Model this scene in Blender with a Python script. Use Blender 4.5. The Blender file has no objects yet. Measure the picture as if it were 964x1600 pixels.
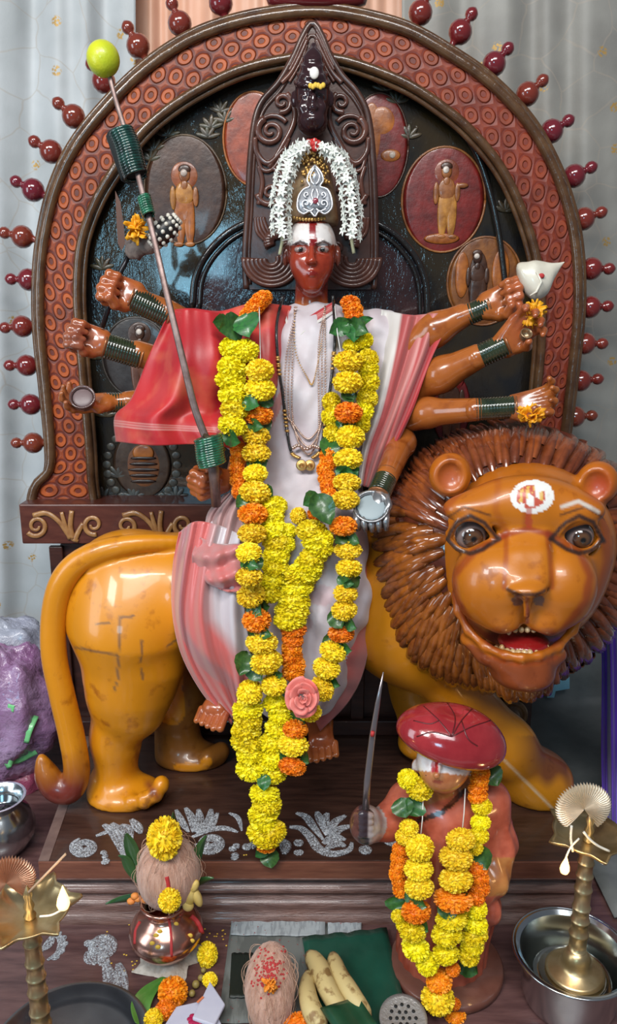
import bpy, math, random
import numpy as np
from mathutils import Vector, Matrix
from mathutils.bvhtree import BVHTree
from mathutils import noise as mnoise
random.seed(7); np.random.seed(7)
SC = bpy.context.scene
C = SC.collection
PI = math.pi

# ------------------------------------------------------------ camera
PITCH = math.radians(14.0); FPX = 1200.0; CAMZ = 0.88
cam = bpy.data.cameras.new('camera'); camo = bpy.data.objects.new('camera', cam); C.objects.link(camo)
camo.location = (0, 0, CAMZ); camo.rotation_euler = (PI/2 - PITCH, 0, 0)
cam.sensor_fit = 'VERTICAL'; cam.sensor_height = 32; cam.lens = 32*FPX/1600
cam.clip_start = 0.02
SC.camera = camo
# ------------------------------------------------------------ light
SC.view_settings.view_transform = 'Standard'; SC.view_settings.look = 'None'
SC.view_settings.gamma = 1; SC.view_settings.use_curve_mapping = False
SC.view_settings.exposure = -0.3
wd = bpy.data.worlds.new('world'); SC.world = wd; wd.use_nodes = True
wd.node_tree.nodes['Background'].inputs[0].default_value = (0.78, 0.86, 1.0, 1)
wd.node_tree.nodes['Background'].inputs[1].default_value = 0.17
def area(name, loc, target, sx, sy, power, col):
    l = bpy.data.lights.new(name, 'AREA'); l.shape = 'RECTANGLE'; l.size = sx; l.size_y = sy
    l.energy = power; l.color = col
    o = bpy.data.objects.new(name, l); C.objects.link(o); o.location = loc
    o.rotation_euler = (Vector(target)-Vector(loc)).to_track_quat('-Z', 'Y').to_euler()
    return o
area('ceiling_tube_light', (-0.15, -0.25, 2.3), (0, 1.3, 0.45), 1.2, 0.10, 26, (1.0, 0.96, 0.90))
area('window_light', (-0.68, -1.9, 1.22), (-0.1, 1.5, 0.6), 0.52, 0.46, 15, (0.35, 0.75, 1.0))
area('room_light', (-1.5, -0.9, 2.5), (-0.1, 1.3, 0.3), 0.7, 0.7, 58, (1.0, 0.98, 0.96))
area('added_fill_light', (0.2, -1.3, 3.1), (0, 1.2, 0.2), 1.8, 0.9, 62, (0.94, 0.97, 1.0))  # soft overhead fill added to brighten the front, no window stands there
area('doorway_light', (-1.75, 0.3, 0.9), (-0.3, 1.4, 0.2), 0.6, 1.2, 15, (0.75, 0.90, 1.0))

# ------------------------------------------------------------ projection helpers
_F = Vector((0, math.cos(PITCH), -math.sin(PITCH))); _U = Vector((0, math.sin(PITCH), math.cos(PITCH)))
_O = Vector((0, 0, CAMZ))
def ray(px, py):
    return _F + Vector((1, 0, 0))*((px-482)/FPX) - _U*((py-800)/FPX)
def P(px, py, d):
    v = ray(px, py); return _O + v*(d/v.y)
def PZ(px, py, z):
    v = ray(px, py); return _O + v*((z-CAMZ)/v.z)
def sc(px, py, d):
    return d/ray(px, py).y/FPX
def pix(V):
    V = np.asarray(V, dtype=float).reshape(-1, 3) - np.array([0, 0, CAMZ])
    f = V @ np.array(_F); u = V @ np.array(_U)
    return 482 + FPX*V[:, 0]/f, 800 - FPX*u/f

# ------------------------------------------------------------ naming
def tag(o, label, cat=None, group=None, kind=None):
    if label: o['label'] = label
    if cat: o['category'] = cat
    if group: o['group'] = group
    if kind: o['kind'] = kind
    return o
def thing(name, label, cat, loc=(0, 0, 0), group=None):
    o = bpy.data.objects.new(name, None); C.objects.link(o); o.location = loc
    o.empty_display_size = 0.02
    return tag(o, label, cat, group)
def link(name, me, parent=None, matrix=None):
    o = bpy.data.objects.new(name, me); C.objects.link(o)
    if parent is not None:
        o.parent = parent
        o.matrix_parent_inverse = Matrix.Translation(-parent.location) if parent.type == 'EMPTY' or True else Matrix()
    if matrix is not None: o.matrix_basis = matrix
    return o

# ------------------------------------------------------------ materials
_M = {}
def ramp(nt, fac, stops):
    r = nt.nodes.new('ShaderNodeValToRGB'); nt.links.new(fac, r.inputs[0])
    e = r.color_ramp.elements
    while len(e) < len(stops): e.new(0.5)
    for i, (p, c) in enumerate(stops):
        e[i].position = p; e[i].color = tuple(c)+(1,) if len(c) == 3 else c
    return r.outputs[0]
def noise_tex(nt, scale, detail=4, vec=None, rough=0.55, distort=0):
    n = nt.nodes.new('ShaderNodeTexNoise'); n.inputs['Scale'].default_value = scale
    n.inputs['Detail'].default_value = detail; n.inputs['Roughness'].default_value = rough
    n.inputs['Distortion'].default_value = distort
    if vec is None:
        t = nt.nodes.new('ShaderNodeTexCoord'); vec = t.outputs['Object']
    nt.links.new(vec, n.inputs['Vector'])
    return n.outputs['Fac']
def mapping(nt, scale=(1, 1, 1), rot=(0, 0, 0), src='Object'):
    t = nt.nodes.new('ShaderNodeTexCoord'); m = nt.nodes.new('ShaderNodeMapping')
    m.inputs['Scale'].default_value = scale; m.inputs['Rotation'].default_value = rot
    nt.links.new(t.outputs[src], m.inputs['Vector']); return m.outputs[0]
def mixc(nt, fac, a, b, mode='MIX'):
    m = nt.nodes.new('ShaderNodeMix'); m.data_type = 'RGBA'; m.blend_type = mode
    for v, i in ((fac, 0), (a, 6), (b, 7)):
        if isinstance(v, (int, float)): m.inputs[i].default_value = v
        elif isinstance(v, tuple): m.inputs[i].default_value = v if len(v) == 4 else v+(1,)
        else: nt.links.new(v, m.inputs[i])
    return m.outputs[2]
def mth(nt, op, a, b=0.0, c=0.0):
    m = nt.nodes.new('ShaderNodeMath'); m.operation = op
    for i, v in enumerate((a, b, c)):
        if isinstance(v, (int, float)): m.inputs[i].default_value = v
        else: nt.links.new(v, m.inputs[i])
    return m.outputs[0]
def bump(nt, bsdf, h, strength=0.3, dist=0.002):
    b = nt.nodes.new('ShaderNodeBump'); b.inputs['Strength'].default_value = strength
    b.inputs['Distance'].default_value = dist; nt.links.new(h, b.inputs['Height'])
    nt.links.new(b.outputs[0], bsdf.inputs['Normal'])
    return b
def mat(name, col=(0.5, 0.5, 0.5), rough=0.5, metal=0, coat=0, var=None, vscale=20, vdetail=4, stretch=None,
        attr=False, bmp=0, bscale=60, bdist=0.002, objrand=0, sheen=0, emit=0, trans=0, vpos=(0.35, 0.65), sss=0, spec=None):
    if name in _M: return _M[name]
    m = bpy.data.materials.new(name); m.use_nodes = True; nt = m.node_tree
    b = nt.nodes['Principled BSDF']
    b.inputs['Roughness'].default_value = rough; b.inputs['Metallic'].default_value = metal
    b.inputs['Coat Weight'].default_value = coat; b.inputs['Coat Roughness'].default_value = 0.08
    b.inputs['Sheen Weight'].default_value = sheen
    if spec is not None: b.inputs['Specular IOR Level'].default_value = spec
    if trans: b.inputs['Transmission Weight'].default_value = trans
    if sss:
        b.inputs['Subsurface Weight'].default_value = sss; b.inputs['Subsurface Radius'].default_value = (0.01, 0.005, 0.003)
    vec = mapping(nt, stretch) if stretch else None
    out = None
    if attr:
        a = nt.nodes.new('ShaderNodeAttribute'); a.attribute_name = 'Col'; out = a.outputs['Color']
        if var is not None:
            f = noise_tex(nt, vscale, vdetail, vec)
            g = ramp(nt, f, [(vpos[0], var), (vpos[1], (1, 1, 1))])
            out = mixc(nt, 1.0, out, g, 'MULTIPLY')
    elif var is not None:
        f = noise_tex(nt, vscale, vdetail, vec)
        out = ramp(nt, f, [(vpos[0], col), (vpos[1], var)])
    if objrand:
        oi = nt.nodes.new('ShaderNodeObjectInfo')
        hs = nt.nodes.new('ShaderNodeHueSaturation')
        if out is None:
            hs.inputs['Color'].default_value = tuple(col)+(1,)
        else: nt.links.new(out, hs.inputs['Color'])
        nt.links.new(mth(nt, 'MULTIPLY_ADD', oi.outputs['Random'], objrand*0.12, 0.5-objrand*0.06), hs.inputs['Hue'])
        nt.links.new(mth(nt, 'MULTIPLY_ADD', oi.outputs['Random'], objrand, 1-objrand*0.6), hs.inputs['Value'])
        out = hs.outputs[0]
    if out is not None: nt.links.new(out, b.inputs['Base Color'])
    else: b.inputs['Base Color'].default_value = tuple(col)+(1,)
    if bmp:
        bump(nt, b, noise_tex(nt, bscale, 5, vec), bmp, bdist)
    if emit:
        b.inputs['Emission Color'].default_value = tuple(col)+(1,); b.inputs['Emission Strength'].default_value = emit
    _M[name] = m
    return m

# ------------------------------------------------------------ mesh builder
class MB:
    def __init__(s): s.v = []; s.f = []; s.uv = {}; s.col = []; s.c = None
    def n(s): return len(s.v)
    def add(s, vs, fs, uvs=None):
        b = len(s.v); s.v += [tuple(p) for p in vs]
        if s.c is not None or s.col:
            s.col += [s.c or (1, 1, 1)]*(len(s.v)-len(s.col))
        for f in fs: s.f.append(tuple(i+b for i in f))
        if uvs is not None:
            for i, u in enumerate(uvs): s.uv[b+i] = u
    def grid(s, rows, close_u=False, close_v=False, uv=True):
        nr = len(rows); nc = len(rows[0]); vs = [p for r in rows for p in r]; fs = []
        for i in range(nr if close_v else nr-1):
            for j in range(nc if close_u else nc-1):
                a = i*nc+j; b = i*nc+(j+1) % nc; i2 = (i+1) % nr
                fs.append((a, b, i2*nc+(j+1) % nc, i2*nc+j))
        uvs = [(j/max(1, nc-1), i/max(1, nr-1)) for i in range(nr) for j in range(nc)] if uv else None
        s.add(vs, fs, uvs)
    def tube(s, pts, rad, sides=10, cap=True, flat=None, up=None):
        pts = [Vector(p) for p in pts]; n = len(pts)
        if not hasattr(rad, '__len__'): rad = [rad]*n
        rows = []; prev = None
        for i in range(n):
            t = (pts[min(i+1, n-1)]-pts[max(i-1, 0)])
            if t.length < 1e-9: t = Vector((0, 0, 1))
            t.normalize()
            if up is not None: nrm = Vector(up)
            else: nrm = prev if prev is not None else (Vector((0, 0, 1)) if abs(t.z) < 0.9 else Vector((1, 0, 0)))
            nrm = (nrm - t*nrm.dot(t)); nrm = nrm.normalized() if nrm.length > 1e-6 else t.orthogonal().normalized()
            bi = t.cross(nrm); prev = nrm
            fl = flat if flat else 1
            rows.append([pts[i] + (nrm*math.cos(a)*fl + bi*math.sin(a))*rad[i] for a in [2*PI*k/sides for k in range(sides)]])
        s.grid(rows, close_u=True)
        b = len(s.v)-n*sides
        if cap:
            s.f.append(tuple(b+k for k in range(sides))[::-1]); s.f.append(tuple(b+(n-1)*sides+k for k in range(sides)))
    def lathe(s, prof, o=(0, 0, 0), axis=(0, 0, 1), sides=32, squash=1.0):
        q = Vector((0, 0, 1)).rotation_difference(Vector(axis).normalized()); o = Vector(o)
        rows = [[o + q @ Vector((r*math.cos(2*PI*k/sides), r*squash*math.sin(2*PI*k/sides), z)) for k in range(sides)] for r, z in prof]
        s.grid(rows, close_u=True)
        b = len(s.v)-len(prof)*sides; n = len(prof)
        if prof[0][0] > 1e-4: s.f.append(tuple(b+k for k in range(sides))[::-1])
        if prof[-1][0] > 1e-4: s.f.append(tuple(b+(n-1)*sides+k for k in range(sides)))
    def ell(s, c, r, rot=None, seg=16, ring=10, fn=None):
        c = Vector(c); rows = []
        if not hasattr(r, '__len__'): r = (r, r, r)
        for i in range(ring+1):
            th = PI*i/ring; row = []
            for k in range(seg):
                ph = 2*PI*k/seg
                p = Vector((math.sin(th)*math.cos(ph), math.sin(th)*math.sin(ph), math.cos(th)))
                m = fn(p) if fn else 1.0
                p = Vector((p.x*r[0], p.y*r[1], p.z*r[2]))*m
                if rot is not None: p = rot @ p
                row.append(c+p)
            rows.append(row)
        s.grid(rows, close_u=True)
    def box(s, c, h, rot=None):
        c = Vector(c); vs = []
        for x in (-1, 1):
            for y in (-1, 1):
                for z in (-1, 1):
                    p = Vector((x*h[0], y*h[1], z*h[2]))
                    vs.append(c + (rot @ p if rot is not None else p))
        s.add(vs, [(0, 1, 3, 2), (4, 6, 7, 5), (0, 4, 5, 1), (2, 3, 7, 6), (0, 2, 6, 4), (1, 5, 7, 3)])
    def prism(s, front, back):
        n = len(front); s.add(list(front)+list(back), [tuple(range(n)), tuple(range(2*n-1, n-1, -1))] +
              [(i, i+n, (i+1) % n+n, (i+1) % n) for i in range(n)])
    def build(s, name, m, parent=None, smooth=True, bevel=0, solid=0, subd=0, angle=None, tri=False):
        me = bpy.data.meshes.new(name); me.from_pydata(s.v, [], s.f)
        if s.uv:
            l = me.uv_layers.new(name='UVMap')
            vi = np.zeros(len(me.loops), dtype=np.int32); me.loops.foreach_get('vertex_index', vi)
            arr = np.array([s.uv.get(i, (0, 0)) for i in range(len(s.v))])
            l.data.foreach_set('uv', arr[vi].ravel())
        if s.col:
            s.col += [(1, 1, 1)]*(len(s.v)-len(s.col))
            setcol(me, np.array(s.col))
        me.materials.append(m)
        if smooth: me.polygons.foreach_set('use_smooth', [True]*len(me.polygons))
        me.update()
        if smooth and angle: me.set_sharp_from_angle(angle=math.radians(angle))
        o = link(name, me, parent)
        if solid:
            k = o.modifiers.new('thickness', 'SOLIDIFY'); k.thickness = solid; k.offset = 0
        if bevel:
            k = o.modifiers.new('bevel', 'BEVEL'); k.width = bevel; k.segments = 2; k.limit_method = 'ANGLE'
        if subd:
            k = o.modifiers.new('sub', 'SUBSURF'); k.levels = subd; k.render_levels = subd
        return o
def setcol(me, cols):
    a = me.color_attributes.new('Col', 'FLOAT_COLOR', 'POINT')
    arr = np.ones((len(me.vertices), 4), dtype=np.float32); arr[:, :3] = cols[:, :3]
    a.data.foreach_set('color', arr.ravel())

def catmull(pts, n):
    pts = [Vector(p) for p in pts]; m = len(pts); out = []
    for k in range(n):
        t = k/(n-1)*(m-1); i = min(int(t), m-2); u = t-i
        p0 = pts[i-1] if i > 0 else pts[0]*2-pts[1]; p1 = pts[i]; p2 = pts[i+1]
        p3 = pts[i+2] if i+2 < m else pts[-1]*2-pts[-2]
        out.append(0.5*((2*p1)+(p2-p0)*u+(2*p0-5*p1+4*p2-p3)*u*u+(3*p1-p0-3*p2+p3)*u**3))
    return out
def smoothpx(pts, n, d=None):
    """pixel polyline [(x,y[,d])...] -> smooth 3D curve"""
    q = [(p[0], p[1], p[2] if len(p) > 2 else d) for p in pts]
    return [P(v[0], v[1], v[2]) for v in catmull([Vector(p) for p in q], n)]
def loft(rows, nu, nv, disp=None):
    """rows of (px,py,d); returns grid of 3D points with folds along the depth"""
    rr = [catmull([Vector(p) for p in r], nu) for r in rows]
    cols = [catmull([rr[i][j] for i in range(len(rows))], nv) for j in range(nu)]
    out = []
    for i in range(nv):
        row = []
        for j in range(nu):
            v = cols[j][i].copy(); u_, v_ = j/(nu-1), i/(nv-1)
            if disp: v.z += disp(u_, v_)
            row.append(P(v.x, v.y, v.z))
        out.append(row)
    return out

# ------------------------------------------------------------ SDF sculpting
class Field:
    def __init__(s, lo, hi, h):
        s.lo = np.array(lo, dtype=np.float32); s.h = h
        s.n = np.ceil((np.array(hi)-np.array(lo))/h).astype(int)+1
        s.ax = [s.lo[i]+h*np.arange(s.n[i], dtype=np.float32) for i in range(3)]
        s.D = np.full(s.n, 9.0, dtype=np.float32)
    def sub(s, lo, hi):
        a = np.clip(np.floor((np.array(lo)-s.lo)/s.h).astype(int), 0, s.n-1)
        b = np.clip(np.ceil((np.array(hi)-s.lo)/s.h).astype(int)+1, 1, s.n)
        sl = tuple(slice(a[i], b[i]) for i in range(3))
        X = s.ax[0][sl[0]][:, None, None]; Y = s.ax[1][sl[1]][None, :, None]; Z = s.ax[2][sl[2]][None, None, :]
        return sl, X, Y, Z
    def comb(s, sl, d, k, op):
        A = s.D[sl]
        if op == 'add':
            h = np.maximum(k-np.abs(A-d), 0)/k; s.D[sl] = np.minimum(A, d)-h*h*k*0.25
        else:
            d = -d; h = np.maximum(k-np.abs(A-d), 0)/k; s.D[sl] = np.maximum(A, d)+h*h*k*0.25
    def ell(s, c, r, k=0.01, rot=None, op='add'):
        c = np.array(c, dtype=np.float32)
        if not hasattr(r, '__len__'): r = (r, r, r)
        m = max(r)+k+3*s.h if rot is not None else np.array(r)+k+3*s.h
        sl, X, Y, Z = s.sub(c-m, c+m)
        x, y, z = X-c[0], Y-c[1], Z-c[2]
        if rot is not None:
            R = np.array(rot.to_matrix() if hasattr(rot, 'to_matrix') else rot).T.astype(np.float32)
            x, y, z = (R[i, 0]*x+R[i, 1]*y+R[i, 2]*z for i in range(3))
        k0 = np.sqrt((x/r[0])**2+(y/r[1])**2+(z/r[2])**2)+1e-6
        k1 = np.sqrt((x/r[0]**2)**2+(y/r[1]**2)**2+(z/r[2]**2)**2)+1e-6
        s.comb(sl, k0*(k0-1)/k1, k, op)
    def cone(s, a, b, ra, rb, k=0.01, op='add'):
        a = np.array(a, dtype=np.float32); b = np.array(b, dtype=np.float32)
        m = max(ra, rb)+k+3*s.h
        sl, X, Y, Z = s.sub(np.minimum(a, b)-m, np.maximum(a, b)+m)
        ab = b-a; L = float(ab@ab)+1e-12
        x, y, z = X-a[0], Y-a[1], Z-a[2]
        t = np.clip((x*ab[0]+y*ab[1]+z*ab[2])/L, 0, 1)
        d = np.sqrt((x-t*ab[0])**2+(y-t*ab[1])**2+(z-t*ab[2])**2)-(ra+(rb-ra)*t)
        s.comb(sl, d, k, op)
    def chain(s, pts, rs, k=0.01, op='add'):
        for i in range(len(pts)-1): s.cone(pts[i], pts[i+1], rs[i], rs[i+1], k, op)
    def pts(s): return s.ax[0][:, None, None], s.ax[1][None, :, None], s.ax[2][None, None, :]
    def mesh(s):
        D = s.D; ins = D < 0; n = s.n
        cnt = np.zeros(n-1, dtype=np.int8)
        corners = [(i, j, k) for i in (0, 1) for j in (0, 1) for k in (0, 1)]
        for (i, j, k) in corners: cnt += ins[i:n[0]-1+i, j:n[1]-1+j, k:n[2]-1+k]
        I, J, K = np.nonzero((cnt > 0) & (cnt < 8))
        acc = np.zeros((len(I), 3)); w = np.zeros(len(I))
        for c in corners:
            for ax in range(3):
                if c[ax] == 1: continue
                e = list(c); e[ax] = 1
                a = D[I+c[0], J+c[1], K+c[2]]; b = D[I+e[0], J+e[1], K+e[2]]
                m = (a < 0) != (b < 0)
                t = np.where(m, a/np.where(m, a-b, 1), 0)
                p = np.tile(np.array(c, float), (len(I), 1)); p[:, ax] += t
                acc += p*m[:, None]; w += m
        V = s.lo+s.h*(np.stack([I, J, K], 1)+acc/w[:, None])
        idx = np.full(n-1, -1, dtype=np.int64); idx[I, J, K] = np.arange(len(I))
        Fs = []
        for ax in range(3):
            o1, o2 = [(1, 2), (2, 0), (0, 1)][ax]
            sl1 = [slice(None)]*3; sl2 = [slice(None)]*3
            sl1[ax] = slice(0, n[ax]-1); sl2[ax] = slice(1, n[ax])
            A = ins[tuple(sl1)]; B = ins[tuple(sl2)]
            E = np.stack(np.nonzero(A != B), 1)
            ok = (E[:, o1] > 0) & (E[:, o2] > 0) & (E[:, o1] < n[o1]-1) & (E[:, o2] < n[o2]-1)
            E = E[ok]; fl = A[E[:, 0], E[:, 1], E[:, 2]]
            q = []
            for da, db in ((0, 0), (-1, 0), (-1, -1), (0, -1)):
                G = E.copy(); G[:, o1] += da; G[:, o2] += db; q.append(idx[G[:, 0], G[:, 1], G[:, 2]])
            q = np.stack(q, 1); q[~fl] = q[~fl][:, ::-1]
            Fs.append(q[:, ::-1] if False else q)
        return V, np.concatenate(Fs)
def relax(V, F, it=1, lam=0.5):
    for _ in range(it):
        acc = np.zeros_like(V); c = np.zeros(len(V))
        for a in range(4):
            for b in ((a+1) % 4, (a+3) % 4):
                np.add.at(acc, F[:, a], V[F[:, b]]); np.add.at(c, F[:, a], 1)
        c[c == 0] = 1; V = V+(acc/c[:, None]-V)*lam
    return V
def npmesh(name, V, F, m, parent=None, cols=None, mats=None, fmat=None):
    me = bpy.data.meshes.new(name)
    me.vertices.add(len(V)); me.vertices.foreach_set('co', np.asarray(V, dtype=np.float32).ravel())
    me.loops.add(F.size); me.loops.foreach_set('vertex_index', F.astype(np.int32).ravel())
    me.polygons.add(len(F)); me.polygons.foreach_set('loop_start', np.arange(0, F.size, 4, dtype=np.int32))
    me.update(calc_edges=True)
    me.polygons.foreach_set('use_smooth', [True]*len(F))
    me.materials.append(m)
    if cols is not None: setcol(me, cols)
    me.validate(); return link(name, me, parent)
def cat_mesh(lst):
    Vs = []; Fs = []; b = 0
    for V, F in lst: Vs.append(V); Fs.append(F+b); b += len(V)
    return np.concatenate(Vs), np.concatenate(Fs)
def bbox(pts, pad):
    a = np.array([tuple(p) for p in pts]); return a.min(0)-pad, a.max(0)+pad
def vnoise(V, s, seed=0):
    """cheap smooth value noise from sums of sines"""
    V = np.asarray(V)*s; r = np.random.RandomState(seed); o = np.zeros(len(V))
    for i in range(5):
        k = r.normal(size=3); k /= np.linalg.norm(k); o += np.sin(V@k*(1+i*0.45)+r.rand()*6.28)
    return o/5
def seglen(px, py, pts, nearest=False):
    """distance in pixels of arrays px,py to a pixel polyline"""
    best = np.full(len(px), 1e9)
    for (x0, y0), (x1, y1) in zip(pts[:-1], pts[1:]):
        dx, dy = x1-x0, y1-y0; t = np.clip(((px-x0)*dx+(py-y0)*dy)/(dx*dx+dy*dy+1e-9), 0, 1)
        best = np.minimum(best, np.hypot(px-x0-t*dx, py-y0-t*dy))
    return best
def paint(cols, w, c):
    w = np.clip(w, 0, 1)[:, None]; return cols*(1-w)+np.array(c)*w
# ============================================================ MATERIALS
def wood(name, c1, c2, rough=0.35, coat=0.3, stretch=(2, 14, 14), scale=6, b=0.25):
    return mat(name, c1, rough, coat=coat, var=c2, vscale=scale, vdetail=6, stretch=stretch, bmp=b, bscale=scale*3)
M_table = wood('table_wood', (0.075, 0.035, 0.035), (0.15, 0.075, 0.07), 0.32, 0.2)
M_plat = wood('platform_wood', (0.035, 0.016, 0.012), (0.07, 0.032, 0.022), 0.3, 0.3)
M_lip = wood('platform_lip', (0.15, 0.05, 0.03), (0.23, 0.085, 0.05), 0.4, 0.2)
M_throne = wood('throne_wood', (0.028, 0.009, 0.007), (0.055, 0.017, 0.011), 0.35, 0.2)
M_plate = mat('carved_dark_wood', (0.04, 0.017, 0.013), 0.3, coat=0.3, var=(0.08, 0.033, 0.022), vscale=18, bmp=0.35, bscale=120, bdist=0.001)
M_finial = mat('maroon_lacquer', (0.17, 0.018, 0.016), 0.14, coat=0.8, objrand=0.25)
M_wallm = mat('plaster', (0.50, 0.52, 0.53), 0.9, var=(0.42, 0.43, 0.44), vscale=4)
M_powder = mat('white_powder', (0.62, 0.66, 0.70), 0.95, bmp=0.3, bscale=300, var=(0.40, 0.42, 0.46), vscale=110)
_nt = M_powder.node_tree   # sparse powder: tiny gaps where the wood shows through
_nt.links.new(ramp(_nt, noise_tex(_nt, 420, 3), [(0.40, (0.08,)*3), (0.60, (.9,)*3)]), _nt.nodes['Principled BSDF'].inputs['Alpha'])

# ---- arch band: carved eye pattern in orange and red paint
def band_mat():
    m = bpy.data.materials.new('carved_orange_band'); m.use_nodes = True; nt = m.node_tree; b = nt.nodes['Principled BSDF']
    uv = nt.nodes.new('ShaderNodeTexCoord').outputs['UV']
    sp = nt.nodes.new('ShaderNodeSeparateXYZ'); nt.links.new(uv, sp.inputs[0])
    def rings(ou, ov):
        x = mth(nt, 'SUBTRACT', mth(nt, 'FRACT', mth(nt, 'MULTIPLY_ADD', sp.outputs[0], 2.0, ou)), 0.5)
        y = mth(nt, 'SUBTRACT', mth(nt, 'FRACT', mth(nt, 'MULTIPLY_ADD', sp.outputs[1], 41.0, ov)), 0.5)
        return mth(nt, 'SQRT', mth(nt, 'ADD', mth(nt, 'MULTIPLY', x, x), mth(nt, 'MULTIPLY', mth(nt, 'MULTIPLY', y, y), 1.4)))
    d = mth(nt, 'MINIMUM', rings(0, 0), rings(0.5, 0.5))
    d = mth(nt, 'ADD', d, mth(nt, 'MULTIPLY_ADD', noise_tex(nt, 60, 3), 0.10, -0.05))
    O = (0.44, 0.085, 0.010); D = (0.15, 0.020, 0.007); O2 = (0.34, 0.060, 0.010)
    colr = ramp(nt, d, [(0.0, D), (0.10, D), (0.13, O), (0.27, O), (0.31, D), (0.38, D), (0.44, O2), (0.6, D)])
    # colour grows darker and redder towards the right-hand half of the arch
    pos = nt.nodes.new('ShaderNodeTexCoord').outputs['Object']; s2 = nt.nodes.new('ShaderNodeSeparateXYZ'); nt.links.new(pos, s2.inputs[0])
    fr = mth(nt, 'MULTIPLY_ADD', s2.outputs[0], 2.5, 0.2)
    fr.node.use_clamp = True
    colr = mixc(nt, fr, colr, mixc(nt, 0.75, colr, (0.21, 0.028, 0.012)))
    f = noise_tex(nt, 30, 5)
    colr = mixc(nt, 1.0, colr, ramp(nt, f, [(0.3, (0.55, 0.5, 0.5)), (0.6, (1, 1, 1))]), 'MULTIPLY')
    nt.links.new(colr, b.inputs['Base Color']); b.inputs['Roughness'].default_value = 0.5; b.inputs['Coat Weight'].default_value = 0.06
    h = ramp(nt, d, [(0.0, (0.3,)*3), (0.11, (0.3,)*3), (0.15, (1,)*3), (0.27, (1,)*3), (0.33, (0.1,)*3), (0.5, (0.5,)*3)])
    bump(nt, b, h, 0.8, 0.004)
    return m
M_band = band_mat()
M_rim = mat('olive_brown_rim', (0.065, 0.028, 0.012), 0.22, coat=0.45, var=(0.12, 0.06, 0.026), vscale=28, bmp=0.5, bscale=45, bdist=0.004)
def panel_mat(name, c1, c2, c3):
    m = bpy.data.materials.new(name); m.use_nodes = True; nt = m.node_tree; b = nt.nodes['Principled BSDF']
    f = noise_tex(nt, 14, 6, rough=0.6); g = noise_tex(nt, 5, 3)
    c = mixc(nt, ramp(nt, g, [(0.45, (0, 0, 0)), (0.6, (1, 1, 1))]), ramp(nt, f, [(0.4, c1), (0.62, c2)]), c3)
    nt.links.new(c, b.inputs['Base Color']); b.inputs['Roughness'].default_value = 0.10; b.inputs['Coat Weight'].default_value = 0.7
    b.inputs['Coat Roughness'].default_value = 0.06
    n = noise_tex(nt, 22, 5, mapping(nt, (1.6, 1, 0.7), (0, 0.6, 0)), rough=0.65)
    bump(nt, b, n, 0.5, 0.006)
    return m
M_panel = panel_mat('black_varnished_panel', (0.010, 0.010, 0.011), (0.022, 0.018, 0.012), (0.030, 0.020, 0.009))
M_medal = mat('medallion_paint', attr=True, rough=0.4, coat=0.2, var=(0.5, 0.42, 0.4), vscale=45, bmp=0.4, bscale=80)
# curtain with trellis lines and gold sequin flowers
def curtain_mat(name, c1, c2):
    m = bpy.data.materials.new(name); m.use_nodes = True; nt = m.node_tree; b = nt.nodes['Principled BSDF']
    base = ramp(nt, noise_tex(nt, 6, 3), [(0.35, c1), (0.65, c2)])
    tc = nt.nodes.new('ShaderNodeTexCoord')
    def vor(feat, s, vec):
        v = nt.nodes.new('ShaderNodeTexVoronoi'); v.voronoi_dimensions = '2D'; v.feature = feat; v.inputs['Scale'].default_value = s
        nt.links.new(vec, v.inputs['Vector']); return v.outputs['Distance']
    _s = nt.nodes.new('ShaderNodeSeparateXYZ'); nt.links.new(tc.outputs['Object'], _s.inputs[0]); _c = nt.nodes.new('ShaderNodeCombineXYZ'); nt.links.new(_s.outputs[0], _c.inputs[0]); nt.links.new(_s.outputs[2], _c.inputs[1]); mp = _c.outputs[0]
    wob = nt.nodes.new('ShaderNodeVectorMath'); wob.operation = 'ADD'; nt.links.new(mp, wob.inputs[0])
    nn = nt.nodes.new('ShaderNodeTexNoise'); nn.inputs['Scale'].default_value = 9; nt.links.new(mp, nn.inputs['Vector'])
    sc_ = nt.nodes.new('ShaderNodeVectorMath'); sc_.operation = 'SCALE'; sc_.inputs['Scale'].default_value = 0.06
    nt.links.new(nn.outputs['Color'], sc_.inputs[0]); nt.links.new(sc_.outputs[0], wob.inputs[1])
    e = vor('DISTANCE_TO_EDGE', 11, wob.outputs[0])
    line = ramp(nt, e, [(0.008, (1, 1, 1)), (0.022, (0, 0, 0))])
    c = mixc(nt, mth(nt, 'MULTIPLY', line, 0.40), base, (0.36, 0.30, 0.24))
    v2 = vor('F1', 8.5, mp); v3 = vor('F1', 170, mp)
    spot = mth(nt, 'MULTIPLY', ramp(nt, v2, [(0.07, (1, 1, 1)), (0.10, (0, 0, 0))]), ramp(nt, v3, [(0.40, (1, 1, 1)), (0.50, (0, 0, 0))]))
    c = mixc(nt, spot, c, (0.44, 0.27, 0.08))
    nt.links.new(c, b.inputs['Base Color']); b.inputs['Roughness'].default_value = 0.55
    nt.links.new(mth(nt, 'MULTIPLY', spot, 0.3), b.inputs['Metallic']); b.inputs['Sheen Weight'].default_value = 0.3
    bump(nt, b, noise_tex(nt, 90, 4), 0.2, 0.002)
    return m
M_curt = curtain_mat('silver_net_curtain', (0.36, 0.38, 0.385), (0.47, 0.49, 0.50))
M_curt2 = curtain_mat('shaded_net_curtain', (0.22, 0.21, 0.19), (0.31, 0.30, 0.27))  # same net as the left curtain, its shade put into darker colours
M_peach = mat('peach_satin', (0.66, 0.34, 0.22), 0.5, sheen=0.3, var=(0.72, 0.42, 0.29), vscale=8)
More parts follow.
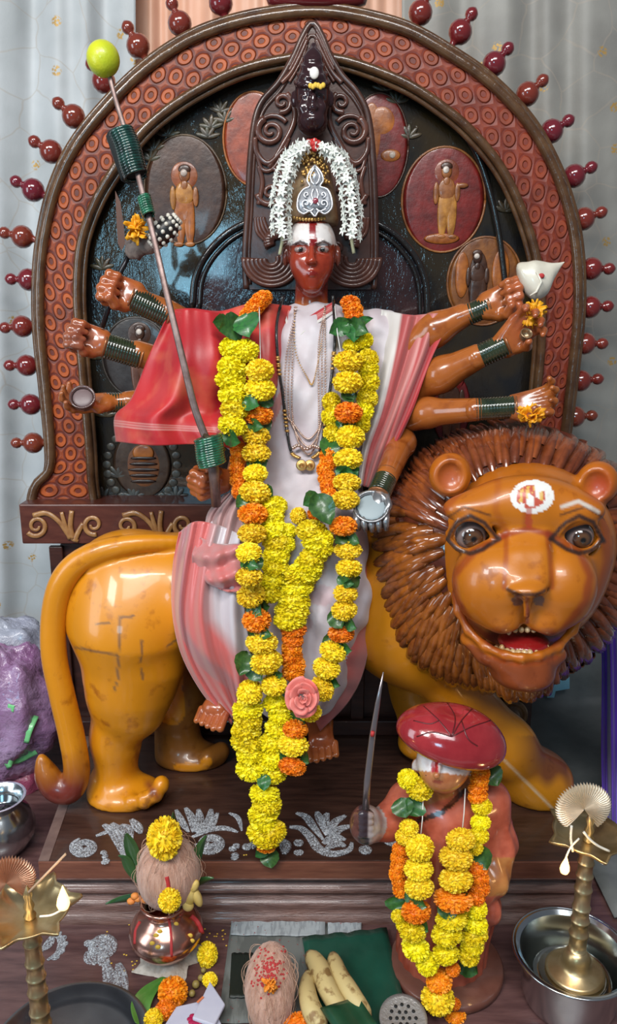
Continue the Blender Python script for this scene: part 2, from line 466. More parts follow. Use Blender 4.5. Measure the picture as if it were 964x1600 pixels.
M_purple = mat('violet_cloth', (0.10, 0.02, 0.42), 0.5, sheen=0.3, var=(0.05, 0.01, 0.22), vscale=7, stretch=(6, 1, 0.6))

# ============================================================ SETTING
def slab(name, x0, x1, y0, y1, z0, z1, m, kind='structure', bev=0.002):
    b = MB(); b.box(((x0+x1)/2, (y0+y1)/2, (z0+z1)/2), ((x1-x0)/2, (y1-y0)/2, (z1-z0)/2))
    o = b.build(name, m, smooth=False, bevel=bev)
    if kind: o['kind'] = kind
    return o
slab('floor', -1.6, 1.6, -1.2, 1.95, -0.92, -0.90, M_wallm)
slab('wall_back', -1.6, 1.6, 1.88, 1.95, -0.90, 2.2, M_wallm)

lt = thing('altar_table', 'low dark reddish-brown wooden altar table under the vessels and the stepped platform', 'table', (0, 1.2, -0.9))
b = MB(); b.box((0, 1.16, -0.13), (1.0, 0.66, 0.02)); b.build('table_top', M_table, lt, False, bevel=0.004)
b = MB(); b.box((0, 0.55, -0.20), (0.95, 0.012, 0.05)); b.build('apron', M_table, lt, False, bevel=0.003)
for x in (-0.92, 0.92):
    for y in (0.58, 1.74):
        b = MB(); b.lathe([(0.03, -0.9), (0.035, -0.86), (0.022, -0.8), (0.03, -0.5), (0.036, -0.3), (0.028, -0.24), (0.036, -0.22), (0.036, -0.15)], (x, y, 0), sides=16)
        b.build('leg', M_table, lt)

# platform
pt = thing('stepped_platform', 'dark brown wooden platform with a moulded front step under the lion statue', 'platform', (0, 1.3, -0.11))
fl = PZ(60, 1345, 0); bl = PZ(150, 1120, 0); fr = Vector((0.47, fl.y, 0)); br = Vector((0.50, bl.y+0.10, 0)); bl = Vector((bl.x-0.02, br.y, 0))
b = MB()
top = [fl, fr, br, bl]; b.prism([p+Vector((0, 0, 0)) for p in top], [p+Vector((0, 0, -0.03)) for p in top])
b.build('platform_top', M_plat, pt, False, bevel=0.002)
prof = [(0.0, -0.030), (-0.003, -0.033), (-0.003, -0.036), (0.012, -0.040), (0.012, -0.052), (0.004, -0.056), (-0.002, -0.062), (0.004, -0.068), (0.006, -0.072), (-0.004, -0.078), (-0.010, -0.084), (-0.006, -0.090), (-0.014, -0.096), (-0.020, -0.104), (-0.020, -0.1105)]
b = MB(); y0 = fl.y
b.grid([[Vector((x, y0+p[0]-0.0, p[1])) for x in np.linspace(fl.x, fr.x, 12)] for p in prof], uv=False)
b.build('front_moulding', wood('moulding_wood', (0.10, 0.045, 0.035), (0.20, 0.11, 0.09), 0.35, 0.3, (3, 30, 30), 8, 0.5), pt)
b = MB(); b.prism([Vector((fl.x, y0-0.0025, -0.001)), Vector((fr.x, y0-0.0025, -0.001)), Vector((fr.x, y0-0.0025, -0.036)), Vector((fl.x, y0-0.0025, -0.036))],
                  [Vector((fl.x, y0+0.001, -0.001)), Vector((fr.x, y0+0.001, -0.001)), Vector((fr.x, y0+0.001, -0.036)), Vector((fl.x, y0+0.001, -0.036))])
b.build('front_lip', M_lip, pt, False, bevel=0.001)
for (A, B_) in ((fl, bl), (br, fr)):
    b = MB(); n_ = Vector((0, 0.0, 0)); b.prism([A+Vector((0, .013, -0.03)), B_+Vector((0, 0, -0.03)), B_+Vector((0, 0, -0.109)), A+Vector((0, .013, -0.109))],
        [A+Vector((0.015*(1 if A.x < 0 else -1), .013, -0.03)), B_+Vector((0.015*(1 if A.x < 0 else -1), 0, -0.03)), B_+Vector((0.015*(1 if A.x < 0 else -1), 0, -0.109)), A+Vector((0.015*(1 if A.x < 0 else -1), .013, -0.109))])
    b.build('side_board', M_table, pt, False)
b = MB(); b.prism([fl+Vector((0, 0, .001)), fl+Vector((0.018, 0, .001)), bl+Vector((0.018, 0, .001)), bl+Vector((0, 0, .001))],
                  [fl+Vector((0, 0, -.002)), fl+Vector((0.018, 0, -.002)), bl+Vector((0.018, 0, -.002)), bl+Vector((0, 0, -.002))])
b.build('edge_strip', mat('worn_strip', (0.20, 0.13, 0.11), 0.4, var=(0.13, 0.08, 0.07), vscale=30), pt, False)

# curtains
def folds(n, amp, seed):
    r = random.Random(seed); ks = [(n*(0.6+0.5*i)+r.random()*2, r.random()*6.28, amp/(1+0.6*i)) for i in range(4)]
    return lambda u, v: sum(a*math.sin(k*u*2*PI+p+0.6*math.sin(v*3+p)) for k, p, a in ks)
def curtain(name, x0, x1, y0, y1, d, m, label, n=5, amp=0.012, seed=1):
    b = MB(); b.grid(loft([[(x0, y0, d), ((x0+x1)/2, y0, d), (x1, y0, d)], [(x0, (y0+y1)/2, d), ((x0+x1)/2, (y0+y1)/2, d), (x1, (y0+y1)/2, d)], [(x0, y1, d), ((x0+x1)/2, y1, d), (x1, y1, d)]], 160, 50, folds(n, amp, seed)))
    o = b.build(name, m, solid=0.0015); tag(o, label, 'curtain'); return o
curtain('net_curtain', -480, 212, -260, 1098, 1.76, M_curt, 'pale silvery net curtain with gold sequins hanging left of the arch', 6, 0.011, 2)
curtain('net_curtain', 628, 1400, -260, 900, 1.76, M_curt2, 'net curtain with gold sequins and shade painted into its grey, hanging right of the arch', 7, 0.008, 5)
curtain('satin_curtain', 180, 670, -260, 700, 1.825, M_peach, 'plain peach curtain showing behind the top of the arch', 9, 0.010, 8)

# ============================================================ ARCH
outer = [(50, 787), (57, 757), (78, 733), (80, 690), (72, 600), (64, 520), (63, 440), (70, 370), (88, 295), (122, 225), (180, 155), (236, 103), (300, 62), (365, 38), (430, 25), (490, 20), (550, 26), (632, 48), (700, 85), (762, 128), (822, 190), (862, 258), (888, 330), (900, 400), (902, 480), (895, 560), (886, 640), (880, 700), (885, 760), (905, 787)]
inner = [(148, 787), (143, 750), (140, 700), (131, 600), (124, 520), (121, 450), (126, 385), (143, 330), (168, 282), (215, 215), (262, 172), (320, 135), (380, 108), (445, 93), (490, 90), (545, 97), (632, 130), (697, 172), (742, 212), (782, 262), (812, 322), (835, 392), (845, 460), (845, 540), (838, 620), (834, 700), (830, 750), (825, 787)]
AD = 1.55
def resample(pts, n):
    q = catmull(pts, 1200); L = [0]
    for a, c in zip(q[:-1], q[1:]): L.append(L[-1]+(c-a).length)
    out = []; j = 0
    for k in range(n):
        t = L[-1]*k/(n-1)
        while j < len(q)-2 and L[j+1] < t: j += 1
        u = (t-L[j])/max(1e-9, L[j+1]-L[j]); out.append(q[j].lerp(q[j+1], u))
    return out
NA = 200
oc = resample([P(x, y, AD) for x, y in outer], NA); ic = resample([P(x, y, AD) for x, y in inner], NA)
arch = thing('prabhavali_arch', 'large round wooden arch with orange carved band and painted black panel behind the goddess', 'arch', P(487, 787, AD))
b = MB(); K = 8
rows = []
for i in range(NA):
    rows.append([oc[i].lerp(ic[i], k/K) for k in range(K+1)])
b.grid(rows); fr_ = [r[0] for r in rows]+[r[-1] for r in rows][::-1]
bk = [p+Vector((0, 0.045, 0)) for p in fr_]; n0 = b.n()
# side walls and back
b.add(fr_+bk, [(i, (i+1) % len(fr_), (i+1) % len(fr_)+len(fr_), i+len(fr_)) for i in range(len(fr_))])
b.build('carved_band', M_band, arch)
for nm, cv, r, off in (('outer_rim', oc, 0.0095, 0), ('inner_rim', ic, 0.0085, 0)):
    b = MB(); b.tube([p+Vector((0, -0.004, 0)) for p in cv], r, 10); 
    cen = P(487, 440, AD)
    c2 = [p+(p-cen).normalized()*(0.013 if nm == 'outer_rim' else -0.011)+Vector((0, 0.004, 0)) for p in cv]
    b.tube(c2, r*0.65, 8)
    b.build(nm, M_rim, arch)
pn = [p+Vector((0, 0.034, 0)) for p in ic]
b = MB()
# panel as strips between left and right halves so it stays planar and solid
h = NA//2; rows = []
for i in range(h):
    a, c = pn[i], pn[NA-1-i]; rows.append([a.lerp(c, k/24) for k in range(25)])
b.grid(rows); b.add([p+Vector((0, 0.012, 0)) for p in (pn[0], pn[h-1], pn[NA-1])], [(0, 1, 2)])
panel = b.build('painted_panel', M_panel, arch)
# an inner glossy ridge on the right, where the lining board steps back
b = MB(); b.tube([P(x, y, 1.575) for x, y in [(v.x, v.y) for v in catmull([(700, 175, 0), (742, 235, 0), (765, 300, 0), (780, 370, 0), (790, 450, 0)], 30)]], 0.006, 8)
b.build('lining_ridge', mat('black_gloss', (0.015, 0.013, 0.012), 0.15, coat=0.8, bmp=0.6, bscale=40, bdist=0.004), arch)

# medallions
PDp = 1.583
def disc(b, x, y, rx, ry, d, c, th=0.0025, seg=40, ring=None):
    s = sc(x, y, d); b.c = c; b.ell(P(x, y, d), (rx*s, th, ry*s), seg=12, ring=seg//2)
def ringt(b, x, y, rx, ry, d, r, c):
    s = sc(x, y, d); b.c = c; o = P(x, y, d)
    b.tube([o+Vector((rx*s*math.cos(a), 0, ry*s*math.sin(a))) for a in np.linspace(0, 2*PI, 48)], r, 6)
OR = (0.42, 0.13, 0.02); OR2 = (0.50, 0.22, 0.04); RD = (0.19, 0.013, 0.010); BR = (0.07, 0.028, 0.014); SK = (0.36, 0.13, 0.035)
def figure(b, x, y, s, d, robe=OR, halo=OR, skin=SK, top=OR2):
    """painted standing saint: halo, head, torso, arms, long robe; y = head centre"""
    if halo: disc(b, x, y+3*s, 23*s, 22*s, d, halo)
    disc(b, x-7*s, y+70*s, 9*s, 42*s, d-.0015, robe); disc(b, x+8*s, y+70*s, 9*s, 42*s, d-.0015, robe); disc(b, x, y+55*s, 15*s, 26*s, d-.0018, robe)
    disc(b, x, y+32*s, 15*s, 19*s, d-.0025, top); disc(b, x-18*s, y+38*s, 5*s, 18*s, d-.003, top); disc(b, x+18*s, y+36*s, 5*s, 15*s, d-.003, skin)
    disc(b, x, y+18*s, 6*s, 8*s, d-.0032, skin); disc(b, x, y, 9*s, 12*s, d-.0035, skin); disc(b, x, y-8*s, 10*s, 7*s, d-.004, BR)
    disc(b, x-1*s, y-2*s, 5.5*s, 5.5*s, d-.006, (0.8, 0.74, 0.66))
    disc(b, x-9*s, y+112*s, 8*s, 4*s, d-.002, skin); disc(b, x+9*s, y+112*s, 8*s, 4*s, d-.002, skin)
def medallion(fn, label):
    b = MB(); fn(b); o = b.build('medallion', M_medal, panel); o['label'] = label
def m1(b):
    disc(b, 290, 298, 64, 80, PDp, BR, 0.002); ringt(b, 290, 298, 64, 80, PDp, .0022, (0.10, 0.055, 0.02)); figure(b, 288, 272, 0.98, PDp-.001, OR, (0.34, 0.09, 0.02))
medallion(m1, 'brown medallion with a haloed orange-robed figure, upper left')
def m2(b):
    disc(b, 397, 218, 48, 68, PDp, (0.33, 0.055, 0.016)); ringt(b, 397, 218, 48, 68, PDp, .002, OR)
medallion(m2, 'orange-red medallion half hidden left of the carved plate')
def m3(b):
    disc(b, 592, 228, 46, 75, PDp, RD); disc(b, 580, 215, 18, 50, PDp-.001, OR); disc(b, 596, 190, 22, 22, PDp-.001, OR); disc(b, 610, 243, 16, 9, PDp-.002, OR); disc(b, 613, 242, 5, 5, PDp-.004, (0.7, 0.6, 0.5)); ringt(b, 592, 228, 46, 75, PDp, .002, BR)
medallion(m3, 'red medallion half hidden right of the carved plate')
def m4(b):
    disc(b, 693, 313, 65, 77, PDp, RD); ringt(b, 693, 313, 65, 77, PDp, .0024, (0.30, 0.11, 0.025)); figure(b, 698, 267, 0.92, PDp-.001, OR2, (0.24, 0.05, 0.015), SK, SK); disc(b, 722, 290, 10, 4, PDp-.004, SK); disc(b, 690, 373, 28, 8, PDp-.002, OR)
medallion(m4, 'red medallion with a standing orange figure, upper right')
def m5(b):
    disc(b, 757, 440, 58, 66, PDp, (0.24, 0.085, 0.018)); disc(b, 747, 440, 16, 45, PDp-.002, BR); figure(b, 746, 402, 0.8, PDp-.003, BR, None, BR, BR); ringt(b, 757, 440, 58, 66, PDp, .0024, (0.26, 0.10, 0.03))
    disc(b, 722, 430, 11, 34, PDp-.003, OR); disc(b, 782, 425, 14, 34, PDp-.003, OR)
medallion(m5, 'orange medallion with a dark figure, right behind the conch')
def m6(b):
    disc(b, 222, 726, 46, 52, PDp, (0.075, 0.045, 0.028)); disc(b, 224, 727, 28, 36, PDp-.001, (0.20, 0.07, 0.02)); disc(b, 224, 708, 17, 13, PDp-.003, OR)
    for k in range(5): disc(b, 224, 716+9*k, 24-2*abs(k-2), 3, PDp-.004, (0.03, 0.012, 0.008))
    for k in range(26):
        a = 2*PI*k/26; disc(b, 222+55*math.cos(a), 726+60*math.sin(a), 7, 6, PDp, (0.085, 0.085, 0.07), .002)
medallion(m6, 'medallion with a caged orange shape in a leaf ring, lower left')
def m7(b):
    disc(b, 705, 640, 30, 55, PDp, (0.16, 0.012, 0.014)); figure(b, 705, 590, 0.9, PDp-.001, (0.16, 0.05, 0.02), RD, BR, BR)
medallion(m7, 'dark red medallion behind the right arms')
def m8(b):
    disc(b, 215, 560, 55, 62, PDp, (0.04, 0.032, 0.03)); ringt(b, 215, 560, 55, 62, PDp, .002, (0.07, 0.06, 0.05)); figure(b, 218, 520, 0.85, PDp-.001, (0.16, 0.06, 0.03), BR, BR, BR)
medallion(m8, 'dark medallion behind the left hands')
b = MB(); b.c = (0.05, 0.045, 0.022)
r_ = random.Random(4)
for (x, y) in [(262, 212), (330, 200), (325, 215), (352, 190), (235, 250), (620, 160), (640, 215), (600, 140), (790, 330), (160, 420), (150, 560), (165, 650), (185, 745), (210, 778), (275, 778), (160, 780), (240, 235), (345, 175)]:
    for k in range(5):
        a = PI*(0.1+0.2*k)+r_.uniform(-.1, .1); s = sc(x, y, PDp)
        rot = Matrix.Rotation(-a+PI/2, 3, 'Y'); o = P(x, y, PDp)
        b.c = (0.06+0.02*r_.random(), 0.055, 0.028) if y < 700 else (0.085, 0.09, 0.08)
        b.ell(o+rot @ Vector((0, 0, 9*s)), (4*s, .0018, 11*s), rot, 8, 6)
b.build('painted_leaves', M_medal, panel)
# throne back disc with black rim
b = MB(); oa = [(300, 480), (306, 430), (330, 388), (370, 355), (430, 335), (487, 330), (545, 335), (605, 358), (645, 395), (664, 440), (668, 500)]
cv = [P(v.x, v.y, 1.545) for v in catmull([(x, y, 0) for x, y in oa], 60)]
b.tube(cv, 0.0065, 10); b.tube([p+(P(487, 500, 1.545)-p).normalized()*0.014 for p in cv], 0.004, 8)
b.build('seat_back_rim', _M['black_gloss'] if 'black_gloss' in _M else M_rim, arch)
cc = P(487, 520, 1.552); b = MB(); lo_ = [Vector((p.x, 1.552, cc.z-0.15)) for p in cv]
b.grid([[p.lerp(q, k/6)+Vector((0, 0.006, 0)) for p, q in zip(cv, lo_)] for k in range(7)])
b.build('seat_back', panel_mat('throne_back_paint', (0.022, 0.012, 0.014), (0.045, 0.018, 0.018), (0.02, 0.022, 0.028)), arch)

# finials
def finial_mesh():
    b = MB(); prof = [(0.010, -0.004), (0.013, 0.0), (0.012, 0.004), (0.007, 0.008), (0.0065, 0.013), (0.010, 0.017), (0.0165, 0.021), (0.0215, 0.028), (0.0235, 0.037), (0.0215, 0.046), (0.0165, 0.053),
                      (0.009, 0.058), (0.0065, 0.061), (0.0065, 0.063), (0.010, 0.066), (0.0125, 0.072), (0.0115, 0.079), (0.007, 0.084), (0.003, 0.087), (0.0, 0.088)]
    b.lathe(prof, sides=24); return b
fin0 = finial_mesh().build('finial', M_finial, arch)
fpos = [(45, 437, 12, 436), (35, 510, 9, 512), (42, 571, 16, 571), (48, 632, 22, 632), (52, 692, 28, 692), (35, 370, 8, 364), (52, 297, 30, 286), (80, 237, 55, 222), (115, 182, 94, 164), (162, 127, 145, 103), (216, 72, 203, 49), (281, 37, 270, 9), (345, 5, 337, -22),
        (657, 20, 668, -6), (719, 50, 733, 28), (772, 100, 790, 80), (824, 147, 842, 131), (862, 205, 881, 193), (897, 275, 915, 266), (912, 342, 931, 335), (924, 420, 944, 420), (922, 480, 941, 479), (914, 537, 933, 537), (907, 595, 927, 593), (898, 651, 915, 650)]
for i, (x, y, x2, y2) in enumerate(fpos):
    o = fin0 if i == 0 else fin0.copy()
    if i: C.objects.link(o)
    A = P(x, y, AD+0.02); B_ = P(x2, y2, AD+0.02); dr = (B_-A).normalized()
    s_ = 0.94
    o.matrix_basis = Matrix.Translation(A-dr*0.037*s_) @ Vector((0, 0, 1)).rotation_difference(dr).to_matrix().to_4x4() @ Matrix.Scale(s_, 4)
b = MB(); o_ = P(495, 20, AD+0.02); b.lathe([(0.03, 0), (0.06, 0.004), (0.088, 0.012), (0.094, 0.026), (0.085, 0.045), (0.06, 0.06), (0.03, 0.066), (0.025, 0.08), (0.04, 0.1), (0.0, 0.14)], o_, sides=36, squash=0.4)
b.build('crown_finial', M_finial, arch)

# ============================================================ THRONE BASE, BEAM
th = thing('throne_base', 'dark reddish-brown wooden throne base standing behind the lion legs', 'throne', P(487, 1152, 1.52))
b = MB(); zt = P(0, 850, 1.52).z
b.box((P(465, 900, 1.52).x, 1.60, zt/2), (0.492, 0.075, zt/2-0.001)); b.build('base_box', M_throne, th, False, bevel=0.003)
for x in (100, 300, 560, 640, 700, 745, 828):
    b = MB(); xx = P(x, 1000, 1.52).x; b.box((xx, 1.520, zt/2), (0.014, 0.006, zt/2-0.004)); b.build('stile', M_throne, th, False, bevel=0.002)
b = MB(); b.box((P(465, 900, 1.52).x, 1.515, 0.02), (0.494, 0.010, 0.018)); b.build('plinth', M_throne, th, False, bevel=0.003)
pk = P(800, 1120, 1.50)
b = MB(); b.lathe([(0.036, 0), (0.036, 0.006), (0.028, 0.010), (0.026, 0.007), (0.018, 0.008), (0.017, 0.016), (0.010, 0.021), (0, 0.022)], pk+Vector((0, .012, 0)), (0, -1, 0))
b.build('rosette', mat('old_gold_paint', (0.22, 0.13, 0.045), 0.35, coat=0.3, var=(0.12, 0.06, 0.02), vscale=50), th)
bm_ = thing('carved_beam', 'brown horizontal beam with gilt scrollwork under the arch on the left', 'beam', P(487, 850, 1.50))
zb = P(0, 850, 1.50).z; z2 = P(0, 788, 1.50).z; xl = P(30, 800, 1.50).x; xr = P(880, 800, 1.50).x
b = MB(); b.box(((xl+xr)/2, 1.58, (zb+z2)/2), ((xr-xl)/2, 0.08, (z2-zb)/2)); b.build('board', mat('beam_wood', (0.07, 0.016, 0.010), 0.35, coat=0.2, var=(0.11, 0.03, 0.018), vscale=10, stretch=(2, 9, 9)), bm_, False, bevel=0.003)
gilt = mat('gilt_scroll', (0.40, 0.20, 0.07), 0.35, coat=0.4, var=(0.26, 0.11, 0.035), vscale=60)
def spiral(cx, cy, r0, r1, a0, turns, n=40):
    return [(cx+(r0+(r1-r0)*t)*math.cos(a0+turns*2*PI*t), cy+(r0+(r1-r0)*t)*math.sin(a0+turns*2*PI*t)) for t in np.linspace(0, 1, n)]
b = MB()
def sct(b, pts, d, r0, r1=None, flat=0.5, sides=8):
    q = [P(x, y, d) for x, y in pts]; n = len(q); r1 = r0 if r1 is None else r1
    b.tube(q, [r0+(r1-r0)*i/(n-1) for i in range(n)], sides, flat=flat, up=(0, -1, 0))
for x0 in (60, 200, 620, 760):
    sct(b, spiral(x0-3, 822, 4, 17, 0, 1.4), 1.498, .003, .0055)
    sct(b, [(v.x, v.y) for v in catmull([(x0-8, 806, 0), (x0+12, 802, 0), (x0+32, 815, 0), (x0+48, 838, 0), (x0+62, 846, 0)], 20)], 1.498, .006, .004)
    sct(b, [(v.x, v.y) for v in catmull([(x0+36, 800, 0), (x0+42, 822, 0), (x0+50, 842, 0)], 12)], 1.498, .004, .006)
    sct(b, [(v.x, v.y) for v in catmull([(x0+52, 798, 0), (x0+50, 822, 0), (x0+54, 842, 0)], 12)], 1.498, .005, .006)
    sct(b, spiral(x0+86, 820, 4, 16, PI, -1.3), 1.498, .003, .0055)
    sct(b, [(v.x, v.y) for v in catmull([(x0+70, 818, 0), (x0+62, 832, 0), (x0+56, 846, 0)], 12)], 1.498, .005, .006)
b.build('scrollwork', gilt, bm_)

# ============================================================ CARVED BACK PLATE
PD_ = 1.49
L_ = [(385, 452), (383, 400), (387, 330), (391, 250), (398, 190), (410, 158), (436, 128), (458, 90), (474, 55), (488, 36)]
R_ = [(502, 55), (516, 88), (534, 118), (558, 145), (575, 182), (583, 250), (586, 330), (587, 400), (584, 452)]
cvp = [P(x, y, PD_) for x, y in L_+R_]
plate = thing('carved_back_plate', 'dark carved wooden plate rising to a point behind the goddess head', 'carving', P(487, 455, PD_))
ocp = resample(cvp, 120)
b = MB(); rr = []
for i in range(60):
    a, c = ocp[i], ocp[119-i]; rr.append([a.lerp(c, k/20) for k in range(21)])
b.grid(rr); bk = ocp; b.add(bk+[p+Vector((0, .03, 0)) for p in bk], [(i, (i+1) % 120, (i+1) % 120+120, i+120) for i in range(120)])
b.build('board', M_plate, plate)
b = MB(); b.tube(ocp, 0.006, 8); b.tube([p.lerp(P(487, 330, PD_), 0.06) for p in ocp], 0.0035, 8); b.build('raised_edge', M_plate, plate)
b = MB()
for sg in (-1, 1):
    X = lambda x: 487+sg*(x-487) if sg == 1 else x
    def mir(pts): return [(x if sg == -1 else 974-x, y) for x, y in pts]
    def S(pts, r0, r1, n=30): sct(b, mir([(v.x, v.y) for v in catmull([(x, y, 0) for x, y in pts], n)]), PD_-.003, r0, r1, 0.9)
    def SP(cx, cy, a, c, a0, t, r0=.003, r1=.006): sct(b, mir(spiral(cx, cy, a, c, a0, t)), PD_-.003, r0, r1, 0.9)
    SP(441, 160, 3, 16, 0, 1.3); SP(423, 205, 3, 22, 0.5, 1.6, .003, .007); SP(423, 205, 14, 28, 2, 0.6, .003, .005)
    S([(448, 146), (460, 168), (458, 195), (440, 230), (420, 262)], .006, .005)
    S([(398, 215), (402, 240), (420, 255), (445, 232)], .005, .006)
    S([(400, 235), (410, 265), (430, 260), (452, 215)], .004, .004)
    SP(422, 302, 3, 20, 1.2, 1.3); S([(404, 260), (410, 285), (404, 320)], .004, .005); S([(425, 262), (440, 275), (445, 300)], .004, .005)
    for k in range(4): S([(399+4*k, 340), (402+5*k, 362-2*k), (412+5*k, 375)], .004, .003)
    for k in range(5): S([(452, 128-6*k), (462, 112-7*k), (472, 92-8*k), (480, 70-6*k)], .003, .002)
    S([(440, 130), (456, 112), (470, 85), (480, 62)], .005, .004)
    for k in range(6):   # fluted volutes beside the face
        rr_ = 10+6.2*k
        sct(b, mir([(424+rr_*1.05*math.cos(a), 405+rr_*math.sin(a)) for a in np.linspace(PI*1.02, -PI*0.15, 24)]), PD_-.012, .0052, .0045, 1.0)
    SP(447, 388, 2, 12, 0, 1.2, .003, .004)
    for k in range(7):
        a = PI*0.9+k*0.33; sct(b, mir([(432+4*math.cos(a), 378+4*math.sin(a)), (432+20*math.cos(a), 378+20*math.sin(a))]), PD_-.012, .004, .006, 1.0)
b.build('scroll_carving', mat('scroll_wood', (0.065, 0.025, 0.018), 0.24, coat=0.45, var=(0.12, 0.045, 0.03), vscale=30), plate)
# dark carved mask above the crown
Fd = Field(*bbox([P(440, 60, 1.40), P(540, 230, 1.49)], 0.02), 0.0022)
s = sc(490, 150, 1.45)
Fd.ell(P(488, 155, 1.455), (27*s, .030, 36*s), .01); Fd.chain([P(488, 130, 1.455), P(489, 95, 1.46), P(490, 72, 1.465)], [26*s, 15*s, 5*s], .01)
Fd.ell(P(488, 190, 1.45), (24*s, .03, 22*s), .01); Fd.ell(P(489, 158, 1.425), (5*s, .010, 14*s), .006); Fd.ell(P(489, 168, 1.422), (8*s, .006, 5*s), .004)
for sg in (-1, 1):
    Fd.ell(P(488+sg*12, 150, 1.427), (7*s, .005, 4*s), .002, op='sub'); Fd.ell(P(488+sg*12, 151, 1.431), (6*s, .005, 3.4*s), .003)
    Fd.ell(P(488+sg*13, 168, 1.432), (9*s, .007, 9*s), .006); Fd.ell(P(488+sg*29, 155, 1.46), (5*s, .008, 12*s), .004)
    Fd.chain([P(488, 176, 1.425), P(488+sg*14, 180, 1.43)], [.004, .002], .003)
Fd.ell(P(488, 186, 1.424), (9*s, .006, 4*s), .003)
for k in range(4): Fd.chain([P(488+30*math.cos(a)*(1-.18*k)*0.9, 128-13*k+6*math.sin(a), 1.455-.035*math.sin(a)*(1-.2*k)) for a in np.linspace(0, PI, 12)], [.003]*12, .003)
V, F = Fd.mesh(); mask = npmesh('mask_head', V, F, mat('black_maroon', (0.028, 0.010, 0.012), 0.18, coat=0.6), plate)
b = MB(); b.ell(P(491, 114, 1.415), (.008, .004, .0095)); b.build('white_tilak', mat('white_paint', (0.75, 0.72, 0.68), 0.5), plate)
b = MB()
for k in range(6): b.ell(P(485+4*k, 134+1.5*math.sin(k*2), 1.412), (.004, .003, .0045), seg=8, ring=6)
b.build('yellow_offering', mat('turmeric', (0.75, 0.48, 0.06), 0.7), plate)

# ---- right background
b = MB(); b.grid(loft([[(926, 880, 1.42), (960, 880, 1.40), (1020, 880, 1.42)], [(940, 1000, 1.41), (970, 1000, 1.38), (1030, 1000, 1.41)], [(940, 1180, 1.40), (975, 1180, 1.36), (1040, 1180, 1.40)], [(944, 1318, 1.30), (975, 1320, 1.27), (1040, 1320, 1.30)]], 80, 40, lambda u, v: .014*math.sin(u*17)+.005*math.sin(u*41+1)))
tag(b.build('violet_drape', M_purple, solid=.002), 'deep violet cloth hanging at the right edge of the altar', 'cloth')
M_greysheet = mat('grey_worn_sheet', (0.085, 0.095, 0.095), 0.5, var=(0.17, 0.18, 0.175), vscale=7, bmp=0.4, bscale=14, bdist=0.01)
b = MB(); gr = []
for i in range(24):
    v = i/23; y = 1.60+0.26*min(1, v*2)-0.0; 
    z = -0.105+0.004*math.sin(v*9) if v < 0.5 else -0.105+(v-0.5)*2*0.62
    y = 1.10+0.74*min(1, v*2) if v < 0.5 else 1.84+0.005*math.sin(v*12)
    gr.append([Vector((0.52+0.45*u, y+.004*math.sin(u*14+v*3), z+.002*math.sin(u*20+v*8))) for u in np.linspace(0, 1, 16)])
b.grid(gr); tag(b.build('grey_sheet', M_greysheet, solid=.003), 'dark grey sheet covering the table and wall behind the lion on the right', 'sheet')
M_bluep = mat('blue_paper', (0.22, 0.48, 0.62), 0.6, var=(0.28, 0.56, 0.68), vscale=20)
pp = [(855, 1040), (890, 1022), (890, 1076), (868, 1080), (866, 1090), (855, 1090)]
b = MB(); b.prism([P(x, y, 1.815) for x, y in pp], [P(x, y, 1.815)+Vector((0, .001, 0)) for x, y in pp]); tag(b.build('torn_blue_paper', M_bluep, smooth=False), 'torn light blue paper behind the lion chin on the right', 'paper')
pp = [(842, 1118), (852, 1116), (853, 1140), (840, 1140)]
b = MB(); b.prism([P(x, y, 1.825) for x, y in pp], [P(x, y, 1.825)+Vector((0, .001, 0)) for x, y in pp]); tag(b.build('paper_scrap', mat('dull_paper', (0.22, 0.26, 0.24), 0.6), smooth=False), 'small dull pale scrap on the grey sheet, right of the gilt rosette', 'paper')
# ============================================================ LION
lion = thing('lion_statue', 'large painted lion statue with orange body and carved red-brown mane facing the viewer', 'statue', PZ(300, 1230, 0))
M_lion = mat('lion_paint', attr=True, rough=0.36, coat=0.35, var=(0.62, 0.50, 0.42), vscale=30, vdetail=8, bmp=0.12, bscale=25, bdist=0.004, vpos=(0.28, 0.42))
LO = np.array((0.64, 0.235, 0.006)); LD = np.array((0.33, 0.07, 0.012)); LR = np.array((0.16, 0.022, 0.012)); LY = np.array((0.56, 0.27, 0.03))
d0 = 1.345
def CH(F, lst, k=.02, op='add'):
    """chain of (px,py,d,radius px)"""
    F.chain([P(x, y, d) for x, y, d, r in lst], [r*sc(x, y, d) for x, y, d, r in lst], k, op)
def EL(F, x, y, d, rx, ry, rd, k=.01, rot=None, op='add'):
    s = sc(x, y, d); F.ell(P(x, y, d), (rx*s, rd, ry*s), k, rot, op)
lo, hi = bbox([P(45, 1275, 1.2), P(60, 800, 1.5), P(900, 1275, 1.2), P(760, 800, 1.5)], 0.01)
lo[2] = -0.012; lo[1] = 1.08; hi[1] = 1.50; hi[0] += 0.02; hi[2] = 0.62
F_ = Field(lo, hi, 0.0045)
# body barrel, rump, chest
CH(F_, [(215, 925, d0, 84), (330, 922, d0, 86), (600, 930, d0, 92)], .05)
EL(F_, 200, 935, d0-.005, 97, 104, .105, .05)
EL(F_, 655, 955, d0-.03, 92, 118, .11, .06)
CH(F_, [(640, 960, d0-.02, 95), (700, 860, 1.28, 110), (780, 860, 1.27, 110)], .05)
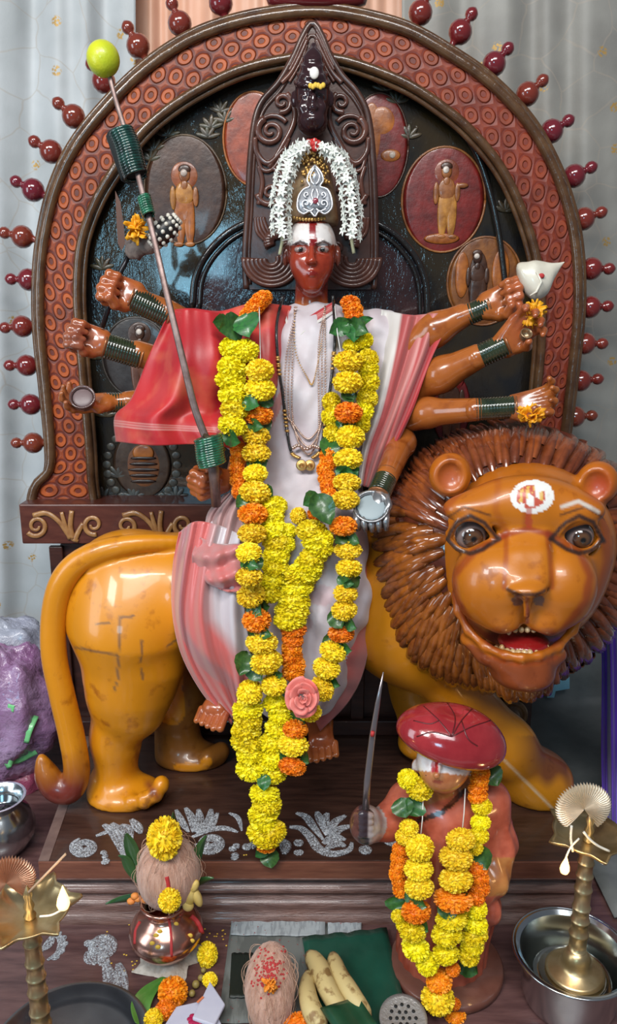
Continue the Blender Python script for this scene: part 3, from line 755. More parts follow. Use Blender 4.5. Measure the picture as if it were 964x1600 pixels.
# near hind leg
CH(F_, [(203, 985, 1.30, 90), (200, 1070, 1.30, 60), (181, 1150, 1.305, 34), (182, 1225, 1.305, 33)], .035)
CH(F_, [(225, 1040, 1.30, 62), (215, 1110, 1.29, 40)], .03)
EL(F_, 196, 1240, 1.29, 60, 26, .055, .02)
for q in range(4):
    EL(F_, (206, 226, 243, 252)[q], (1254, 1250, 1240, 1226)[q], (1.248, 1.243, 1.248, 1.262)[q], 13, 15, .016, .003)
EL(F_, 160, 1222, 1.315, 18, 26, .03, .02)
# far hind leg
CH(F_, [(250, 1000, 1.42, 60), (275, 1090, 1.425, 42), (278, 1160, 1.43, 30), (280, 1182, 1.43, 30)], .03)
EL(F_, 300, 1183, 1.41, 54, 22, .045, .02)
for q in range(3): EL(F_, 325+10*q, 1184-5*q, 1.385+.012*q, 14, 15, .02, .006)
# front leg stepping out to the right, paw on the platform
CH(F_, [(640, 1000, 1.30, 62), (715, 1075, 1.28, 40), (790, 1165, 1.28, 42), (845, 1228, 1.29, 40)], .03)
EL(F_, 835, 1215, 1.30, 56, 44, .06, .03)
for q in range(3): EL(F_, 860+10*q, 1245-12*q, 1.275+.015*q, 14, 18, .022, .008)
# other front leg, behind
CH(F_, [(640, 1000, 1.40, 60), (650, 1080, 1.42, 36), (655, 1150, 1.43, 30)], .03)
EL(F_, 668, 1165, 1.42, 44, 20, .045, .02)
# tail along the rump, down to the curled dark end
tail = catmull([Vector(v) for v in [(285, 846, 1.30), (205, 850, 1.275), (140, 868, 1.27), (103, 900, 1.27), (86, 950, 1.27), (84, 1020, 1.265), (98, 1090, 1.26), (112, 1150, 1.26), (120, 1205, 1.255), (108, 1234, 1.25), (84, 1228, 1.25), (71, 1205, 1.25), (64, 1182, 1.25)]], 60)
tr = np.interp(np.linspace(0, 1, 60), [0, .12, .25, .5, .68, .8, .9, 1], [9, 15, 18, 18, 18, 19, 16, 4])
CH(F_, [(v.x, v.y, v.z, tr[i]) for i, v in enumerate(tail[:12])], .010)
F_.D = np.maximum(F_.D, 0.0006-F_.pts()[2])
V, F = F_.mesh(); V = relax(V, F, 2, .5)
px, py = pix(V)
cols = np.tile(LO, (len(V), 1))
n1 = vnoise(V, 25, 1); n2 = vnoise(V, 70, 2)
cols = cols*(1+0.10*n1[:, None])
cols = paint(cols, ((py-1165)/80)*(px < 135)*(V[:, 1] < 1.3), LR)
tailm = (px < 128) & (V[:, 1] < 1.32)
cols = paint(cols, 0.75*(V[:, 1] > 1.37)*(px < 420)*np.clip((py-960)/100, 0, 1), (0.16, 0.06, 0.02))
cols = paint(cols, 0.5*(seglen(px, py, [(240, 1235), (225, 1262)]) < 4), (0.12, 0.04, 0.03))
cols = paint(cols, 0.8*np.clip(1-seglen(px, py, [(232, 1225), (246, 1245)])/10, 0, 1)*(px < 300), (0.22, 0.04, 0.02))
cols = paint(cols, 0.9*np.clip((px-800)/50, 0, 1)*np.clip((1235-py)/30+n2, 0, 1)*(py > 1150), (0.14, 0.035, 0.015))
cols = paint(cols, 0.8*np.clip(1-np.abs(px-(780+(py-1180)*1.0))/4.5, 0, 1)*(py > 1160)*(py < 1300)*(px > 770), (0.75, 0.6, 0.4))
# scratches through the paint on the haunch
for seg in ([(188, 965), (183, 1060)], [(190, 965), (210, 962)], [(150, 975), (171, 973)], [(118, 1012), (185, 1024)], [(221, 1000), (221, 1035)], [(222, 1045), (223, 1062)], [(262, 1010), (276, 1000)], [(80, 1068), (92, 1070)], [(181, 1066), (178, 1080)]):
    w = 0.75*np.clip(1.6-seglen(px+3*n2, py, seg)/1.6, 0, 1)*(V[:, 1] < 1.33); cols = paint(cols, w, (0.10, 0.06, 0.045))
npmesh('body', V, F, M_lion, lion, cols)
tl_ = [(v.x, v.y, v.z, tr[i]) for i, v in enumerate(tail)][8:]
F_ = Field(*bbox([P(x, y, d) for x, y, d, r in tl_], .04), .004); CH(F_, tl_, .008)
V, F = F_.mesh(); V = relax(V, F, 1, .5); px, py = pix(V); n2 = vnoise(V, 70, 2)
cols = np.tile(LO, (len(V), 1))*(1+.08*vnoise(V, 25, 1)[:, None]); cols = paint(cols, (py-1165)/70+.2*n2, LR)
npmesh('tail', V, F, M_lion, lion, cols)

# ---- head
F_ = Field(*bbox([P(660, 700, 0.98), P(975, 1060, 1.0), P(660, 700, 1.30), P(990, 1060, 1.30)], 0.01), 0.0027)
cd = 1.17
EL(F_, 818, 853, cd+.02, 138, 132, .125, .03)                 # skull
EL(F_, 812, 915, cd, 116, 98, .10, .03)                     # jaw mass
EL(F_, 820, 790, 1.100, 95, 48, .040, .03)                    # forehead
EL(F_, 738, 795, 1.088, 46, 24, .026, .02); EL(F_, 903, 797, 1.088, 42, 24, .026, .02)   # brows
EL(F_, 735, 836, 1.092, 40, 30, .030, .01, op='sub'); EL(F_, 905, 840, 1.092, 36, 30, .030, .01, op='sub')
# muzzle
EL(F_, 773, 908, 1.068, 66, 66, .060, .018); EL(F_, 868, 912, 1.068, 62, 64, .060, .018)
CH(F_, [(786, 968, 1.040, 26), (752, 940, 1.06, 28)], .02); CH(F_, [(852, 972, 1.040, 26), (885, 945, 1.06, 26)], .02)
# flat nose bridge
for x_ in (-20, -7, 7, 20):
    CH(F_, [(825+x_*1.1, 812, 1.098, 14), (824+x_, 870, 1.045, 15), (824+x_, 906, 1.020, 16)], .010)
EL(F_, 824, 922, 1.006, 30, 14, .020, .008)
CH(F_, [(824, 935, 1.002, 7), (823, 962, 1.008, 5)], .006)
EL(F_, 809, 936, 0.990, 9, 7, .014, .004, op='sub'); EL(F_, 842, 936, 0.990, 9, 7, .014, .004, op='sub')
CH(F_, [(824, 945, .985, 2.5), (823, 975, .99, 2.5)], .004, 'sub')
# mouth: opening cut, lower jaw
CH(F_, [(770, 1003, 1.04, 17), (815, 1010, 1.02, 20), (862, 1003, 1.04, 17)], .010, 'sub')
CH(F_, [(716, 935, 1.075, 5), (732, 972, 1.068, 6), (760, 1000, 1.05, 10)], .006, 'sub')
CH(F_, [(915, 935, 1.075, 5), (902, 972, 1.068, 6), (876, 998, 1.05, 10)], .006, 'sub')
lip = [(712, 928, 1.088), (716, 955, 1.080), (732, 985, 1.068), (758, 1010, 1.045), (790, 1024, 1.022), (815, 1028, 1.015), (842, 1025, 1.022), (872, 1010, 1.045), (895, 985, 1.068), (908, 955, 1.080)]
CH(F_, [(x, y, d, 6.5) for x, y, d in lip], .008)
CH(F_, [(x, y+13, d+.012, 13) for x, y, d in lip[2:-2]], .012)
EL(F_, 815, 1048, 1.06, 50, 26, .05, .02)
# lids
for cx, sg in ((735, 1), (905, -1)):
    up = [(cx-34*sg, 842, 1.084), (cx-22*sg, 818, 1.072), (cx, 808, 1.066), (cx+22*sg, 819, 1.066), (cx+38*sg, 840, 1.072)]
    dn = [(cx-34*sg, 842, 1.084), (cx-20*sg, 857, 1.078), (cx, 862, 1.072), (cx+20*sg, 856, 1.07), (cx+38*sg, 840, 1.072)]
    for pl, r in ((up, 4.5), (dn, 4)):
        CH(F_, [(v.x, v.y, v.z, r) for v in catmull([Vector(q) for q in pl], 14)], .004)
# ears
for cx, cy, sg in ((703, 742, 1), (933, 755, -1)):
    EL(F_, cx, cy, 1.155, 33, 35, .026, .01); EL(F_, cx+2*sg, cy+4, 1.128, 23, 26, .020, .006, op='sub')
V, F = F_.mesh(); V = relax(V, F, 2, .4)
px, py = pix(V); n1 = vnoise(V, 60, 3); n2 = vnoise(V, 160, 4)
cols = np.tile((0.42, 0.105, 0.005), (len(V), 1))*(1+.10*n1[:, None])
front = V[:, 1] < 1.12
cols = paint(cols, .75*np.clip(1.3-np.hypot((px-820)/150, (py-865)/150)*1.0, 0, 1)*0.6, (0.60, 0.215, 0.008))
def line(c, pts, w, col, a=0.9): return paint(c, a*np.clip(1.5-seglen(px+1.5*n2, py, pts)/w, 0, 1)*front, col)
RD_ = (0.27, 0.035, 0.010)
for pts, w, a in (([(785, 838), (740, 862), (708, 900), (708, 930), (735, 975), (772, 1003)], 6, .7), ([(858, 835), (905, 862), (922, 900), (915, 940), (880, 985)], 6, .7),
               ([(792, 830), (790, 880), (788, 918)], 4, .6), ([(856, 832), (860, 880), (862, 918)], 4, .6), ([(785, 838), (825, 826), (862, 836)], 4, .8),
               ([(690, 800), (680, 860), (690, 930), (715, 985)], 9, .6), ([(944, 810), (950, 880), (930, 950)], 8, .6), ([(778, 745), (775, 800), (790, 830)], 5, .3), ([(824, 785), (822, 825)], 6, .5),
               ([(780, 742), (720, 765), (690, 800)], 6, .5), ([(770, 1030), (815, 1042), (870, 1028)], 5, .7), ([(712, 928), (732, 985), (790, 1024)], 3, .4)):
    cols = line(cols, pts, w, RD_, a)
for cx, sg in ((735, 1), (905, -1)):
    for pl in ([(cx-38*sg, 846), (cx-22*sg, 816), (cx, 806), (cx+22*sg, 817), (cx+44*sg, 842)], [(cx-36*sg, 843), (cx-20*sg, 859), (cx, 865), (cx+20*sg, 858), (cx+44*sg, 842)]):
        cols = line(cols, pl, 3.5, (0.035, 0.018, 0.015), 0.95)
    cols = line(cols, [(cx-42*sg, 812), (cx-10*sg, 792), (cx+30*sg, 805)], 1.8, (0.05, 0.02, 0.012), .7)
cols = line(cols, [(793, 921), (810, 929), (838, 929), (856, 920)], 3, (0.05, 0.02, 0.015)); cols = line(cols, [(824, 935), (824, 972)], 3, (0.18, 0.03, 0.015))
jy = np.interp(px, [740, 770, 790, 815, 842, 870, 900], [1005, 1028, 1036, 1040, 1037, 1028, 1000])
cols = paint(cols, np.clip((py-jy)/5, 0, 1), (0.23, 0.05, 0.012))
for cx in (809, 842): cols = paint(cols, (np.hypot(px-cx, py-938) < 9)*front*.8, (0.10, 0.05, 0.05))
cols = line(cols, [(772, 998), (815, 1003), (862, 998)], 14, (0.12, 0.012, 0.010), .95)*1
cols = line(cols, [(878, 792), (905, 783), (935, 800)], 3, (0.62, 0.58, 0.52), .85)
cols = paint(cols, .6*np.clip(1.4-np.hypot((px-703)/20, (py-748)/24), 0, 1)*(py < 790)*(px < 740), (0.45, 0.10, 0.05))
cols = paint(cols, .8*np.clip(1.4-np.hypot((px-937)/20, (py-760)/24), 0, 1)*(px > 905)*(py < 790), (0.42, 0.06, 0.03))
# white ring tilak with vermilion and turmeric
rr = np.hypot((px-832+3*n2)/32, (py-776)/25)
rw = (rr < 1.05)*front; cols = paint(cols, 1.0*rw, (0.80, 0.78, 0.74))
ri = np.hypot((px-829)/23, (py-776)/18); cols = paint(cols, .95*(ri < 1.0)*(n1*.6+n2 > -0.35)*front, (0.50, 0.05, 0.015))
cols = paint(cols, .9*(ri < 0.9)*(vnoise(V, 300, 8) > 0.22)*front, (0.72, 0.45, 0.10))
cols = paint(cols, .7*(np.abs(px-826-2*n2) < 5)*(py > 795)*(py < 826)*front, (0.42, 0.05, 0.02))
npmesh('head', V, F, M_lion, lion, cols)
# eyes
M_eye = mat('glass_eye', attr=True, rough=0.05, coat=1.0)
for cx, cy, sg, r in ((735, 835, 1, 25), (904, 837, -1, 23)):
    b = MB(); c = P(cx, cy, 1.092); s = sc(cx, cy, 1.09); R = r*s
    rows = []; b.c = (0.09, 0.06, 0.05)
    fw = (Vector((0.02*sg, -1, -.05))).normalized(); q = Vector((0, 0, 1)).rotation_difference(fw)
    for i in range(25):
        th = PI*i/24; rows.append([c+q @ Vector((R*math.sin(th)*math.cos(a), R*math.sin(th)*math.sin(a), R*math.cos(th))) for a in np.linspace(0, 2*PI, 33)[:-1]])
    b.grid(rows, close_u=True)
    o = b.build('eye', M_eye, lion)
    cl = np.zeros((len(o.data.vertices), 3))
    for i in range(25):
        t = i/24*180; c_ = (0.005,)*3 if t < 11 else (0.10, 0.045, 0.02) if t < 27 else (0.055, 0.025, 0.015) if t < 36 else (0.015, 0.008, 0.006) if t < 40 else (0.20, 0.15, 0.14)
        cl[i*32:(i+1)*32] = c_
    o.data.color_attributes.remove(o.data.color_attributes['Col']); setcol(o.data, cl)
# tongue and teeth
s = sc(815, 1000, 1.06)
b = MB(); b.ell(P(818, 1002, 1.062), (40*s, .040, 13*s), seg=24, ring=12); b.build('tongue', mat('tongue_paint', (0.24, 0.010, 0.010), 0.15, coat=0.6), lion)
b = MB(); M_teeth = mat('teeth_paint', (0.40, 0.22, 0.08), 0.25, coat=0.5, var=(0.62, 0.45, 0.25), vscale=90)
for i in range(11):
    t = i/10; x = 775+88*t; dy = 6*(1-(2*t-1)**2); d = 1.028+.03*(2*t-1)**2
    b.ell(P(x, 1014+dy, d-.006), (5.0*s, .006, (5.5 if i not in (1, 9) else 10)*s), seg=10, ring=8)
b.build('lower_teeth', M_teeth, lion)
b = MB()
for i in range(9):
    t = i/8; x = 786+76*t; b.ell(P(x, 984, 1.042+.014*(2*t-1)**2), (4.5*s, .005, (5 if i not in (1, 7) else 9)*s), seg=10, ring=8)
b.build('upper_teeth', M_teeth, lion)

# ---- mane: base mass plus carved locks
M_mane = bpy.data.materials.new('mane_paint'); M_mane.use_nodes = True; nt = M_mane.node_tree; bs = nt.nodes['Principled BSDF']
a_ = nt.nodes.new('ShaderNodeAttribute'); a_.attribute_name = 'Col'
nt.links.new(mixc(nt, 1.0, a_.outputs['Color'], ramp(nt, noise_tex(nt, 45, 5), [(0.3, (0.5, 0.4, 0.35)), (0.6, (1, 1, 1))]), 'MULTIPLY'), bs.inputs['Base Color'])
bs.inputs['Roughness'].default_value = 0.2; bs.inputs['Coat Weight'].default_value = 0.6
bump(nt, bs, noise_tex(nt, 60, 4, mapping(nt, (1, 1, 1))), 0.3, 0.002)
mc = (795, 878); MDp = 1.235
F_ = Field(*bbox([P(560, 640, 1.05), P(1030, 1120, 1.05), P(560, 640, 1.45), P(1030, 1120, 1.45)], 0.02), 0.006)
EL(F_, 800, 868, 1.27, 206, 200, .135, .03)
EL(F_, 770, 945, 1.245, 165, 135, .115, .04); EL(F_, 690, 860, 1.26, 95, 120, .11, .04)
EL(F_, 812, 1050, 1.15, 56, 40, .055, .03)
V, F = F_.mesh(); Vb, Fb = relax(V, F, 1, .5), F
bvh = BVHTree.FromPolygons([tuple(v) for v in Vb], [tuple(f) for f in Fb])
b = MB(); b.c = (0.10, 0.022, 0.010)
b.add([tuple(v) for v in Vb], [tuple(int(i) for i in f) for f in Fb])
rnd = random.Random(11)
def surf(x, y, back=1.28):
    o = _O; v = ray(x, y).normalized(); h = bvh.ray_cast(o, v)
    return (h[0], h[1]) if h[0] is not None else None
def lock(x, y, ang, L, W, curl, lift, c):
    """leaf-shaped ridge running over the surface from (x,y) along ang (px)"""
    N = 9; M = 5; rows = []; cc = []; last = None
    xx, yy = x, y; prevn = None
    for i in range(N+1):
        t = i/N; h = surf(xx, yy)
        if h is None:
            if last is None: return
            p, n = last[0]+Vector((0, .012, 0))+(last[0]-lastp).normalized()*0.004 if lastp is not None else last[0], last[1]
        else: p, n = h
        lastp = last[0] if last else None; last = (p, n)
        a = ang+curl*(t-.3)
        w = W*(math.sin(PI*min(1, t*0.9+.08))**0.5)*(1-.3*t)
        tan = Vector((math.cos(a), 0, -math.sin(a))); tan = (tan-n*tan.dot(n)); tan = tan.normalized() if tan.length > 1e-5 else tan
        bi = n.cross(tan); s_ = sc(xx, yy, 1.2)
        row = []
        for j in range(M):
            q = (j/(M-1))*2-1; hgt = (1-q*q)**0.8
            row.append(p+bi*(q*w*s_)+n*(hgt*lift*math.sin(PI*(0.12+0.84*t))**.5-.0015))
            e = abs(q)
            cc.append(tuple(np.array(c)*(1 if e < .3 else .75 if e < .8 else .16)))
        rows.append(row)
        xx += math.cos(a)*L/N; yy += math.sin(a)*L/N
    n0 = b.n(); cpre = b.c; b.grid(rows, uv=False); b.col[n0:] = cc; 
b.col = [b.c]*b.n()
cnt = 0
for ring in range(13):
    f = 1.13-ring*0.066
    nl = int(52*f)
    for k in range(nl):
        a = 2*PI*(k+0.5*(ring % 2)+rnd.uniform(-.18, .18))/nl
        cx, cy = 800, 875
        ex = (218 if math.cos(a) < 0 else 205); ey = (212 if math.sin(a) > 0 else 212)
        r = f*1.0
        x = cx+ex*r*math.cos(a)*0.82; y = cy+ey*r*math.sin(a)*0.82
        # keep off the face
        if np.hypot((x-820)/118, (y-862)/128) < 1: continue
        top = math.sin(a) < -0.45
        L = (84 if top else 56)*rnd.uniform(.85, 1.2); W = (12.5 if top else 13.5)*rnd.uniform(.85, 1.15)
        droop = 0 if top else (0.55 if math.cos(a) < 0 else -0.35)*max(0, 1-abs(math.sin(a)))
        swirl = rnd.uniform(-.25, .25)
        br_ = rnd.uniform(.8, 1.25)
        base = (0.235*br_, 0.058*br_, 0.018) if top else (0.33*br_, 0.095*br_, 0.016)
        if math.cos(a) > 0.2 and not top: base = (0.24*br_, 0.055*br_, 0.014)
        dirn = a-(droop if math.sin(a) < .6 else 0)
        if not top and math.cos(a) < 0: dirn = a-0.45
        elif not top: dirn = a+0.35
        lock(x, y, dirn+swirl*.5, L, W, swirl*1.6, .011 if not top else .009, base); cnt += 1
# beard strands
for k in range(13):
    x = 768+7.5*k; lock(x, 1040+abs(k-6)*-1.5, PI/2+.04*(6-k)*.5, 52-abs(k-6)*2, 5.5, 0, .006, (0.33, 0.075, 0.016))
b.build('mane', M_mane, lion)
# ============================================================ GODDESS
god = thing('goddess_statue', 'red-faced eight-armed goddess statue in a white and red sari seated on the lion', 'statue', P(470, 900, 1.33))
M_skin = mat('statue_skin', attr=True, rough=0.24, coat=0.5, var=(0.7, 0.6, 0.55), vscale=40, vdetail=5, vpos=(0.3, 0.5))
SKO = (0.37, 0.105, 0.02); SKR = (0.26, 0.03, 0.012); SKH = (0.36, 0.085, 0.035)
parts_ = []
F_ = Field(*bbox([P(430, 330, 1.30), P(550, 520, 1.30), P(430, 330, 1.48), P(550, 520, 1.48)], 0.02), 0.0022)
EL(F_, 487, 388, 1.395, 39, 50, .052, .01); EL(F_, 487, 425, 1.372, 27, 34, .036, .02); EL(F_, 487, 448, 1.356, 11, 9, .012, .010)
EL(F_, 469, 412, 1.362, 15, 18, .016, .012); EL(F_, 505, 412, 1.362, 15, 18, .016, .012)
CH(F_, [(487, 383, 1.343, 4.0), (487, 405, 1.330, 4.6)], .008); EL(F_, 487, 408, 1.331, 7, 4, .007, .004); 
for sg in (-1, 1):
    EL(F_, 487+sg*5.5, 409, 1.334, 3.4, 3, .005, .003)
    EL(F_, 487+sg*18, 389, 1.341, 12, 8, .010, .006, op='sub'); EL(F_, 487+sg*18, 390, 1.352, 9.5, 6, .0095, .002)
    CH(F_, [(487+sg*7, 380, 1.343, 2.2), (487+sg*18, 376, 1.343, 2.6), (487+sg*29, 381, 1.352, 2)], .004)
    EL(F_, 487+sg*41, 400, 1.39, 5, 16, .012, .004)
    CH(F_, [(487, 425, 1.336, 2.6), (487+sg*8, 424.5, 1.341, 2)], .003)
EL(F_, 487, 429.5, 1.339, 8, 3, .006, .002)
CH(F_, [(487, 440, 1.405, 25), (486, 500, 1.405, 27)], .01); CH(F_, [(470, 510, 1.40, 24), (505, 510, 1.40, 24)], .02)
V, F = F_.mesh(); parts_.append((relax(V, F, 1, .4), F))
def hand(w, a, n, W, curl=(80, 90, 60), spread=0, thumb=1, tc=0.5, h=0.0019, arm=None):
    """w wrist point, a finger direction, n palm normal, W palm width (m)"""
    a = Vector(a).normalized(); n = Vector(n); n = (n-a*n.dot(a)).normalized(); s = a.cross(n)
    w = Vector(w); segs = []
    kn = [w+a*(0.98*W-(abs(i-1.3)*.05*W))+s*((i-1.5)*.27*W) for i in range(4)]
    for k in kn: segs.append(((w+s*((k-w).dot(s))*0.55, .26*W), (k, .175*W)))
    lf = [.88, 1, .95, .78]
    for i, k in enumerate(kn):
        p = k; ang = 0; fs = (i-1.5)*spread
        for j, L in enumerate((.50, .34, .27)):
            ang += math.radians(curl[j])*(1+.06*(i-1.5))
            dd = (a*math.cos(ang)+n*math.sin(ang)+s*fs).normalized()
            q = p+dd*L*W*lf[i]; segs.append(((p, (.150-.015*j)*W), (q, (.137-.018*j)*W))); p = q
    tb = w+a*.3*W+s*thumb*.42*W; p1 = tb+(a*.45+s*thumb*.35*(1-tc)+n*.55).normalized()*.42*W; p2 = p1+(a*.3-s*thumb*tc*.6+n*.5).normalized()*.36*W
    segs += [((w+s*thumb*.2*W, .24*W), (tb, .2*W)), ((tb, .2*W), (p1, .165*W)), ((p1, .165*W), (p2, .13*W))]
    ps = [q[0] for sg_ in segs for q in sg_]
    if arm: ps += [arm[0]]
    Fh = Field(*bbox(ps, .3*W+.004), h)
    for (p, r), (q, r2) in segs: Fh.cone(p, q, r, r2, .10*W)
    if arm: Fh.cone(arm[0], w, arm[1], .27*W, .2*W)
    V, F = Fh.mesh(); return relax(V, F, 1, .3), F
HB = []   # bangles: (p0,p1,r)
def armseg(lst, k=.015, h=.003):
    Fh = Field(*bbox([P(x, y, d) for x, y, d, r in lst], .04), h)
    CH(Fh, lst, k); V, F = Fh.mesh(); parts_.append((V, F))
view = Vector((0, -1, 0.25))
HL = 0.047
# left side arms (viewer's left)
def LH(w, a, n, W=HL, **k): parts_.append(hand(P(*w), a, n, W, **k))
LH((212, 462, 1.335), (-1, -.1, .25), view, .050, thumb=-1, arm=(P(262, 488, 1.35), .021))
armseg([(262, 488, 1.35, 20), (330, 530, 1.40, 24)]); HB.append(((207, 466, 1.335), (262, 492, 1.35), 19))
LH((160, 535, 1.34), (-1, -.2, .25), view, .048, curl=(70, 80, 50), thumb=-1, arm=(P(215, 552, 1.36), .020))
armseg([(215, 552, 1.36, 20), (300, 580, 1.41, 24)]); HB.append(((166, 540, 1.345), (218, 556, 1.36), 19))
LH((166, 628, 1.345), (-1, -.3, -.05), (0, -.5, 1), .044, curl=(18, 38, 38), thumb=-1, spread=.25, arm=(P(200, 628, 1.36), .018))
armseg([(200, 628, 1.36, 17), (300, 620, 1.41, 22)]); HB.append(((166, 629, 1.35), (200, 629, 1.36), 15))
LH((350, 752, 1.25), (-.8, -.7, -.1), (-.55, -.3, .0), .046, curl=(70, 90, 60), thumb=-1, arm=(P(372, 745, 1.30), .020))
armseg([(372, 748, 1.29, 20), (400, 640, 1.38, 26)])
# right side arms
armseg([(620, 560, 1.37, 26), (680, 515, 1.34, 25), (722, 494, 1.33, 19)]); HB.append(((718, 497, 1.33), (764, 478, 1.315), 16))
LH((762, 478, 1.315), (1, -.25, .35), view, .050, curl=(78, 85, 60), thumb=1, arm=(P(715, 498, 1.33), .020))
armseg([(590, 650, 1.40, 26), (640, 610, 1.36, 26), (690, 585, 1.32, 26), (745, 558, 1.285, 20)]); HB.append(((742, 560, 1.285), (790, 538, 1.275), 17.5))
LH((786, 541, 1.275), (.65, -.2, .75), (.3, -1, .2), .046, curl=(25, 45, 40), thumb=1, spread=.1, arm=(P(742, 560, 1.285), .020))
armseg([(600, 655, 1.40, 24), (648, 648, 1.335, 22), (668, 645, 1.31, 22), (745, 640, 1.25, 18)]); HB.append(((742, 640, 1.25), (803, 636, 1.24), 17))
LH((803, 636, 1.24), (1, -.3, .2), (.1, -1, .5), .044, curl=(28, 48, 40), thumb=1, spread=.15, arm=(P(742, 640, 1.25), .019))
armseg([(610, 650, 1.38, 22), (627, 692, 1.33, 21), (604, 745, 1.22, 18)]); HB.append(((605, 742, 1.225), (592, 772, 1.19), 17))
# feet
def foot(x, y, d, L=.062, yaw=0.0, sg=1):
    o = P(x, y, d); a = Vector((math.sin(yaw), -math.cos(yaw), -.45)).normalized(); s = Vector((math.cos(yaw), math.sin(yaw), 0))
    Fh = Field(*bbox([o-a*L, o+a*L*1.2, o+s*.04, o-s*.04, o+Vector((0, 0, .08))], .02), .002)
    Fh.cone(o-a*.6*L+Vector((0, 0, .05)), o-a*.3*L, .022, .022, .02)
    Fh.cone(o-a*.3*L, o+a*.4*L-s*.008, .020, .016, .015); Fh.cone(o-a*.3*L, o+a*.4*L+s*.010, .020, .014, .015)
    for i in range(5):
        b0 = o+a*.5*L+s*(-.024+.0120*i); e = b0+a*(.030-.003*abs(i-(1 if sg > 0 else 3))) + Vector((0, 0, -.004))
        Fh.cone(b0, e, .0062, .0056 if i not in ((0,) if sg > 0 else (4,)) else .0072, .0012)
    V, F = Fh.mesh(); parts_.append((V, F))
foot(345, 1090, 1.235, .06, -.35, -1); foot(500, 1140, 1.27, .06, 0.1, 1)
armseg([(330, 530, 1.40, 24), (410, 530, 1.41, 26), (487, 510, 1.41, 28), (580, 530, 1.41, 26), (600, 600, 1.39, 26), (620, 560, 1.37, 26)], h=.004)
armseg([(300, 580, 1.41, 24), (400, 560, 1.41, 26)], h=.004); armseg([(300, 620, 1.41, 22), (400, 600, 1.41, 24)], h=.004)
armseg([(400, 560, 1.41, 24), (400, 640, 1.38, 26)], h=.004); armseg([(600, 600, 1.39, 24), (600, 655, 1.36, 24)], h=.004)
armseg([(487, 510, 1.41, 40), (480, 800, 1.38, 60), (360, 860, 1.30, 40), (355, 1000, 1.27, 30), (345, 1080, 1.25, 18)], h=.005)
armseg([(480, 800, 1.38, 60), (510, 830, 1.30, 40), (505, 1000, 1.27, 30), (500, 1125, 1.285, 18)], h=.005)
V, F = cat_mesh(parts_); px, py = pix(V); n1 = vnoise(V, 90, 5); n2 = vnoise(V, 250, 6)
cols = np.tile(SKO, (len(V), 1))
hd = (np.abs(px-487) < 60) & (py < 475) & (py > 320)
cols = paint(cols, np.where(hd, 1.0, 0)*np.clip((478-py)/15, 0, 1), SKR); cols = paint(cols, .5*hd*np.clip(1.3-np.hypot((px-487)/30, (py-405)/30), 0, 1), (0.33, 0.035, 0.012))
cols = paint(cols, hd*(py > 349)*(py < 383+3*n2-((px > 478) & (px < 500))*0)*(V[:, 1] < 1.405)*1.0, (0.72, 0.68, 0.66))
cols = paint(cols, hd*(np.abs(px-489) < 5.5+1.5*n2)*(py < 384)*(V[:, 1] < 1.4), (0.22, 0.012, 0.014))
for sg in (-1, 1):
    cols = paint(cols, hd*(np.hypot((px-487-sg*18)/9, (py-390)/4.6) < 1)*(V[:, 1] < 1.36)*.9, (0.30, 0.24, 0.22))
    cols = paint(cols, hd*(np.hypot((px-487-sg*17)/4, (py-390)/4.4) < 1)*(V[:, 1] < 1.36), (0.01, 0.008, 0.008))
    cols = paint(cols, hd*(seglen(px, py, [(487+sg*8, 381), (487+sg*18, 377), (487+sg*29, 382)]) < 1.8)*.8, (0.03, 0.01, 0.01))
cols = paint(cols, hd*(np.hypot((px-487)/9, (py-427)/4.2) < 1)*.8, (0.17, 0.008, 0.008))
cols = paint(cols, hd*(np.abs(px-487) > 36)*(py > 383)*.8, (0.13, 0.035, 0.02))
for cx, cy in ((180, 450), (135, 525), (815, 455), (825, 510), (330, 750), (340, 1110), (500, 1150)):
    cols = paint(cols, .7*np.clip(1.4-np.hypot(px-cx, py-cy)/38, 0, 1), SKH)
for cx, cy in ((125, 620), (830, 635), (110, 530)): cols = paint(cols, .6*np.clip(1.5-np.hypot(px-cx, py-cy)/25, 0, 1), (0.20, 0.07, 0.05))
cols = paint(cols, .8*(py > 1100)*(py < 1130)*(px < 365)*np.clip((px-352)/10, 0, 1), (0.42, 0.05, 0.03))
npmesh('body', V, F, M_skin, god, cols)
# bangles
M_bang = mat('dark_green_bangles', (0.012, 0.022, 0.012), 0.12, coat=0.9, var=(0.03, 0.04, 0.018), vscale=60)
for (p0, p1, r) in HB:
    A = P(*p0); B_ = P(*p1); R = r*sc(*p0); L = (B_-A).length; N = max(5, int(L/.0045)); prof = [(R*.8, 0)]
    for i in range(N):
        for q in (0, .25, .5, .75): prof.append((R*(1.0+.07*math.sin(PI*q)), L*(i+q)/N))
    prof += [(R, L), (R*.8, L)]
    b = MB(); b.lathe(prof, A, B_-A, 28); b.build('bangle_stack', M_bang, god)
    for e in (-.003, L+.003):
        b = MB(); b.lathe([(R*.75, e-.002), (R*1.02, e-.0015), (R*1.05, e), (R*1.02, e+.0015), (R*.75, e+.002)], A, B_-A, 28)
        b.build('end_bangle', mat('red_gold_bangle', (0.30, 0.12, 0.05), 0.25, metal=0.5), god)
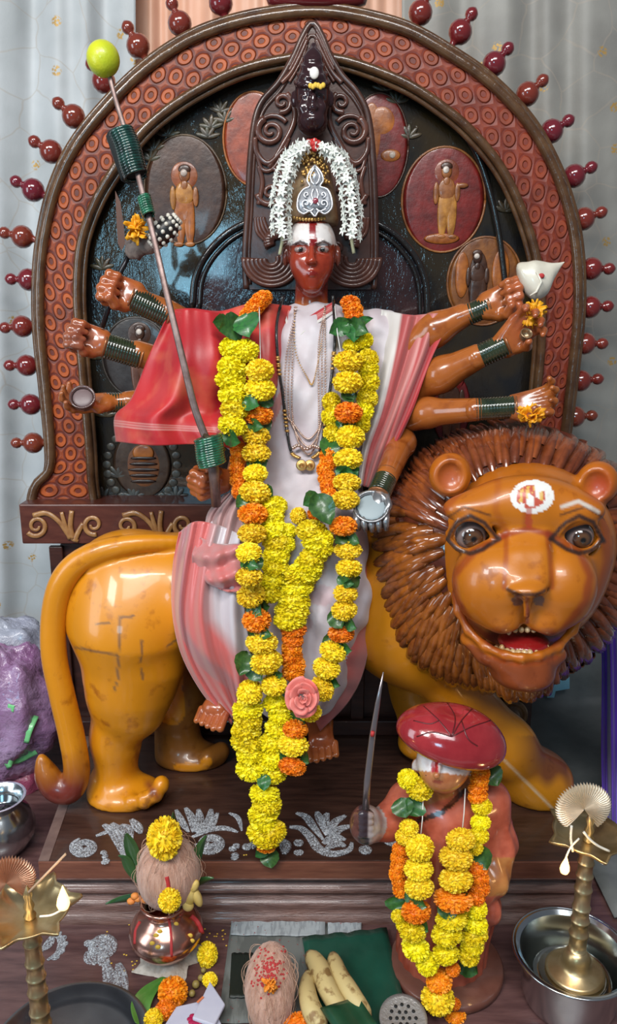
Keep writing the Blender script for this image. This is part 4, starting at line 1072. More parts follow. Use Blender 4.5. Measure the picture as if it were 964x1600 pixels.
# crown
crown_o = P(487, 352, 1.405)
M_crown = mat('crown_paint', (0.16, 0.075, 0.03), 0.35, coat=0.3, var=(0.30, 0.20, 0.11), vscale=40, bmp=.4, bscale=90)
b = MB(); s = sc(487, 300, 1.4)
b.lathe([(41*s, 0), (43*s, 8*s), (42*s, 20*s), (40*s, 30*s), (41*s, 34*s), (38*s, 42*s), (35*s, 60*s), (30*s, 78*s), (24*s, 95*s), (17*s, 108*s), (10*s, 116*s), (0, 120*s)], crown_o, (0, 0.08, 1), 36, 0.95)
crown = b.build('crown', M_crown, god)
M_gold = mat('gold', (0.72, 0.46, 0.16), 0.34, metal=0.75, var=(0.50, 0.28, 0.08), vscale=120)
M_silver = mat('silver', (0.74, 0.75, 0.78), 0.36, metal=0.7, var=(0.5, 0.51, 0.54), vscale=140)
b = MB(); rg = random.Random(3)
for i in range(120):
    t = rg.random(); x = 487+(-1+2*rg.random())*(24-8*t)+ (6 if t < .5 else 0); y = 285-55*t; dd = 1.358+.028*t
    dd += abs(x-487)/26*.018
    b.ell(P(x, y, dd), (2.6*s, 2.4*s, 2.6*s), seg=6, ring=4)
b.build('gold_filigree', M_gold, crown); b = MB()
for k in range(14): b.ell(P(455+4.7*k, 339+4*math.sin(k/13*PI), 1.352+.03*abs(k/13*2-1)**2), .0032, seg=6, ring=4)
b.build('gold_brow_beads', M_gold, crown)
# silver crest plate
b = MB()
SO = [(492, 258), (502, 270), (505, 282), (500, 291), (512, 296), (518, 310), (518, 325), (508, 334), (498, 330), (492, 338), (484, 330), (474, 334), (465, 326), (466, 308), (474, 296), (484, 291), (480, 282), (483, 270)]
sq = [(v.x, v.y) for v in catmull([(x, y, 0) for x, y in SO+[SO[0]]], 60)][:-1]
sd = lambda y: 1.346+(338-y)/80*.024
b.prism([P(x, y, sd(y)) for x, y in sq], [P(x, y, sd(y)+.004) for x, y in sq])
q = [P(x, y, sd(y)-.001) for x, y in sq]; b.tube(q+[q[0]], .0016, 6)
def st2(pts, r=.0016): b.tube([P(v.x, v.y, sd(v.y)-.002) for v in catmull([(x, y, 0) for x, y in pts], 16)], r, 6)
for sg in (-1, 1):
    m = lambda pts: [(492+sg*x, y) for x, y in pts]
    st2(m(spiral(14, 318, 1, 7, 0, 1.2))); st2(m(spiral(13, 304, 1, 5, 1, 1.1))); st2(m([(2, 326), (8, 330), (18, 326)])); st2(m([(1, 262), (7, 274), (5, 284), (1, 288)])); st2(m([(2, 294), (5, 304), (3, 314), (7, 322)]))
b.ell(P(492, 276, sd(276)-.002), (.004, .003, .006)); 
crest = b.build('silver_crest', M_silver, crown)
b = MB(); b.ell(P(493, 314, sd(314)-.003), (.005, .003, .005)); b.build('ruby', mat('ruby', (0.25, 0.03, 0.05), .1, coat=1), crest)
b = MB()
for i in range(14):
    a = i*2.4; b.ell(P(489+9*math.cos(a)*(i/14), 226+7*math.sin(a)*(i/14), 1.385-.006*(i % 3)), (.006, .005, .006), seg=8, ring=6)
tag(b.build('red_flower', mat('red_petals', (0.45, 0.015, 0.012), .6)), 'small red flower tucked at the very top of the goddess crown', 'flower')

# ---- white sari body
def sari_mat():
    return mat('sari_cloth', attr=True, rough=0.55, sheen=0.3, var=(0.86, 0.80, 0.80), vscale=14, bmp=0.25, bscale=70, bdist=.002)
M_sari = sari_mat()
F_ = Field(*bbox([P(270, 470, 1.12), P(680, 1130, 1.10), P(270, 470, 1.48), P(680, 1140, 1.45)], 0.01), 0.0042)
EL(F_, 490, 570, 1.40, 92, 95, .075, .03); EL(F_, 490, 560, 1.355, 62, 55, .035, .04)
CH(F_, [(405, 520, 1.41, 28), (487, 512, 1.405, 26), (590, 520, 1.41, 32)], .03)
EL(F_, 590, 590, 1.39, 48, 100, .055, .03); EL(F_, 380, 600, 1.40, 60, 110, .06, .03)
CH(F_, [(490, 640, 1.40, 85), (480, 760, 1.38, 88)], .05)
EL(F_, 465, 830, 1.30, 108, 70, .12, .05)
CH(F_, [(515, 810, 1.24, 50), (520, 940, 1.225, 52), (495, 1050, 1.225, 42), (490, 1085, 1.225, 34)], .04)
CH(F_, [(350, 850, 1.27, 46), (350, 960, 1.25, 48), (375, 1050, 1.24, 36)], .04)
EL(F_, 430, 940, 1.26, 110, 110, .055, .04)
CH(F_, [(430, 1010, 1.24, 58), (432, 1075, 1.235, 44)], .04)
X, Y, Z = F_.pts()
fold = 0.0018*np.sin((X*1.0+Z*.9)*85+2.5*np.sin(Z*14+X*6)+Y*20)+0.0015*np.sin((X*1.2-Z*.4)*150+2*np.sin(Z*21))
F_.D = F_.D+fold.astype(np.float32)
V, F = F_.mesh(); V = relax(V, F, 2, .5); px, py = pix(V); n1 = vnoise(V, 30, 9); n2 = vnoise(V, 80, 10)
cols = np.tile((0.62, 0.58, 0.61), (len(V), 1)); cols = paint(cols, .35*np.clip(n1*2, 0, 1), (0.50, 0.38, 0.42))
cols = paint(cols, np.clip((440-px+(py-480)*-.10)/6, 0, 1)*(py < 700), (0.46, 0.03, 0.03))
# red neck border and right-hand borders
cols = paint(cols, 1.0*(px > 578+2*n2)*(py > 470)*(py < 520)*(V[:, 1] > 1.42), (0.35, 0.03, 0.03))
cols = paint(cols, .6*(np.hypot((px-470)/22, (py-975)/18) < 1+.3*n2), (0.50, 0.33, 0.36))
cols = paint(cols, .5*(np.hypot((px-503)/18, (py-930)/14) < 1+.3*n2), (0.55, 0.33, 0.36))
cols = paint(cols, .6*(py < 700)*(px < 440)*(np.abs(((px+py*.5) % 60)-30) < 8), (0.55, 0.10, 0.06))
npmesh('sari', V, F, M_sari, god, cols)

# ---- cloth panels
M_red = bpy.data.materials.new('red_silk'); M_red.use_nodes = True; nt = M_red.node_tree; bs = nt.nodes['Principled BSDF']
uvn = nt.nodes.new('ShaderNodeTexCoord').outputs['UV']; sp = nt.nodes.new('ShaderNodeSeparateXYZ'); nt.links.new(uvn, sp.inputs[0])
v_ = mth(nt, 'ADD', sp.outputs[1], mth(nt, 'MULTIPLY_ADD', noise_tex(nt, 9, 2), .02, -.01))
band = ramp(nt, v_, [(0.0, (0, 0, 0)), (0.79, (0, 0, 0)), (0.80, (.8,)*3), (0.81, (.1,)*3), (0.825, (.8,)*3), (0.835, (.1,)*3), (0.85, (.9,)*3), (0.86, (0, 0, 0)), (0.97, (0, 0, 0))])
base = ramp(nt, noise_tex(nt, 7, 3), [(0.38, (0.40, 0.010, 0.018)), (0.6, (0.52, 0.026, 0.028))])
gold_ = ramp(nt, noise_tex(nt, 8, 4, rough=.6), [(0.50, (0, 0, 0)), (0.66, (1, 1, 1))])
c1 = mixc(nt, mth(nt, 'MULTIPLY', gold_, 0.55), base, (0.62, 0.17, 0.08))
c2 = mixc(nt, mth(nt, 'MULTIPLY', band, .8), c1, (0.66, 0.34, 0.30))
nt.links.new(c2, bs.inputs['Base Color']); bs.inputs['Roughness'].default_value = .42; bs.inputs['Sheen Weight'].default_value = .12
bump(nt, bs, noise_tex(nt, 220, 3), .15, .001)
def panel_cloth(name, rows, m, nu=60, nv=60, disp=None, solid=.002, parent=None):
    b = MB(); b.grid(loft(rows, nu, nv, disp)); return b.build(name, m, parent, solid=solid)
# wide red pallu hanging from the left shoulder and arms
panel_cloth('red_pallu', [[(266, 484, 1.33), (300, 482, 1.315), (345, 486, 1.33), (395, 474, 1.345), (455, 478, 1.37)],
    [(236, 548, 1.33), (290, 545, 1.285), (350, 560, 1.29), (400, 560, 1.295), (440, 570, 1.315)],
    [(206, 622, 1.325), (270, 620, 1.265), (330, 630, 1.275), (380, 640, 1.285), (420, 650, 1.30)],
    [(180, 650, 1.32), (235, 655, 1.255), (300, 660, 1.255), (360, 665, 1.275), (405, 680, 1.295)],
    [(181, 690, 1.32), (240, 696, 1.255), (310, 694, 1.250), (360, 700, 1.27), (392, 712, 1.29)]], M_red, 90, 70,
    lambda u, v: .012*math.sin(u*13+v*2.5)*(.3+.7*v)+.006*math.sin(u*27-v*4)+.004*math.sin(v*9+u*5), parent=god)
# right-hand border of the white sari
M_rb = bpy.data.materials.new('red_woven_border'); M_rb.use_nodes = True; nt = M_rb.node_tree; bs = nt.nodes['Principled BSDF']
uvn = nt.nodes.new('ShaderNodeTexCoord').outputs['UV']; sp = nt.nodes.new('ShaderNodeSeparateXYZ'); nt.links.new(uvn, sp.inputs[0])
c = ramp(nt, sp.outputs[0], [(0, (0.60, 0.57, 0.54)), (.22, (0.60, 0.56, 0.53)), (.26, (0.40, .06, .06)), (.5, (0.48, .13, .12)), (.58, (0.55, 0.22, .20)), (.63, (.45, .06, .06)), (.72, (0.55, 0.22, .20)), (.80, (0.40, .03, .035)), (1, (.44, .03, .035))])
nt.links.new(c, bs.inputs['Base Color']); bs.inputs['Roughness'].default_value = .5; bs.inputs['Sheen Weight'].default_value = .3
bump(nt, bs, noise_tex(nt, 200, 3), .15, .001)
panel_cloth('sari_border', [[(596, 484, 1.375), (640, 492, 1.345), (675, 490, 1.33), (712, 486, 1.325)], [(590, 560, 1.335), (628, 550, 1.325), (655, 560, 1.315), (676, 556, 1.31)],
    [(580, 640, 1.325), (604, 640, 1.312), (625, 640, 1.302), (645, 640, 1.30)], [(566, 700, 1.325), (580, 705, 1.312), (598, 712, 1.30), (612, 712, 1.30)], [(560, 760, 1.31), (568, 760, 1.30), (580, 762, 1.295), (592, 762, 1.295)]],
    M_rb, 50, 60, lambda u, v: .007*math.sin(u*16+v*3)+.003*math.sin(u*33), parent=god)
panel_cloth('neck_border', [[(446, 500, 1.352), (452, 478, 1.375)], [(454, 540, 1.330), (466, 505, 1.345)], [(474, 520, 1.326), (484, 494, 1.345)], [(500, 503, 1.333), (500, 484, 1.358)], [(524, 488, 1.352), (520, 472, 1.375)]], M_rb, 12, 40, parent=god)
# pink satin drape on the left, in folds over the leg
M_pink = bpy.data.materials.new('pink_satin'); M_pink.use_nodes = True; nt = M_pink.node_tree; bs = nt.nodes['Principled BSDF']
uvn = nt.nodes.new('ShaderNodeTexCoord').outputs['UV']; sp = nt.nodes.new('ShaderNodeSeparateXYZ'); nt.links.new(uvn, sp.inputs[0])
uu = mth(nt, 'ADD', sp.outputs[0], mth(nt, 'MULTIPLY_ADD', noise_tex(nt, 10, 2), .06, -.03))
uu = mth(nt, 'SUBTRACT', uu, mth(nt, 'MULTIPLY', mth(nt, 'MAXIMUM', mth(nt, 'SUBTRACT', sp.outputs[1], .45), 0), 1.0))
c = ramp(nt, uu, [(0, (.58, .11, .10)), (.06, (.60, .10, .10)), (.09, (.42, .15, .15)), (.22, (.38, .15, .16)), (.30, (.60, .14, .13)), (.54, (.60, .13, .12)), (.64, (.50, .30, .30)), (.72, (.55, .48, .50)), (1, (.6, .56, .6))])
nt.links.new(c, bs.inputs['Base Color']); bs.inputs['Roughness'].default_value = .33; bs.inputs['Sheen Weight'].default_value = .4; bs.inputs['Coat Weight'].default_value = .15
bump(nt, bs, noise_tex(nt, 260, 3), .12, .001)
panel_cloth('pink_side_drape', [[(280, 832, 1.235), (305, 815, 1.215), (340, 820, 1.205), (375, 835, 1.20)], [(271, 880, 1.23), (295, 890, 1.195), (330, 880, 1.18), (375, 880, 1.175)],
    [(269, 950, 1.23), (292, 960, 1.18), (330, 950, 1.165), (382, 950, 1.165)], [(283, 1020, 1.225), (306, 1020, 1.175), (345, 1010, 1.16), (390, 1010, 1.165)],
    [(318, 1085, 1.22), (335, 1070, 1.185), (362, 1050, 1.17), (392, 1060, 1.17)], [(362, 1132, 1.21), (366, 1115, 1.195), (374, 1100, 1.18), (392, 1100, 1.18)]], M_pink, 70, 80,
    lambda u, v: .009*math.sin(u*17+v*5)*(.4+.6*math.sin(PI*v))+.004*math.sin(u*37+v*9), parent=god)
M_pk2 = mat('pink_border_silk', (0.58, 0.13, 0.12), .36, sheen=.4, var=(.48, .22, .21), vscale=16, bmp=.15, bscale=200)
panel_cloth('pink_fold', [[(312, 840, 1.20), (340, 850, 1.17), (378, 850, 1.165)], [(300, 870, 1.195), (335, 885, 1.15), (378, 880, 1.15)], [(312, 905, 1.19), (345, 915, 1.15), (380, 915, 1.15)], [(335, 915, 1.19), (355, 925, 1.165), (380, 928, 1.16)]],
    M_pk2, 40, 40, lambda u, v: .010*math.sin(v*16+u*4)+.003*math.sin(u*20), parent=god)
M_mauve = mat('mauve_blouse_cloth', (0.36, 0.19, 0.18), .5, sheen=.4, var=(.46, .28, .27), vscale=20)
panel_cloth('gathered_cuff', [[(352, 772, 1.27), (368, 768, 1.245), (388, 772, 1.25)], [(326, 800, 1.27), (352, 800, 1.225), (388, 800, 1.235)], [(322, 830, 1.25), (350, 835, 1.205), (388, 832, 1.215)], [(332, 856, 1.23), (352, 860, 1.195), (388, 858, 1.20)]],
    M_mauve, 40, 40, lambda u, v: .008*math.sin(u*22+v*7), parent=god)
# right hem
M_hem = bpy.data.materials.new('hem_cloth'); M_hem.use_nodes = True; nt = M_hem.node_tree; bs = nt.nodes['Principled BSDF']
uvn = nt.nodes.new('ShaderNodeTexCoord').outputs['UV']; sp = nt.nodes.new('ShaderNodeSeparateXYZ'); nt.links.new(uvn, sp.inputs[0])
zz = mth(nt, 'MULTIPLY', mth(nt, 'ABSOLUTE', mth(nt, 'SUBTRACT', mth(nt, 'FRACT', mth(nt, 'MULTIPLY', sp.outputs[1], 46)), .5)), .14)
c = ramp(nt, mth(nt, 'ADD', sp.outputs[0], zz), [(0, (.6, .57, .6)), (.30, (.6, .57, .6)), (.32, (.56, .14, .13)), (1, (.50, .09, .09))])
nt.links.new(c, bs.inputs['Base Color']); bs.inputs['Roughness'].default_value = .45; bs.inputs['Sheen Weight'].default_value = .3
panel_cloth('lower_hem', [[(560, 880, 1.225), (568, 880, 1.24), (576, 882, 1.26)], [(550, 960, 1.19), (564, 962, 1.205), (577, 965, 1.24)], [(530, 1020, 1.185), (552, 1030, 1.20), (570, 1040, 1.24)], [(505, 1070, 1.19), (528, 1080, 1.20), (545, 1095, 1.24)], [(478, 1110, 1.20), (490, 1122, 1.21), (500, 1142, 1.24)]],
    M_hem, 30, 70, lambda u, v: .004*math.sin(v*34+u*3), parent=god)
# ============================================================ FLOWERS
def marigold_mesh(name, m, seed, n=400):
    r = random.Random(seed); b = MB(); b.ell((0, 0, 0), .84, seg=18, ring=12)
    for i in range(n):
        z = 1-2*(i+.5)/n; ph = i*2.39996+r.uniform(-.15, .15); q = math.sqrt(1-z*z)
        o = Vector((q*math.cos(ph), q*math.sin(ph), z)); t1 = o.orthogonal().normalized(); t1.rotate(Matrix.Rotation(r.uniform(0, 6.28), 3, o)); t2 = o.cross(t1)
        k = r.uniform(.95, 1.05); w = r.uniform(.080, .115); bend = r.uniform(-.10, .22)
        rows = []
        for (h, ww, sh) in ((.62, .55, 0), (.86, .95, .3), (.98*k, 1.0, .9), (1.04*k, .55, 1.7)):
            c = o*h+t2*(sh*bend*.6)
            rows.append([c+t1*(w*ww*e)+o*(-.05*(1-abs(e))+ (.04 if (e != 0) and h > .95 else 0)) - t2*(.05*(1-abs(e))) for e in (-1, -.35, .35, 1)])
        b.grid(rows, uv=False)
    me_o = b.build(name, m, None, smooth=True); me = me_o.data; bpy.data.objects.remove(me_o); return me
def petal_mat(name, c1, c2, hr=.18):
    m = mat(name, c1, .55, var=c2, vscale=2.2, objrand=hr, sss=0)
    return m
M_y = petal_mat('marigold_yellow', (0.98, 0.68, 0.02), (0.94, 0.73, 0.02)); M_l = petal_mat('marigold_lemon', (0.94, 0.76, 0.01), (0.86, 0.72, 0.006))
M_o = petal_mat('marigold_orange', (0.90, 0.23, 0.004), (0.94, 0.34, 0.008), .12)
FM = {'Y': [marigold_mesh('marigold_yellow', M_y, s_) for s_ in (1, 2, 3)], 'L': [marigold_mesh('marigold_lemon', M_l, s_) for s_ in (4, 5, 6)], 'O': [marigold_mesh('marigold_orange', M_o, s_) for s_ in (7, 8)]}
def leaf_mb(L=1.0, W=.42, seed=0):
    r = random.Random(seed); b = MB(); rows = []
    for i in range(13):
        t = i/12; w = W*(math.sin(PI*min(1, t**.8))**.75)*(1+.04*math.sin(i*2.1)) if 0 < t < 1 else .01
        rows.append([Vector((e*w, -.18*abs(e)*w*2+.10*math.sin(t*3+seed)+.05*math.sin(t*9+e*2), -t*L)) for e in (-1, -.5, 0, .5, 1)])
    b.grid(rows); return b
M_leaf = mat('green_leaf', (0.02, 0.085, 0.02), .38, coat=.2, var=(0.045, 0.15, 0.03), vscale=9, objrand=.4)
leafm = []
for s_ in range(3):
    o = leaf_mb(seed=s_).build('leaf', M_leaf); leafm.append(o.data); bpy.data.objects.remove(o)
def bvh_of(objs):
    vs = []; fs = []
    for o in objs:
        n = len(vs); M = o.matrix_world if False else None
        vs += [tuple(v.co) for v in o.data.vertices]; fs += [tuple(i+n for i in p.vertices) for p in o.data.polygons]
    return BVHTree.FromPolygons(vs, fs)
gobjs = [o for o in bpy.data.objects if o.type == 'MESH' and o.parent in (god, lion) and o.name.split('.')[0] in ('body', 'sari', 'red_pallu', 'sari_border', 'pink_side_drape', 'pink_fold', 'lower_hem', 'gathered_cuff', 'mane')]
GB = bvh_of(gobjs)
def hitd(bv, x, y):
    h = bv.ray_cast(_O, ray(x, y).normalized()); return h[0].y if h[0] is not None else None
rf = random.Random(21)
def put_flower(kind, x, y, d, rx, ry, tilt=0, parent=None, name='marigold'):
    me = FM[kind][rf.randrange(len(FM[kind]))]; s = sc(x, y, d)
    o = link(name, me, parent)
    R = Matrix.Rotation(math.radians(tilt), 4, 'Y') @ Matrix.Rotation(rf.uniform(-.25, .25), 4, 'X')
    o.matrix_basis = Matrix.Translation(P(x, y, d)) @ R @ Matrix.Diagonal((rx*s, (rx+ry)/2*s*.9, ry*s, 1)) @ Matrix.Rotation(rf.uniform(0, 6.28), 4, 'Z')
    return o
def put_leaf(x, y, d, L, ang, parent=None, W=1.0, pitch=-.5, name='leaf'):
    """ang: 0 = pointing down in the photo, + = to the right"""
    s = sc(x, y, d); o = link(name, leafm[rf.randrange(3)], parent)
    o.matrix_basis = Matrix.Translation(P(x, y, d)) @ Matrix.Rotation(-math.radians(ang), 4, 'Y') @ Matrix.Rotation(pitch, 4, 'X') @ Matrix.Diagonal((L*s*W, L*s, L*s, 1)) @ Matrix.Rotation(rf.uniform(-.3, .3), 4, 'Z') @ Matrix.Translation((0, 0, .5))
    return o
GY = [470, 520, 560, 700, 790, 860, 1000, 1150, 1240, 1345]; GD = [1.365, 1.33, 1.30, 1.27, 1.20, 1.165, 1.145, 1.135, 1.115, 1.100]
def gdep(bv, x, y, r, layer, yy=GY, dd=GD):
    d = float(np.interp(y, yy, dd)); hs = [hitd(bv, x+a, y+c) for a, c in ((0, 0), (r*.6, 0), (-r*.6, 0), (0, r*.5))]
    hs = [h for h in hs if h is not None and h < d+.12]
    if hs and y < 1090: d = min(d, min(hs)-r*.0010*.75)
    return d-layer
def garland(name, label, items, layer, bv=GB, yy=GY, dd=GD, group=None, thread=None):
    g = thing(name, label, 'garland', P(items[0][1], items[0][2], 1.2), group)
    prev = None
    for it in items:
        k, x, y, rx, ry = it[:5]; ex = it[5] if len(it) > 5 else 0; lay = it[6] if len(it) > 6 else 0
        d = gdep(bv, x, y, max(rx, 8), layer+lay, yy, dd)
        if k in FM: put_flower(k, x, y, d, rx, ry, ex, g)
        else: put_leaf(x, y, d+.004, rx, ex, g, ry/rx*2.2 if rx else 1)
    if thread:
        for th_ in thread:
            b = MB(); b.tube([P(x, y, gdep(bv, x, y, 8, layer, yy, dd)-.004) for x, y in th_], .0009, 5); b.build('thread', mat('white_thread', (.7, .68, .64), .7), g)
    return g
# single spaced strand, both sides, meeting at the rose
A_ = [('Y', 406, 579, 23, 17), ('Y', 406, 608, 24, 18), ('f', 392, 630, 34, 14, 80), ('f', 415, 628, 30, 12, -70), ('O', 404, 649, 22, 15), ('f', 400, 664, 34, 12, 85), ('f', 412, 664, 30, 12, -80), ('Y', 400, 681, 22, 15), ('Y', 400, 708, 22, 15), ('f', 398, 724, 32, 10, 85), ('f', 404, 724, 32, 10, -85),
      ('Y', 399, 740, 21, 14), ('Y', 398, 769, 24, 17, 8), ('f', 380, 783, 30, 14, -50), ('f', 418, 768, 24, 12, 60), ('O', 395, 803, 26, 16), ('f', 392, 818, 34, 12, 80), ('Y', 394, 834, 23, 16), ('Y', 389, 864, 22, 15), ('f', 390, 881, 36, 12, 85), ('f', 396, 881, 36, 12, -85), ('Y', 389, 901, 23, 15), ('Y', 392, 931, 24, 17, -10),
      ('f', 398, 950, 34, 18, 60), ('f', 410, 946, 30, 14, 100), ('O', 401, 969, 24, 18), ('f', 406, 987, 42, 13, 85), ('Y', 409, 1004, 24, 17), ('Y', 416, 1034, 25, 19, -8), ('f', 380, 1036, 40, 18, -20), ('f', 398, 1050, 36, 16, 50), ('f', 428, 1052, 36, 16, 110), ('Y', 428, 1071, 21, 16), ('f', 447, 1080, 24, 12, 100),
      ('Y', 544, 565, 24, 17), ('Y', 543, 597, 24, 17), ('f', 545, 618, 28, 12, 40), ('f', 548, 616, 24, 10, -60), ('O', 544, 645, 24, 16), ('f', 538, 662, 30, 10, 80), ('f', 545, 662, 28, 10, -85), ('Y', 547, 683, 24, 18), ('Y', 544, 717, 22, 16), ('f', 540, 737, 36, 12, 88), ('f', 546, 737, 36, 12, -88), ('Y', 542, 754, 21, 14), ('Y', 540, 781, 21, 15),
      ('O', 536, 822, 21, 15), ('f', 532, 842, 26, 11, -60), ('f', 550, 842, 30, 12, 70), ('Y', 544, 860, 21, 13), ('Y', 545, 888, 22, 15), ('f', 540, 908, 34, 11, 88), ('f', 550, 908, 34, 11, -88), ('Y', 540, 927, 21, 14), ('Y', 538, 953, 21, 16), ('f', 526, 968, 34, 16, 40), ('f', 544, 974, 34, 14, 75), ('O', 533, 990, 20, 14),
      ('f', 520, 1004, 34, 18, 30), ('f', 538, 1010, 30, 14, 80), ('Y', 520, 1018, 21, 15, 25), ('Y', 510, 1044, 22, 16, 10), ('f', 516, 1064, 36, 14, 75), ('Y', 503, 1076, 17, 20, -30), ('Y', 484, 1112, 20, 14, 0), ('f', 462, 1124, 34, 12, 80), ('O', 461, 1139, 20, 14), ('Y', 458, 1164, 23, 17), ('f', 470, 1182, 34, 18, 60), ('f', 446, 1184, 24, 12, -40), ('O', 457, 1197, 21, 13, 15)]
garland('marigold_garland', 'long marigold garland of single spaced flowers and leaf scraps down the goddess front', A_, .024, thread=[[(405, 478), (406, 520), (407, 565)], [(523, 478), (527, 520), (534, 560)]])
# thick double garland
r5 = random.Random(5)
def stack(k, pts, n, rx, ry, lay=0.0, jit=3):
    out = []
    for v in catmull([(x, y, 0) for x, y in pts], n): out.append((k, v.x+r5.uniform(-jit, jit), v.y, rx*r5.uniform(.93, 1.08), ry*r5.uniform(.93, 1.08), r5.uniform(-15, 15), lay))
    return out
B_l = [('O', 408, 469, 18, 13, -30), ('O', 398, 480, 19, 13, -30), ('O', 388, 491, 15, 11, -30), ('f', 360, 511, 44, 24, -70), ('f', 388, 508, 46, 26, 15), ('f', 345, 505, 30, 16, -90)]
B_l += [('L', 364, 544, 21, 17), ('L', 384, 548, 20, 17)] + stack('L', [(362, 575), (359, 600), (366, 632), (365, 665)], 5, 23, 17, 0, 2) + [('f', 362, 684, 40, 16, 75)] + stack('O', [(370, 702), (372, 735), (378, 768)], 5, 13, 13, -.006)
B_l += stack('L', [(424, 792), (430, 835), (430, 880), (424, 925)], 8, 22, 17, -.004)
B_l += stack('L', [(432, 1098), (440, 1122), (430, 1150), (426, 1180), (430, 1208)], 6, 21, 17) + [('Y', 390, 1082, 21, 19, -30, .012)] + stack('L', [(386, 1108), (384, 1135), (388, 1165), (392, 1202)], 6, 23, 18)
B_l += [('O', 446, 1196, 14, 12, 0, .004), ('f', 413, 1222, 26, 12, 0, .02)] + stack('L', [(415, 1240), (413, 1262), (412, 1285)], 4, 23, 15) + [('L', 408, 1302, 23, 16), ('L', 425, 1300, 23, 17), ('L', 418, 1312, 24, 12), ('O', 416, 1324, 14, 8), ('f', 423, 1340, 30, 18, 10, -.004), ('f', 408, 1330, 24, 12, -60)]
garland('marigold_garland', 'thick packed garland of lemon yellow marigolds along the left, ending in a tassel', B_l, .004)
B_r = [('O', 547, 473, 17, 11), ('O', 551, 484, 17, 12), ('O', 553, 495, 15, 11), ('f', 530, 512, 40, 16, -60), ('f', 560, 512, 44, 16, 70), ('f', 550, 520, 36, 18, 10), ('f', 572, 502, 34, 8, 110), ('f', 538, 505, 36, 9, -100), ('L', 566, 532, 18, 14), ('L', 550, 540, 16, 10)]
B_r += stack('L', [(574, 562), (577, 590), (572, 630), (562, 662)], 6, 16, 16, -.010, 1) + stack('L', [(519, 628), (517, 650), (520, 678)], 3, 14, 15, -.008, 1) + [('f', 515, 700, 40, 18, -10)] + stack('O', [(513, 712), (509, 740), (514, 775)], 6, 13, 12, -.004, 2)
B_r += [('f', 505, 795, 56, 22, 30, .006), ('f', 486, 782, 34, 16, -60), ('Y', 466, 806, 13, 13), ('O', 491, 803, 11, 11), ('L', 450, 830, 13, 12), ('L', 448, 850, 14, 12)]
B_r += stack('L', [(490, 830), (500, 852), (488, 874), (476, 895)], 6, 25, 17, .004, 3) + stack('L', [(470, 902), (463, 925), (456, 950), (454, 968)], 5, 26, 16, .002, 2) + stack('O', [(457, 984), (455, 1010), (457, 1030), (458, 1050)], 6, 18, 13, -.002, 2)
garland('marigold_garland', 'thick garland with lemon yellow cluster on the lap and an orange run below it', B_r, .002)
# rose
M_rose = mat('pink_rose_petal', (0.82, 0.16, 0.13), .5, sheen=.3, var=(0.80, 0.24, 0.20), vscale=30)
rd = gdep(GB, 473, 1089, 28, .05); ro = P(473, 1089, rd); s = sc(473, 1089, rd)
b = MB(); rr_ = random.Random(9)
fw = Vector((0.05, -1, .25)).normalized(); qr = Vector((0, 0, 1)).rotation_difference(fw)
for ring, (n, R, tilt, sz) in enumerate([(2, 2, .1, 9), (3, 5, .3, 13), (3, 9, .6, 17), (4, 13, .9, 20), (5, 17, 1.2, 22)]):
    for k in range(n):
        a = 2*PI*k/n+ring*.9+rr_.uniform(-.35, .35); sz_ = sz; sz = sz_*rr_.uniform(.9, 1.12); rows = []
        for i in range(6):
            t = i/5; row = []
            for j in range(7):
                e = j/3-1; wd_ = sz*(.35+.75*math.sin(PI*min(.95, t*.75+.12)))
                ang = a+e*wd_/max(R+6, 8)*.9; rad = R*.45+t*sz*math.sin(tilt)+.8*math.sin(t*8+k); z = (14-ring*3.2)+t*sz*math.cos(tilt)-.12*e*e*sz*t + (2.6*math.sin(e*4+k*2+ring)*(t-.4) if t > .4 else 0)
                row.append(ro+qr @ (Vector((rad*math.cos(ang), rad*math.sin(ang)*1.12, z-8))*s))
            rows.append(row)
        b.grid(rows, uv=False); sz = sz_
tag(b.build('rose', M_rose, solid=.0004), 'pink rose tucked into the goddess garlands at knee height', 'flower')
# jasmine garland around the crown
M_jas = mat('jasmine_white', (0.72, 0.74, 0.68), .5, objrand=.15)
b = MB()
for k in range(6):
    a = 2*PI*k/6; rows = []
    for i in range(5):
        t = i/4; w = .22*math.sin(PI*min(.97, t*.85+.1)); c = Vector((math.cos(a)*t*1.0, math.sin(a)*t*1.0, .25+.55*t-.45*t*t)); sd_ = Vector((-math.sin(a), math.cos(a), 0))
        rows.append([c-sd_*w+Vector((0, 0, .06)), c, c+sd_*w+Vector((0, 0, .06))])
    b.grid(rows, uv=False)
b.tube([(0, 0, -1.1), (0, 0, -.3), (0, 0, .3)], [.10, .13, .22], 6); b.ell((0, 0, .3), (.14, .14, .2), seg=6, ring=4)
oj = b.build('jasmine_flower', M_jas); jm = oj.data; bpy.data.objects.remove(oj)
jg = thing('jasmine_garland', 'white jasmine garland looped over the goddess crown', 'garland', P(487, 225, 1.37))
paths = [[(478, 226), (458, 242), (447, 268), (440, 300), (438, 335), (441, 372)], [(502, 228), (524, 242), (538, 268), (546, 300), (550, 335), (549, 370)]]
